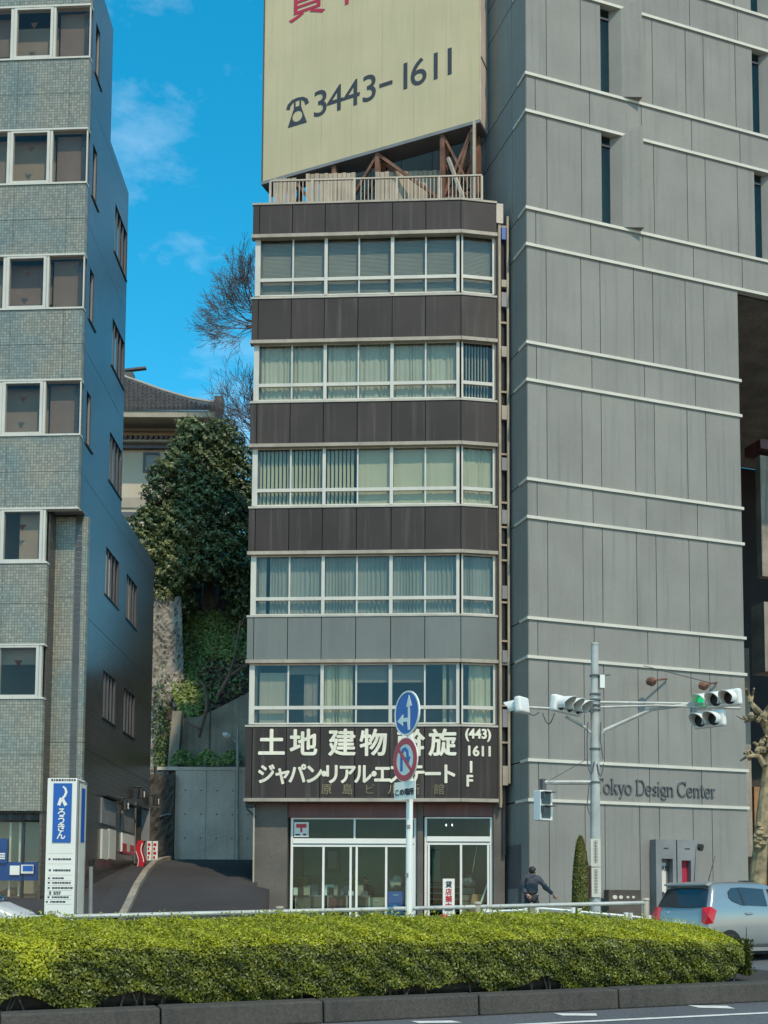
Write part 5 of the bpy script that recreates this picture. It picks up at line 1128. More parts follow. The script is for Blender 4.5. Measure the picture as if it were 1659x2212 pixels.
# rounded right end
e_ = np.clip((Xs - (HX1 - .55)) / .55, 0, 1); shrink = 1 - np.sqrt(np.clip(1 - e_ ** 2, 0, 1)); yc = 1.3
yy = yy + (yc - yy) * shrink * .8; drop = lambda x, z: .20 * np.clip((x - (HX1 - 2.8)) / 2.8, 0, 1) ** 1.5 * np.clip((z - kh) / (hzt - kh), 0, 1)
zz_ = zz_ - .10 * e_ ** 2 - drop(Xs, zz_); n_x = e_ * 1.2
clump = np.sin(Xs * 7.3 + zz_ * 9) * np.sin(Xs * 3.1 - zz_ * 13 + 2) + .6 * np.sin(Xs * 17 + zz_ * 21)
dpt = und(Xs, S_) + .020 * clump * (1 - .5 * np.clip(n_z, 0, 1)) - np.abs(rng.normal(0, .05, NL)) * (1 - .45 * np.clip(n_z, 0, 1)) - .0
keep = np.ones(NL, bool)
low = zz_ < kh + .20
hol = np.sin(Xs * 2.7 + .7) * np.sin(Xs * 1.3 + 2.1) + .4 * np.sin(Xs * 6.1)
keep &= ~(low & (hol * 1.0 > (zz_ - kh) / .20 * 1.3 + .05))
px_ = Xs; py_ = yy + n_y * dpt; pz_ = zz_ + n_z * dpt
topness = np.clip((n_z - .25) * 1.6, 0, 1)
tone = .29 + .23 * np.clip(clump * .5 + .5, 0, 1) + .50 * topness * np.clip(rng.normal(.85, .25, NL), 0, 1) + rng.normal(0, .09, NL)  # tops yellower: fresher shoots, with sunlight on the top put into colour too
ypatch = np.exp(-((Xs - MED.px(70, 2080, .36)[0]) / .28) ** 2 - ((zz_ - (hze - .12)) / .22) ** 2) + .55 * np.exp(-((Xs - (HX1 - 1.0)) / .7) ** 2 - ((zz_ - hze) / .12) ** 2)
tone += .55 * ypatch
Mm = np.array(MED.M); P_ = np.stack([px_, py_, pz_], 1); N_ = np.stack([n_x, n_y, n_z + .35], 1)
Pw = (P_ @ Mm[:3, :3].T + Mm[:3, 3])[keep]; Nw = (N_ @ Mm[:3, :3].T)[keep]
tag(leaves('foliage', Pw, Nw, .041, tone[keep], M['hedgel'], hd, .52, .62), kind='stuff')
# young shoots standing above the clipped top
NS = 5200; xs3 = HX0 + (HX1 - .4 - HX0) * rng.random(NS); si = rng.uniform(plen[3], plen[7], NS); tb3 = np.array([prof_at(q) for q in si]); up3 = np.abs(rng.normal(0, .035, NS)) + .01
P_ = np.stack([xs3, tb3[:, 0], tb3[:, 1] + up3 + und(xs3, si) - drop(xs3, tb3[:, 1])], 1); Pw = P_ @ Mm[:3, :3].T + Mm[:3, 3]; Nd = rng.normal(0, 1, (NS, 3)); Nd[:, 2] *= .3
tag(leaves('shoots', Pw, Nd, .042, .72 + rng.normal(0, .14, NS), M['hedgel'], hd, .45, .2), kind='stuff')
# right end leaves
NE = 9000; t1 = rng.random(NE); t2 = rng.random(NE); ye = .45 + 1.8 * t1; zz2 = kh + .05 + (hze - kh - .16) * t2; bul = .25 * np.sin(t1 * math.pi) 
P_ = np.stack([np.full(NE, HX1 - .18) + bul + rng.normal(0, .05, NE), ye, zz2], 1); N_ = np.tile([1, -.2, .3], (NE, 1)); Pw = P_ @ Mm[:3, :3].T + Mm[:3, 3]
tag(leaves('foliage', Pw, N_ @ Mm[:3, :3].T, .046, .25 + rng.normal(0, .1, NE), M['hedgel'], hd, .52, .6), kind='stuff')
core = MB(); ins = .12; xs2 = [HX0 - .1, HX1 - 2.6, HX1 - .4]
cp = [(max(y, .44) + .06, z - .12) for y, z in prof[1:-1]]; cp = [(cp[0][0], kh + .02)] + cp + [(2.25, kh + .02)]
vv = [(x, 1.3 + (y - 1.3) * (1 if i < 2 else .75), z if i < 2 else kh + (z - kh) * .72) for i, x in enumerate(xs2) for y, z in cp]; m_ = len(cp)
core.add(vv, [(i * m_ + j, i * m_ + j + 1, (i + 1) * m_ + j + 1, (i + 1) * m_ + j) for i in range(2) for j in range(m_ - 1)] + [tuple(range(2 * m_, 3 * m_))])
core.build('branch_core', M['soil'], hd, MED.M)
stm = MB()
for k in range(90): x = random.uniform(HX0, HX1 - .3); y = random.uniform(.42, .6); stm.tube([(x, y, kh - .03), (x + random.uniform(-.12, .12), y - .04, kh + .22)], [.012, .006], 4)
tag(stm.build('stems', M['bark'], hd, MED.M), kind='stuff')
# weeds at the kerb foot
def weed(u, v, n, lab):
    x, y = MED.flat(u, v, 0); t = thing('kerb_weed', lab, 'weed', MED.w(x, y, 0)); b = MB()
    for k in range(n):
        a = random.uniform(-1, 1); h = random.uniform(.05, .16); b.tube([(x + a * .08, y - .02, 0), (x + a * .14, y - .05, h * .7), (x + a * .26, y - .07, h)], [.004, .004, .002], 3, False)
    tag(b.build('blades', M['drygrass'], t, MED.M), kind='stuff')
M['drygrass'] = mat('dry_grass', (.28, .25, .15), .9, var=.3)
weed(1612, 2155, 30, 'dry straw coloured weed tuft at the kerb foot on the right'); weed(535, 2210, 8, 'tiny dry weed at the kerb foot, left of centre')
# ---- median guard rail (behind the hedge)
RY = 2.55
gr_ = thing('guard_rail', 'white pipe guard rail with short capped posts behind the hedge', 'guard rail', MED.w(MED.px(604, 1966, RY)[0], RY, 0), STREET)
rz0 = MED.px(330, 1976, RY)[1]; rz1 = MED.px(1200, 1955, RY)[1]
xa, xb = MED.px(-300, 1970, RY)[0], MED.px(1397, 1952, RY)[0]; rzf = lambda x: rz0 + (rz1 - rz0) * (x - MED.px(330, 1976, RY)[0]) / (MED.px(1200, 1955, RY)[0] - MED.px(330, 1976, RY)[0])
MB().tube([(xa, RY, rzf(xa)), (xb, RY, rzf(xb))], .030, 8).tube([(xa, RY, rzf(xa) - .33), (xb, RY, rzf(xb) - .33)], .025, 8).build('rail', M['galv'], gr_, MED.M)
px4 = [MED.px(u, 1966, RY)[0] for u in (-380, 112, 604, 1032, 1395)]
for k, x in enumerate(px4): MB().tube([(x, RY, 0), (x, RY, rzf(x) + .045)], .045, 10).tube([(x, RY, rzf(x) + .045), (x, RY, rzf(x) + .075)], [.058, .05], 10).build('post', M['rail'], gr_, MED.M)
# ---- road sign post
sx, _ = MED.px(880, 1990, 1.9); SP = MED.w(sx, 1.9, 0); SF = Fr((SP.x, SP.y), 0)
sg = thing('road_sign_post', 'white post with a blue straight-or-left disc, a red no-U-turn disc and a plate', 'road sign', SP)
MB().tube([(0, 0, 0), (.02, 0, SF.z(880, 1990)), (.03, 0, SF.z(885, 1497))], .047, 10).build('post', M['white2'], sg, Matrix.Translation((SP.x, SP.y, SP.z)) if False else SF.M)
DF = Fr((SP.x, SP.y - .06), -58)
def dz(v): return DF.z(885, v)
def disc(v0, v1, du):
    cz = (dz(v0) + dz(v1)) / 2; r = (dz(v0) - dz(v1)) / 2; return DF.x(du, (v0 + v1) / 2), cz, r
cx, cz, r = disc(1494, 1589, 885.5)
d1 = MB().disc(cx, cz, r, -.05, -.035, 36).build('blue_disc', M['blue'], sg, DF.M); MB().ring(cx, cz, r + .004, r * .94, -.056, -.034).build('rim', M['swhite'], d1, DF.M)
b = MB(); b.ribbon([(cx + r * .2, cz - r * .78), (cx + r * .2, cz + r * .35)], r * .16, -.058, -.052); b.prism([(cx - r * .02, cz + r * .28), (cx + r * .42, cz + r * .28), (cx + r * .2, cz + r * .80)], -.059, -.052)
b.ribbon([(cx + r * .18, cz - r * .62), (cx + r * .16, cz - r * .42), (cx + r * .05, cz - r * .30), (cx - r * .3, cz - r * .28)], r * .17, -.0585, -.052); b.prism([(cx - r * .28, cz - r * .02), (cx - r * .28, cz - r * .54), (cx - r * .74, cz - r * .28)], -.06, -.052); b.build('white_arrow', M['swhite'], d1, DF.M)
cx, cz, r = disc(1593, 1689, 881.5)
d2 = MB().disc(cx, cz, r, -.05, -.035, 36).build('red_disc', M['swhite'], sg, DF.M)
b = MB().ring(cx, cz, r * .965, r * .70, -.057, -.051); b.build('red_ring', M['sred'], d2, DF.M)
b = MB(); b.ribbon([(cx - r * .28, cz - r * .5), (cx - r * .28, cz + r * .25), (cx - r * .16, cz + r * .45), (cx + r * .04, cz + r * .48), (cx + r * .2, cz + r * .35), (cx + r * .24, cz + r * .1)], r * .17, -.057, -.051); b.prism([(cx + r * .02, cz + r * .10), (cx + r * .24, cz - r * .32), (cx + r * .46, cz + r * .10)], -.0572, -.051); b.build('blue_arrow', M['blue'], d2, DF.M)
MB().ribbon([(cx - r * .55, cz + r * .55), (cx + r * .55, cz - r * .55)], r * .15, -.061, -.0575).build('red_slash', M['sred'], d2, DF.M)
QF = Fr((SP.x, SP.y - .06), -48); x0, x1 = QF.x(857.5, 1708), QF.x(902, 1708)
pl_ = box('plate', M['swhite'], sg, QF, x0, x1, -.05, -.035, QF.z(880, 1728), QF.z(880, 1689)); text('lettering', 'この場所', M['ink'], pl_, QF, (x0 + x1) / 2, -.053, QF.z(880, 1717), (x1 - x0) * .235, .004, .001, 'CENTER')
for v in (1542, 1641): MB().box(-.05, .06, -.055, .0, SF.z(885, v + 4), SF.z(885, v - 4)).build('clamp', M['galv'], sg, SF.M)
MB().box(-.02, .035, -.052, -.046, SF.z(881, 1790), SF.z(881, 1782)).build('sticker', M['mgrey'], sg, SF.M); MB().box(-.03, .01, -.052, -.046, SF.z(881, 1895), SF.z(881, 1886)).build('sticker', M['mgrey'], sg, SF.M)
# ---- traffic signal pole
tp_ = atY(1286, 1960, 26.5); TF = Fr((tp_.x, tp_.y), 0); t = lambda u, v, y=0: Vector((TF.x(u, v, y), y, TF.z(u, v, y)))
sig = thing('traffic_signal_pole', 'grey pole carrying traffic lights on arms in front of the concrete building', 'traffic light', TF.w(0, 0, gz(26.5)))
MB().tube([t(1286, 2045), t(1286, 1815), t(1285, 1580), t(1284.5, 1392)], [.125, .12, .105, .085], 14).tube([t(1284.5, 1393), t(1284.5, 1389)], [.095, .09], 12).build('pole', M['galv'], sig, TF.M)
def signal(fr_root, M0, n, lit=None, sub=False, vis_len=.38):
    """housing with n round lenses under open tube hoods, built along local x, front towards -y"""
    L = .36 * n + .10; b = MB(); b.box(-L / 2, L / 2, -.06, .12, -.2, .2); h = bevel(b.build('housing', M['white2'], sig, M0), .06, 3)
    for k in range(n):
        x = -L / 2 + .05 + .36 * (k + .5); v = MB(); N = 18; vv = []
        for j in range(N + 1):
            a = R_(-42 + 264 * j / N)
            for yv, rr_ in ((-.06, .168), (-.06 - vis_len * (.55 + .45 * max(0, math.sin(a))), .172)): vv += [(x + rr_ * math.cos(a), yv, rr_ * math.sin(a)), (x + (rr_ - .012) * math.cos(a), yv, (rr_ - .012) * math.sin(a))]
        fc = []
        for j in range(N): p = j * 4; q_ = p + 4; fc += [(p, q_, q_ + 2, p + 2), (p + 1, p + 3, q_ + 3, q_ + 1), (p + 2, q_ + 2, q_ + 3, p + 3)]
        v.add(vv, fc).build('hood', M['white2'], sig, M0)
        lm = M['green'] if lit == k else (M['lensr'] if k == n - 1 and n == 3 else M['lens'])
        l = MB(); NN = 18; vv = [(x, -.085, 0)] + [(x + .145 * math.cos(2 * math.pi * j / NN), -.063, .145 * math.sin(2 * math.pi * j / NN)) for j in range(NN)]; l.add(vv, [(0, 1 + (j + 1) % NN, 1 + j) for j in range(NN)]).build('lens', lm, sig, M0)
        MB().ring(x, 0, .160, .146, -.066, -.0605, 18).build('lens_rim', M['dark'], sig, M0)
def sigM(u, v, y, a, tilt=0): p = TF.w(*t(u, v, y)); return Matrix.Translation(p) @ Matrix.Rotation(R_(a), 4, 'Z') @ Matrix.Rotation(R_(tilt), 4, 'X')
signal(TF, sigM(1226, 1524, -.4, 47, 6), 3)
signal(TF, sigM(1550, 1511, -.3, -46, 6), 3, lit=0)
signal(TF, sigM(1531, 1554, -.3, -46, 6), 2)
signal(TF, sigM(1125, 1524, -.25, -128, 6), 1, None)
b = MB(); b.tube([t(1286, 1536), t(1140, 1528, -.1)], .035, 8).tube([t(1288, 1614), t(1278, 1585), t(1262, 1570), t(1222, 1548, -.1)], .035, 8)
b.tube([t(1286, 1517), t(1560, 1521, -.1)], .035, 8).tube([t(1287, 1528), t(1420, 1524, -.1), t(1600, 1530, -.1)], .028, 8).tube([t(1292, 1620), t(1296, 1590), t(1305, 1578), t(1408, 1532), t(1500, 1520, -.1)], .045, 8)
b.tube([t(1286, 1690), t(1176, 1690)], .055, 8)
b.build('arm', M['galv'], sig, TF.M)
def cab_(pts, r): MB().tube(pts, r, 5, False).build('cable', M['dgrey'], sig, TF.M)
def loop(u0, u1, v0, dep, r=.014): cab_([t(u0 + (u1 - u0) * k / 10, v0 + dep * math.sin(math.pi * k / 10), -.12) for k in range(11)], r)
loop(1140, 1165, 1538, 7); loop(1172, 1198, 1540, 24); loop(1269, 1284, 1645, 27); loop(1290, 1304, 1650, 27)
for pts, r in (([t(1270, 1560, -.1), t(1268, 1600, -.1), t(1269, 1648, -.1)], .014), ([t(1298, 1560, -.1), t(1297, 1600, -.1), t(1303, 1640, -.1)], .014), ([t(1268, 1640, -.1), t(1184, 1688, -.1)], .009), ([t(1273, 1690, -.1), t(1268, 1740, -.1), t(1274, 1760, -.1)], .012), ([t(1390, 1438, 3), t(1545, 1478, .2)], .010)): cab_(pts, r)
b = MB(); b.box(t(1294, 1470).x, t(1304, 1470).x, -.14, .08, t(1300, 1488).z, t(1300, 1460).z); b.build('control_box', M['white2'], sig, TF.M)
b = MB()
for v in (1500, 1512, 1524, 1534, 1460, 1690, 1618): MB().tube([t(1285.5, v + 1.5), t(1285.5, v - 1.5)], .135, 12).build('clamp', M['dgrey'], sig, TF.M)
b.bar(t(1278, 1515, -.16), t(1278, 1540, -.16), .06).build('clamp_bolt', M['dgrey'], sig, TF.M); MB().bar(t(1293, 1459, 0), t(1318, 1458, 0), .03).build('antenna_rod', M['dgrey'], sig, TF.M)
# pedestrian light
a0 = Fr(TF.w(t(1173, 1740).x, 0, 0), 32); zt2, zb2 = TF.z(1173, 1708), TF.z(1173, 1773)
pdl = bevel(MB().box(-.18, .2, -.12, .14, zb2, zt2).build('pedestrian_light', M['white2'], sig, a0.M), .02)
zm = (zt2 + zb2) / 2
for a, e in ((zm + .03, zt2 - .06), (zb2 + .06, zm - .03)):
    box('lens', M['lens'], pdl, a0, -.14, .12, -.135, -.121, a, e); MB().box(-.17, .16, -.30, -.121, e + .0, e + .02).box(-.17, -.15, -.26, -.121, a + .12, e).build('hood', M['dgrey'], pdl, a0.M)
MB().box(-.06, .06, -.06, .06, zt2, zt2 + .28).build('hanger', M['dgrey'], pdl, a0.M)
# vertical plate on the pole
x0, z1 = TF.px(1275.5, 1812, -.13); x1 = TF.x(1297, 1812, -.13); vz = lambda v: TF.z(1286, v, -.13)
for k, (va, vb, s) in enumerate(((1812, 1872, 9), (1874, 1938, 9))):
    bp_ = box('pole_plate', M['ctrim'], sig, TF, x0, x1, -.145, -.128, vz(vb), vz(va)); b = MB()
    for j in range(8):
        zc2 = vz(va + 8 + j * (vb - va - 12) / 8); xm = (x0 + x1) / 2; h2 = .045
        b.box(xm - .05, xm + .05, -.150, -.146, zc2 - .006, zc2 + .006).box(xm - .006, xm + .006, -.151, -.1465, zc2 - h2, zc2 + h2).box(xm - .045, xm + .045, -.150, -.146, zc2 + h2 - .014, zc2 + h2)
    b.build('plate_print', M['mgrey'], bp_, TF.M)
MB().box(x0 - .01, x0 + .015, -.15, .1, vz(1940), vz(1870)).build('plate_edge', M['maroon'], sig, TF.M)
# ---- far pavement fence (lower white rails right of centre)
FN = Fr((fk.w(8, 0, 0).x, fk.w(8, 0, 0).y), STREET - 0); FN = Fr((ground(1150, 1869 + 4237 / 24.0).x, ground(1150, 1869 + 4237 / 24.0).y), -14)
ff_ = thing('pavement_fence', 'low white pavement fence with paired posts beyond the hedge at right', 'fence', FN.w(0, 0, gz(24)), -14)
for ua, ub, va, vb in ((1046, 1136, 1970, 1966), (1160, 1238, 1962, 1968), (1252, 1352, 1970, 1979), (1362, 1402, 1980, 1985)):
    b = MB(); (xa_, za_), (xb_, zb_) = FN.px(ua, va), FN.px(ub, vb); b.tube([(xa_, 0, za_), (xb_, 0, zb_)], .035, 6).tube([(xa_, 0, za_ - .45), (xb_, 0, zb_ - .45)], .03, 6); b.build('rail', M['white2'], ff_, FN.M)
    for x_, z_ in ((xa_, za_), (xb_, zb_)): MB().tube([(x_, 0, gz(24)), (x_, 0, z_ + .08)], .05, 8).build('post', M['white2'], ff_, FN.M)
# ---- cypress
cp_ = atY(1255, 1940, 31); CFx = Fr((cp_.x, 31), 0); cy = thing('clipped_cypress', 'clipped bullet shaped cypress in front of the concrete wall', 'shrub', (cp_.x, 31, gz(31)))
zt2 = CFx.z(1254, 1806); zb2 = gz(31) + .1; hh_ = zt2 - zb2; n = 16000
tt = rng.random(n) ** .9; th = rng.random(n) * 2 * math.pi; rr2 = .235 * np.sqrt(np.clip(1 - (tt * 1.0) ** 2.3, 0, 1)) * (1 + .05 * rng.normal(0, 1, n)); rr2 = np.maximum(rr2, .005)
P_ = np.stack([cp_.x + rr2 * np.cos(th), 31 + rr2 * np.sin(th), zb2 + hh_ * tt], 1); N_ = np.stack([np.cos(th), np.sin(th), .5 + 0 * th], 1)
tag(leaves('foliage', P_, N_, .075, .45 + rng.normal(0, .22, n), M['cypl'], cy, .4, .5), kind='stuff')
MB().tube([(0, 0, gz(31)), (0, 0, zb2 + hh_ * .9)], [.1, .19, ][:2] if False else [.2, .03], 10).build('trunk', M['soil'], cy, Matrix.Translation((cp_.x, 31, 0)))
# thin saplings by the wall
for i, (ua, va, ub, vb, lab) in enumerate(((1500, 1900, 1504, 1825, 'thin bare twig sapling leaning on the wall right of the display case'), (1531, 1900, 1545, 1848, 'thin slanting bare stick behind the silver car roof'))):
    p = atY(ua, 1990, 34); sp_ = thing('thin_sapling', lab, 'sapling', (p.x, 34, gz(34)), 0, None); MB().tube([atY(ua - 3, 1990, 34), atY(ua, va, 34), atY(ub, vb, 34)], [.025, .018, .008], 5).build('stem', M['bark'], sp_)
# ---- pollarded plane tree at the right edge
YP = 23.5; pt2 = lambda u, v, y=YP: atY(u, v, y)
pt = thing('plane_tree', 'pollarded plane tree with knobbly bare branches at the right edge', 'tree', (pt2(1638, 1990).x, YP, gz(YP)))
b = MB(); b.tube([pt2(1634, 2060), pt2(1636, 1900), pt2(1642, 1840), pt2(1651, 1740), pt2(1660, 1660), pt2(1672, 1560)], [.20, .17, .155, .14, .12, .10], 10)
for k, (u, v, r) in enumerate(((1641, 1800, .10), (1639, 1812, .09), (1634, 1817, .08), (1646, 1822, .10), (1637, 1829, .08), (1650, 1806, .1), (1643, 1790, .07), (1640, 1783, .06), (1632, 1806, .05))):
    p = pt2(u, v, YP - .16); b.tube([p + Vector((0, .06, -r)), p + Vector((0, -.02, 0)), p + Vector((0, 0.02, r))], [r * .6, r, r * .5], 8)
b.build('trunk', M['plane'], pt)
b = MB()
def br(pts, r0, r1, y=YP): n = len(pts); b.tube([pt2(u, v, y + .12 * math.sin(i * 1.7)) for i, (u, v) in enumerate(pts)], [r0 + (r1 - r0) * i / (n - 1) for i in range(n)], 7)
br([(1668, 1600), (1655, 1570), (1645, 1545), (1632, 1530), (1622, 1518), (1616, 1500), (1612, 1488)], .10, .03); br([(1622, 1518), (1626, 1502), (1629, 1487)], .035, .02); br([(1645, 1548), (1630, 1552), (1616, 1556), (1606, 1548)], .06, .03)
br([(1632, 1553), (1622, 1546), (1610, 1560)], .05, .03); br([(1650, 1560), (1655, 1535), (1665, 1520)], .06, .04); br([(1652, 1655), (1640, 1635), (1628, 1632), (1612, 1635), (1600, 1643)], .07, .02, YP - .2); br([(1628, 1632), (1618, 1622), (1608, 1628)], .05, .03, YP - .2); br([(1662, 1680), (1650, 1640), (1640, 1612), (1628, 1604)], .07, .03)
br([(1640, 1612), (1646, 1598), (1656, 1590)], .045, .03); br([(1665, 1640), (1648, 1618), (1650, 1600)], .05, .03); br([(1614, 1556), (1600, 1552), (1590, 1546)], .02, .006)
for k in range(16):
    u, v = random.choice([(1640, 1618), (1630, 1622), (1646, 1606), (1636, 1540), (1645, 1550), (1624, 1634), (1652, 1612), (1620, 1550)]); p = pt2(u + random.uniform(-8, 8), v + random.uniform(-8, 8), YP - .1); r = random.uniform(.04, .075); b.tube([p - Vector((0, 0, r)), p, p + Vector((0, 0, r))], [r * .5, r, r * .5], 6)
b.build('branches', M['plane'], pt)
# ================================================================== CARS
def carpaint(name, c):
    m = mat(name, c, .28, .5, var=.03, vs_=3); b = m.node_tree.nodes['Principled BSDF']; b.inputs['Coat Weight'].default_value = .8; b.inputs['Coat Roughness'].default_value = .06; return m
M['silver'] = carpaint('pale_silver_blue_paint', (.29, .325, .345)); M['whitecar'] = carpaint('white_car_paint', (.66, .68, .68))
RINGS = [  # x offsets, half widths, heights for 8 levels: sill, bumper, lower side, crease, belt, roof edge, roof, roof centre
 ([.12, .02, .00, .02, .07, .27, .29, .29], [.58, .63, .65, .66, .655, .55, .40, 0], [.24, .36, .55, .86, 1.01, 1.385, 1.44, 1.45]),
 ([.20, .10, .08, .10, .14, .34, .36, .36], [.68, .705, .715, .715, .69, .572, .42, 0], [.21, .36, .55, .86, 1.02, 1.41, 1.465, 1.475]),
 ([.45] * 8, [.70, .73, .738, .735, .705, .585, .43, 0], [.19, .36, .56, .88, 1.03, 1.435, 1.49, 1.50]),
 ([1.0] * 8, [.70, .73, .738, .738, .712, .592, .43, 0], [.18, .36, .56, .88, 1.03, 1.45, 1.505, 1.515]),
 ([1.6] * 8, [.70, .73, .738, .738, .712, .592, .43, 0], [.18, .36, .56, .88, 1.02, 1.445, 1.50, 1.51]),
 ([2.2, 2.2, 2.2, 2.2, 2.2, 2.02, 1.98, 1.98], [.70, .73, .738, .736, .71, .580, .42, 0], [.18, .36, .56, .87, 1.01, 1.415, 1.47, 1.48]),
 ([2.7, 2.7, 2.7, 2.7, 2.66, 2.60, 2.64, 2.68], [.70, .73, .735, .73, .69, .63, .42, 0], [.18, .36, .56, .85, .96, 1.01, 1.03, 1.04]),
 ([3.1, 3.12, 3.12, 3.10, 3.05, 3.04, 3.06, 3.08], [.66, .70, .70, .69, .65, .58, .38, 0], [.19, .36, .55, .72, .82, .865, .89, .90]),
 ([3.32, 3.38, 3.36, 3.30, 3.24, 3.22, 3.24, 3.26], [.52, .58, .585, .57, .54, .48, .32, 0], [.22, .36, .53, .66, .74, .775, .79, .80])]
def make_car(name, label, paint, loc, a):
    t = thing(name, label, 'car', (0, 0, 0)); vs2 = []; nl = 8
    for x, y, z in RINGS: vs2 += [(x[k], -y[k], z[k]) for k in range(nl)] + [(x[k], y[k], z[k]) for k in range(nl - 2, -1, -1)]
    w = 2 * nl - 1; nr = len(RINGS); fs2 = [(i * w + k, (i + 1) * w + k, (i + 1) * w + k + 1, i * w + k + 1) for i in range(nr - 1) for k in range(w - 1)]
    fs2 += [tuple(range(w - 1, -1, -1))] if False else [(k, k + 1, w - 2 - k, w - 1 - k) for k in range(nl - 1)][:nl - 1]
    o_ = (nr - 1) * w; fs2 += [(o_ + k + 1, o_ + k, o_ + w - 1 - k, o_ + w - 2 - k) for k in range(nl - 1)]
    fs2 += [(i * w, i * w + w - 1, (i + 1) * w + w - 1, (i + 1) * w) for i in range(nr - 1)]
    fs2 = [f if len(set(f)) == 4 else tuple(dict.fromkeys(f)) for f in fs2]; fs2 = [f for f in fs2 if len(f) >= 3]
    bd = mobj('body', vs2, fs2, paint, t, None, True); subd(bd, 2)
    def lerp(v, a_, b_): return a_ + (b_ - a_) * v
    def sidey(z, s): return s * (lerp((z - 1.02) / .425, .712, .592) + .006)
    def sidep(nm, poly, m, off=0.0, par=t):
        for s in (-1, 1):
            vv = [(x, sidey(z, s) + s * off, z) for x, z in poly] + [(x, sidey(z, s) - s * .03, z) for x, z in poly]; n = len(poly)
            mobj(nm, vv, [tuple(range(n)), tuple(range(2 * n - 1, n - 1, -1))] + [(i, i + n, (i + 1) % n + n, (i + 1) % n) for i in range(n)], m, par)
    sidep('side_window', [(.62, 1.19), (.70, 1.12), (.92, 1.05), (1.62, 1.035), (1.60, 1.36), (1.0, 1.385), (.76, 1.37), (.64, 1.30)], M['carglass'], .001)
    sidep('side_window', [(1.74, 1.035), (2.42, 1.02), (2.28, 1.12), (2.06, 1.30), (1.92, 1.355), (1.73, 1.36)], M['carglass'], .001)
    sidep('quarter_bar', [(.97, 1.05), (1.02, 1.05), (.94, 1.38), (.90, 1.38)], M['dark'], .006)
    # panel gaps and handles
    def flatside(nm, poly, m, off=.004):
        for s in (-1, 1):
            yy2 = [s * ((.742 if z < .88 else lerp((z - .88) / .15, .738, .712)) + off) for x, z in poly]; n = len(poly)
            mobj(nm, [(x, y, z) for (x, z), y in zip(poly, yy2)] + [(x, y - s * .02, z) for (x, z), y in zip(poly, yy2)], [tuple(range(n)), tuple(range(2 * n - 1, n - 1, -1))] + [(i, i + n, (i + 1) % n + n, (i + 1) % n) for i in range(n)], m, t)
    flatside('door_gap', [(.86, 1.02), (.875, 1.02), (1.005, .62), (1.00, .40), (.985, .40), (.99, .62)], M['dark'], -.003); flatside('door_gap', [(1.665, 1.02), (1.68, 1.02), (1.68, .26), (1.665, .26)], M['dark'], -.004)
    for x in (.98, 1.74):
        flatside('handle', [(x, .90), (x + .20, .912), (x + .21, .895), (x + .02, .882)], paint, .02); flatside('handle_cup', [(x + .0, .916), (x + .19, .928), (x + .18, .875), (x + .06, .865)], M['mgrey'], -.002)
    flatside('sill_trim', [(.86, .27), (2.42, .27), (2.42, .20), (.86, .20)], M['mgrey'], -.012); flatside('crease', [(.95, .335), (2.4, .335), (2.4, .325), (.95, .325)], M['dgrey'], -.002)
    # rear glass, tailgate parts
    def rear(nm, poly, m, off=-.012, par=t):
        vv = []
        for y, z in poly:
            q_ = min(1, abs(y) / .66) ** 2 * .035
            x = lerp((z - 1.01) / .375, .07, .27) if z > 1.01 else lerp((z - .55) / .46, .0, .07) if z > .8 else lerp((z - .55) / .25, .0, .02); vv.append((x + q_ + off, y, z))
        n = len(poly); vv += [(x + .03, y, z) for x, y, z in vv]; return mobj(nm, vv, [tuple(range(n - 1, -1, -1)), tuple(range(n, 2 * n))] + [(i, (i + 1) % n, (i + 1) % n + n, i + n) for i in range(n)], m, par)
    def grid_poly(y0, y1, z0, z1, ins=.06): return [(y0, z0), (y0 * .5, z0 - .012), (0, z0 - .016), (y1 * .5, z0 - .012), (y1, z0), (y1 - ins, z1), (y1 * .5, z1 + .02), (0, z1 + .025), (y0 * .5, z1 + .02), (y0 + ins, z1)]
    rear('rear_window', grid_poly(-.60, .60, 1.025, 1.345, .085), M['carglass'], -.022)
    rear('tailgate_gap', [(-.54, .55), (.54, .55), (.54, .558), (-.54, .558)], M['dark'], -.004); rear('number_plate', [(-.17, .60), (.17, .60), (.17, .765), (-.17, .765)], M['swhite'], -.02)
    rear('badge', [(-.44, .895), (-.36, .895), (-.36, .91), (-.44, .91)], M['dark'], -.012)
    for y in (.40, .30): rear('badge', [(y - .03, .89), (y + .03, .89), (y + .02, .925), (y - .03, .925)], M['swhite'], -.014)
    MB().prism([(0, 0)] * 0 + [(.26, 1.40), (.34, 1.455), (.30, 1.475), (.18, 1.44), (.17, 1.42)], -.53, .53).build('spoiler', paint, t)
    for s in (-1, 1):
        vv = [(.04, s * .55, 1.0), (.13, s * .695, 1.02), (.22, s * .74, .95), (.12, s * .742, .72), (.0, s * .64, .70), (-.005, s * .57, .74)]
        cc = Vector((.02, s * .71, .86)); n = len(vv); l = mobj('tail_lamp', [tuple(cc)] + vv + [(v[0] + .12, v[1] * .8, v[2]) for v in vv], [(0, 1 + i, 1 + (i + 1) % n) for i in range(n)] + [(1 + i, 1 + i + n, 1 + (i + 1) % n + n, 1 + (i + 1) % n) for i in range(n)], M['tailr'], t)
        ellipsoid('lamp_insert', M['lamp'], l, (.035, s * .665, .775), (.03, .035, .028), 10, 8) if False else None
        mobj('headlight', [(3.20, s * .60, .66), (3.32, s * .42, .63), (3.28, s * .42, .74), (3.08, s * .63, .78), (3.1, s * .50, .66), (3.2, s * .35, .63), (3.18, s * .35, .74), (3.0, s * .5, .78)], CF, M['lamp'], t)
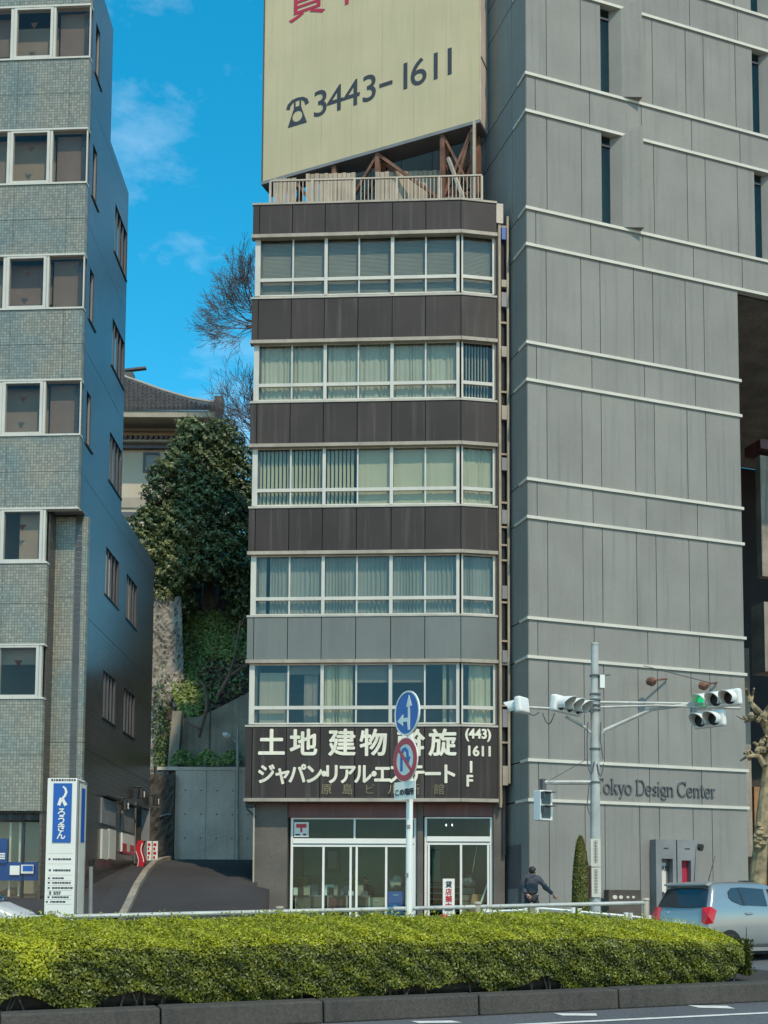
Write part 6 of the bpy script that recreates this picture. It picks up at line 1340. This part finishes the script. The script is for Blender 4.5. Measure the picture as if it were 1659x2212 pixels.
        mobj('mirror', [(2.28, s * .72, .98), (2.42, s * .72, .98), (2.40, s * .90, 1.0), (2.30, s * .90, 1.0), (2.28, s * .72, 1.10), (2.40, s * .72, 1.10), (2.38, s * .90, 1.10), (2.30, s * .90, 1.10)], CF, paint, t)
    vv = [(2.655, -.60, 1.04), (2.655, .60, 1.04), (2.07, .54, 1.40), (2.07, -.54, 1.40)]; vv = [(x + .03, y, z + .012) for x, y, z in vv]; vv += [(2.72, 0, 1.07), (2.12, 0, 1.445)]
    mobj('windscreen', vv, [(0, 4, 5, 3), (4, 1, 2, 5)], M['carglass'], t)
    for x in (.56, 2.78):
        for s in (-1, 1):
            ty = MB().tube([(x, s * .74, .275), (x, s * .56, .275)], [.272, .272], 24).build('wheel', M['rubber'], t); MB().tube([(x, s * .745, .275), (x, s * .70, .275)], [.18, .19], 18).build('rim', M['galv'], ty)
            ar = MB(); N = 16
            for j in range(N):
                a0_, a1_ = math.pi * j / N, math.pi * (j + 1) / N; ar.add([(x + r_ * math.cos(q_), s * yv, .275 + r_ * math.sin(q_)) for q_ in (a0_, a1_) for r_, yv in ((.0, .742), (.325, .742))], [(0, 1, 3, 2)])
            ar.build('wheel_arch', M['rubber'], t)
    mobj('underbody', [(.2, -.66, .14), (3.2, -.66, .14), (3.2, .66, .14), (.2, .66, .14), (.2, -.66, .3), (3.2, -.66, .3), (3.2, .66, .3), (.2, .66, .3)], CF, M['rubber'], t)
    MB().box(1.75, 1.95, -.1, .1, 1.505, 1.53).build('roof_fin', M['dark'], t)
    relink(t, Matrix.Translation(loc) @ Matrix.Rotation(R_(a), 4, 'Z')); return t
CA = 31.0; Yc_ = 21
pz = atY(1531, 1990, 20.3)                         # rear right corner of the silver car
Ra = Matrix.Rotation(R_(CA), 4, 'Z'); off = Ra @ Vector((.05, -.70, 0)); base = Vector((pz.x, pz.y, 0)) - off
make_car('parked_car', 'pale silver blue hatchback seen from behind at the end of the hedge', M['silver'], Vector((base.x, base.y, gz(base.y) + .0)), CA)
p2 = atY(62, 1975, 21.0)
make_car('white_car', 'white car of which only the windscreen and bonnet enter at the left edge', M['greycar'], Vector((p2.x - 3.2, 21.0, gz(21.0))), 4)
# ================================================================== PEOPLE (one skinned surface each)
def body(name, joints, edges, mt, parent, root=0):
    me = bpy.data.meshes.new(name); me.from_pydata([j[:3] for j in joints], edges, []); me.update(); o = bpy.data.objects.new(name, me); me.materials.append(mt)
    sk = o.modifiers.new('skin', 'SKIN'); sk.use_smooth_shade = True; None
    for i, j in enumerate(joints): sv = me.skin_vertices[0].data[i]; sv.radius = (j[3], j[4] if len(j) > 4 else j[3]); sv.use_root = (i == root)
    subd(o, 2); return link(o, parent, WM[parent.name])
def ellipsoid(name, mt, parent, c, r, n=14, m=10):
    vv = []; ff = []
    for i in range(m + 1):
        for k in range(n): a = math.pi * i / m; b_ = 2 * math.pi * k / n; vv.append((c[0] + r[0] * math.sin(a) * math.cos(b_), c[1] + r[1] * math.sin(a) * math.sin(b_), c[2] + r[2] * math.cos(a)))
    for i in range(m):
        for k in range(n): ff.append((i * n + k, (i + 1) * n + k, (i + 1) * n + (k + 1) % n, i * n + (k + 1) % n))
    return mobj(name, vv, ff, mt, parent, WM[parent.name], True)
def head(t, c, face):                              # face: unit vector in x,y the head looks along
    f = Vector((face[0], face[1], 0)).normalized(); s = Vector((-f.y, f.x, 0)); c = Vector(c)
    h = ellipsoid('head', M['skin'], t, c, (.078, .078, .108)); 
    for e in (-1, 1): ellipsoid('ear', M['skin'], h, c + s * e * .08 - Vector((0, 0, .01)), (.018, .018, .03), 8, 6); ellipsoid('eye', M['dark'], h, c + f * .072 + s * e * .03 + Vector((0, 0, .012)), (.010, .010, .008), 8, 6)
    ellipsoid('nose', M['skin'], h, c + f * .086 - Vector((0, 0, .015)), (.014, .014, .022), 8, 6); ellipsoid('mouth', M['maroon'], h, c + f * .072 - Vector((0, 0, .055)), (.02, .02, .006), 8, 6)
    ellipsoid('hair', M['hair'], t, c - f * .022 + Vector((0, 0, .028)), (.095, .095, .102)); return h
def hand(t, w, d):                                 # palm with four fingers and a thumb hanging along d
    w = Vector(w); d = Vector(d).normalized(); s = d.cross(Vector((0, 1, 0))).normalized(); n = s.cross(d); b = MB()
    b.tube([w, w + d * .05, w + d * .09], [.024, .036, .034], 8)
    for k, L in enumerate((.068, .078, .072, .056)): o = w + d * .085 + s * (k - 1.5) * .018; b.tube([o, o + d * L * .5 + n * .004, o + d * L * .85 + n * .02], [.010, .009, .007], 6)
    o = w + d * .03 + s * -.03; b.tube([o, o + d * .035 - s * .022, o + d * .065 - s * .024 + n * .01], [.011, .010, .008], 6); return b.build('hand', M['skin'], t, WM[t.name], True)
ph = atY(1148, 1975, 28.4)
pe_ = thing('person', 'person in a dark blue grey padded jacket walking past the concrete corner', 'person', (ph.x, 28.4, gz(28.4) + .13)); pzb = atY(1150, 1873, 28.4).z - gz(28.4) - .13; k_ = pzb / 1.70
J = [(0, 0, .93 * k_, .19, .16), (0, 0, 1.12 * k_, .19, .155), (.0, -.02, 1.30 * k_, .19, .14), (.01, -.02, 1.42 * k_, .13, .10), (.02, 0, 1.50 * k_, .06, .06), (-.19, -.02, 1.40 * k_, .085, .085), (-.25, -.06, 1.14 * k_, .07, .07), (-.15, -.20, .98 * k_, .055, .055), (.20, -.02, 1.38 * k_, .085, .085), (.36, -.02, 1.14 * k_, .066, .066), (.54, -.04, .97 * k_, .05, .05)]
jk = body('jacket', J, [(0, 1), (1, 2), (2, 3), (3, 4), (3, 5), (5, 6), (6, 7), (3, 8), (8, 9), (9, 10)], M['jacket'], pe_)
LJ = [(0, 0, .93 * k_, .15, .12), (-.09, 0, .86 * k_, .095, .095), (-.14, -.10, .48 * k_, .07, .07), (-.22, .05, .08, .05, .05), (-.16, -.10, .04, .045, .04), (.09, 0, .86 * k_, .095, .095), (.18, .0, .48 * k_, .07, .07), (.22, .05, .08, .05, .05), (.30, -.06, .04, .045, .04)]
body('trousers', LJ, [(0, 1), (1, 2), (2, 3), (3, 4), (0, 5), (5, 6), (6, 7), (7, 8)], M['trous'], pe_)
dm = jk.modifiers.new('folds', 'DISPLACE'); dt = bpy.data.textures.new('folds', 'CLOUDS'); dt.noise_scale = .12; dm.texture = dt; dm.strength = .05; dm.mid_level = .5
head(pe_, (.045, 0, 1.585 * k_), (.8, .6)); hand(pe_, (.55, -.04, .955 * k_), (.55, 0, -.55)); hand(pe_, (-.14, -.22, .965 * k_), (.6, -.2, -.6)); ellipsoid('hood', M['jacket'], pe_, (-.02, -.01, 1.44 * k_), (.14, .13, .09))
# ================================================================== SHOP INTERIOR
I = lambda u, v, y: (C.x(u, v, y), C.z(u, v, y)); fz = zg + .02
def ithing(nm, lab, cat, u, y, grp=None): return thing(nm, lab, cat, C.w(C.x(u, 1950, y), y, fz), -2.9, grp)
def desk(u0, u1, y, lab, m):
    t = ithing('office_desk', lab, 'desk', (u0 + u1) / 2, y, 'desks in the ground floor office'); x0, x1 = C.x(u0, 1940, y), C.x(u1, 1940, y); z = C.z(700, 1934, y)
    box('desk_top', M['mgrey'], t, C, x0, x1, y, y + .7, z - .04, z); box('modesty_panel', M[m], t, C, x0 + .06, x1 - .06, y - .02, y - .001, fz + .25, z - .05)
    for x in (x0 + .02, x1 - .06):
        for yy_ in (y + .02, y + .64): box('leg', M['galv'], t, C, x, x + .04, yy_, yy_ + .04, fz, z - .045)
    return z
zd_ = desk(636, 700, 1.55, 'cluttered office desk behind the left glass doors', 'brick'); desk(706, 752, 1.60, 'office desk with a brown front behind the second glass door', 'maroon'); desk(757, 800, 1.65, 'office desk behind the central pair of glass doors', 'brick')
rnd = random.Random(3)
def stack(u, y, w, h, m, lab, dz_=0.0, nm='paper_stack', cat='papers', g='papers piled on the office desks'):
    t = thing(nm, lab, cat, C.w(C.x(u, 1930, y), y, zd_ + dz_), -2.9 + rnd.uniform(-8, 8), g); x = C.x(u, 1930, y); n = 5
    for k in range(n): q = rnd.uniform(-.025, .025); box('sheet_bundle', M[m], t, C, x - w / 2 + q, x + w / 2 + q, y, y + .28, zd_ + dz_ + h * k / n + .001, zd_ + dz_ + h * (k + 1) / n - .002)
stack(650, 1.8, .30, .16, 'tan', 'low tan paper stack at the left end of the left desk'); stack(672, 1.95, .24, .34, 'ctrim', 'tall pale paper stack beside the first door post'); stack(690, 1.85, .2, .26, 'mgrey', 'grey file stack behind the first door post')
stack(712, 1.9, .26, .36, 'paper', 'tall white paper stack behind the second door', ); stack(731, 1.85, .3, .2, 'curt3', 'low green grey paper stack behind the middle of the second door'); stack(748, 1.95, .24, .32, 'mgrey', 'grey file stack near the central door post'); stack(782, 1.9, .36, .12, 'tan', 'low paper stack in front of the seated person')
for door, us in (('first glass door', (641, 653, 664, 681)), ('second glass door', (704, 719, 727, 741)), ('central glass doors', (762, 771, 779, 789))):
    for (cn_, mk), u in zip((('white', 'paper'), ('black', 'dark'), ('tan', 'tan'), ('dark grey', 'dgrey')), us):
        y = rnd.uniform(1.62, 1.9); w = rnd.uniform(.10, .24); h = rnd.uniform(.10, .34)
        t = thing('desk_clutter', '%s folder box on the office desk behind the %s' % (cn_, door), 'office clutter', C.w(C.x(u, 1930, y), y, zd_), -2.9, 'boxes and folders cluttering the office desks'); x = C.x(u, 1930, y); box('folder', M[mk], t, C, x - w / 2, x + w / 2, y - .3, y - .16, zd_ + .001, zd_ + h); box('lid', M[mk], t, C, x - w / 2 - .01, x + w / 2 + .01, y - .31, y - .15, zd_ + h + .001, zd_ + h + .025)
def cab(u0, u1, v0, y, m, lab, nm='filing_cabinet', cat='cabinet'):
    t = ithing(nm, lab, cat, (u0 + u1) / 2, y); x0, x1 = C.x(u0, 1900, y), C.x(u1, 1900, y); z1 = C.z(700, v0, y); bevel(box('cabinet_body', M[m], t, C, x0, x1, y, y + .5, fz, z1), .01)
    n = 3
    for k in range(n): za, zb2 = fz + .08 + (z1 - fz - .1) * k / n, fz + .05 + (z1 - fz - .1) * (k + 1) / n; box('drawer', M[m], t, C, x0 + .02, x1 - .02, y - .02, y - .003, za, zb2); box('handle', M['galv'], t, C, (x0 + x1) / 2 - .08, (x0 + x1) / 2 + .08, y - .04, y - .021, zb2 - .08, zb2 - .05)
cab(640, 668, 1893, 3.0, 'dgrey', 'dark shelf cabinet at the left rear of the office'); cab(796, 832, 1938, 1.7, 'tan', 'low cream cabinet under the seated person'); cab(838, 872, 1925, 1.3, 'blue', 'deep blue cupboard behind the right hand door', 'blue_cupboard', 'cupboard')
t = ithing('wrapped_bundle', 'pale crumpled plastic bundle on top of the deep blue cupboard', 'bundle', 855, 1.3)
zq = C.z(700, 1925, 1.3); x0 = C.x(840, 1900, 1.3); x1 = C.x(870, 1900, 1.3); q_ = ellipsoid('wrap', M['curt3'], t, (0, 0, 0), ((x1 - x0) * .48, .2, .24), 10, 8); 
for v in q_.data.vertices: v.co += Vector((random.uniform(-.10, .10), random.uniform(-.05, .05), random.uniform(-.12, .08)))
q_.matrix_basis = C.M @ Matrix.Translation(((x0 + x1) / 2, 1.5, zq + .24))
t = ithing('picture_frame', 'framed dark picture hanging on the green office wall', 'picture', 720, 4.7); x0, x1 = C.x(702, 1860, 4.7), C.x(735, 1860, 4.7); z0, z1 = C.z(720, 1885, 4.7), C.z(720, 1832, 4.7); box('frame', M['dark'], t, C, x0, x1, 4.66, 4.74, z0, z1); box('print', M['curt3'], t, C, x0 + .12, x1 - .12, 4.64, 4.657, z0 + .15, z1 - .1)
def plant(u, y, h, lab):
    t = ithing('office_plant', lab, 'plant', u, y); x = C.x(u, 1900, y); P0 = C.w(x, y, zd_); n = 160; a = rng.random(n) * 6.28; r_ = rng.random(n) * .28; zz3 = rng.random(n) * h
    tag(leaves('foliage', np.stack([P0.x + r_ * np.cos(a), P0.y + r_ * np.sin(a), zd_ + .15 + zz3], 1), np.stack([np.cos(a), np.sin(a), .6 + 0 * a], 1), .2, .3 + .3 * rng.random(n), M['ivy'], t, .35, .4), kind='stuff'); MB().tube([(x, y, zd_), (x, y, zd_ + .18)], [.1, .13], 10).build('pot', M['brick'], t, C.M)
plant(655, 2.3, .45, 'leafy plant behind the left desk'); plant(762, 2.3, .5, 'spiky plant beside the seated person')
x = C.x(790, 1900, 2.6); sp = C.w(x, 2.6, fz)
ps_ = thing('person', 'person in dark clothes sitting at a desk inside the ground floor office', 'person', sp, -2.9)
zh = C.z(790, 1893, 2.6) - fz; kk = zh / 1.22
J = [(0, 0, .48, .15, .13), (0, -.02, .70 * kk, .16, .12), (0, -.04, .88 * kk, .18, .12), (0, -.02, .98 * kk, .10, .09), (0, -.02, 1.04 * kk, .05, .05), (-.19, -.04, .94 * kk, .075, .075), (-.24, -.16, .72 * kk, .06, .06), (-.12, -.38, .72 * kk, .045, .045), (.19, -.04, .94 * kk, .075, .075), (.24, -.16, .72 * kk, .06, .06), (.12, -.38, .72 * kk, .045, .045), (-.09, -.38, .48, .08, .08), (-.09, -.42, .08, .05, .05), (.09, -.38, .48, .08, .08), (.09, -.42, .08, .05, .05)]
body('clothes', J, [(0, 1), (1, 2), (2, 3), (3, 4), (3, 5), (5, 6), (6, 7), (3, 8), (8, 9), (9, 10), (0, 11), (11, 12), (0, 13), (13, 14)], M['trous'], ps_); head(ps_, (0, -.03, 1.12 * kk), (-.3, -1)); hand(ps_, (-.11, -.39, .72 * kk), (.2, -1, -.1)); hand(ps_, (.11, -.39, .72 * kk), (-.2, -1, -.1))
st_ = thing('office_chair', 'plain office chair under the seated person', 'chair', sp, -2.9); b = MB().box(-.22, .22, -.2, .24, .38, .44).box(-.2, .2, .2, .25, .46, .8 * kk); b.build('seat', M['dark'], st_, WM[st_.name]); MB().tube([(0, 0, .0), (0, 0, .38)], .03, 8).box(-.25, .25, -.03, .03, 0, .04).box(-.03, .03, -.25, .25, .001, .041).build('leg', M['galv'], st_, WM[st_.name])
# second shop: board, crates, rods
t = ithing('notice_board', 'dark green board on the wall behind the right hand shopfront', 'board', 945, 3.0); x0, x1 = C.x(930, 1870, 3.0), C.x(953, 1870, 3.0); box('board', M['roomg'], t, C, x0 + .05, x1 - .05, 2.94, 2.99, C.z(940, 1905, 3), C.z(940, 1838, 3)); box('frame', M['dark'], t, C, x0, x1, 2.995, 3.04, C.z(940, 1908, 3), C.z(940, 1834, 3))
t = ithing('shelf_counter', 'grey shelved counter behind the right hand shopfront', 'counter', 955, 2.2); x0, x1 = C.x(928, 1930, 2.2), C.x(993, 1930, 2.2)
for k, v in enumerate((1915, 1928, 1941, 1954, 1967)): box('shelf', M['mgrey'], t, C, x0, x1, 2.2, 2.7, C.z(950, v + 2.5, 2.2), C.z(950, v, 2.2))
box('back_board', M['slab'], t, C, x0, x1, 2.71, 2.74, fz, C.z(950, 1915, 2.2)); box('upright', M['mgrey'], t, C, x0 - .05, x0 - .005, 2.2, 2.7, fz, C.z(950, 1915, 2.2)); box('upright', M['mgrey'], t, C, x1 + .005, x1 + .05, 2.2, 2.7, fz, C.z(950, 1915, 2.2))
t = ithing('leaning_board', 'brown wooden board leaning inside the right hand shopfront', 'board', 1020, .95); (xa, za), (xb, zb) = I(1013, 1955, .95), I(1028, 1925, .95); MB().add([(xa - .1, .9, fz), (xb + .28, .9, fz), (xb + .30, 1.2, za + .35), (xa + .12, 1.2, za + .35), (xa - .1, .93, fz), (xb + .28, .93, fz), (xb + .30, 1.23, za + .35), (xa + .12, 1.23, za + .35)], CF).build('panel', M['wood'], t, C.M)
t = ithing('leaning_rod', 'white rod leaning behind the glass at the right hand shopfront', 'rod', 1045, .85); (xa, za), (xb, zb) = I(1028, 1980, .8), I(1055, 1905, .85); MB().tube([(xa, .8, za), (xb, .85, zb)], .03, 6).build('shaft', M['white2'], t, C.M)
t = ithing('hanging_cord', 'thin pale cord hanging behind the right hand shopfront', 'cord', 1030, 1.3); MB().tube([(I(1033, 1812, 1.3)[0], 1.3, I(1033, 1812, 1.3)[1]), (I(1020, 1885, 1.3)[0], 1.3, I(1020, 1885, 1.3)[1])], .014, 5).build('line', M['rail'], t, C.M)
t = ithing('cloth_bag', 'grey cloth bag on the counter inside the right hand shopfront', 'bag', 1010, 1.8); q_ = ellipsoid('cloth', M['mgrey'], t, (0, 0, 0), (.27, .2, .17), 10, 8)
for v in q_.data.vertices: v.co += Vector((random.uniform(-.08, .08), random.uniform(-.05, .05), random.uniform(-.09, .07)))
q_.matrix_basis = C.M @ Matrix.Translation((*[I(1012, 1905, 1.8)[0]], 1.8, I(1012, 1905, 1.8)[1]))
t = ithing('side_crate', 'brown crate below the cloth bag inside the right hand shopfront', 'crate', 1010, 1.7); x0, x1 = C.x(998, 1940, 1.7), C.x(1026, 1940, 1.7); zt3 = I(1012, 1916, 1.7)[1]
for k in range(6): box('slat', M['brnbl'], t, C, x0, x1, 1.7, 2.1, fz + (zt3 - fz) * k / 6, fz + (zt3 - fz) * (k + .86) / 6)
# poster stuck inside the transom, banner stand, cone
x0, z1 = C.px(635.5, 1776, GY + .07); x1, z0 = C.px(667, 1808, GY + .07)
po = thing('window_poster', 'white poster with a red T shaped print in the shop transom', 'poster', C.w((x0 + x1) / 2, GY + .07, z0), -2.9); box('sheet', M['paper'], po, C, x0, x1, GY + .06, GY + .068, z0, z1); w_ = x1 - x0; h_ = z1 - z0
MB().box(x0 + .14 * w_, x0 + .84 * w_, GY + .052, GY + .058, z0 + .62 * h_, z0 + .88 * h_).box(x0 + .42 * w_, x0 + .56 * w_, GY + .052, GY + .058, z0 + .32 * h_, z0 + .62 * h_).build('red_print', M['sred'], po, C.M); MB().box(x0 + .1 * w_, x0 + .4 * w_, GY + .052, GY + .058, z0 + .1 * h_, z0 + .2 * h_).box(x0 + .62 * w_, x0 + .82 * w_, GY + .052, GY + .058, z0 + .1 * h_, z0 + .22 * h_).build('black_print', M['ink'], po, C.M)
yb_ = -.5; x0, z1 = C.px(956.5, 1898, yb_); x1, z0 = C.px(982, 1990, yb_)
bn = thing('banner_stand', 'white upright sign with red vertical lettering before the right hand shopfront', 'sign', C.w((x0 + x1) / 2, yb_, gz(34.5)), -2.9); box('board', M['swhite'], bn, C, x0, x1, yb_, yb_ + .04, gz(34.5) + .13, z1); zz4 = lambda v: C.z(970, v, yb_)
for i, ch in enumerate('貸店舗中'): text('lettering', ch, M['sred'] if i else M['ink'], bn, C, (x0 + x1) / 2, yb_ - .004, zz4(1916 + i * 15.5), .21, .005, .002, 'CENTER')
box('base_print', M['dgrey'], bn, C, x0 + .05, x1 - .05, yb_ - .006, yb_ - .001, zz4(1968), zz4(1965)); box('foot', M['dgrey'], bn, C, x0 - .05, x1 + .05, yb_ - .12, yb_ + .16, gz(34.5) + .10, gz(34.5) + .15)
cn = thing('traffic_cone', 'red cone on the pavement below the white banner sign', 'cone', C.w(C.x(965, 1985, -1.2), -1.2, gz(33.8)), 0); c_ = C.w(C.x(959, 1985, -1.2), -1.2, 0); zt5 = C.z(959, 1975, -1.2)
MB().tube([(c_.x, c_.y, gz(33.8) + .13), (c_.x, c_.y, zt5)], [.16, .09], 12).box(c_.x - .18, c_.x + .18, c_.y - .18, c_.y + .18, gz(33.8) + .12, gz(33.8) + .16).build('cone_body', M['sred'], cn)
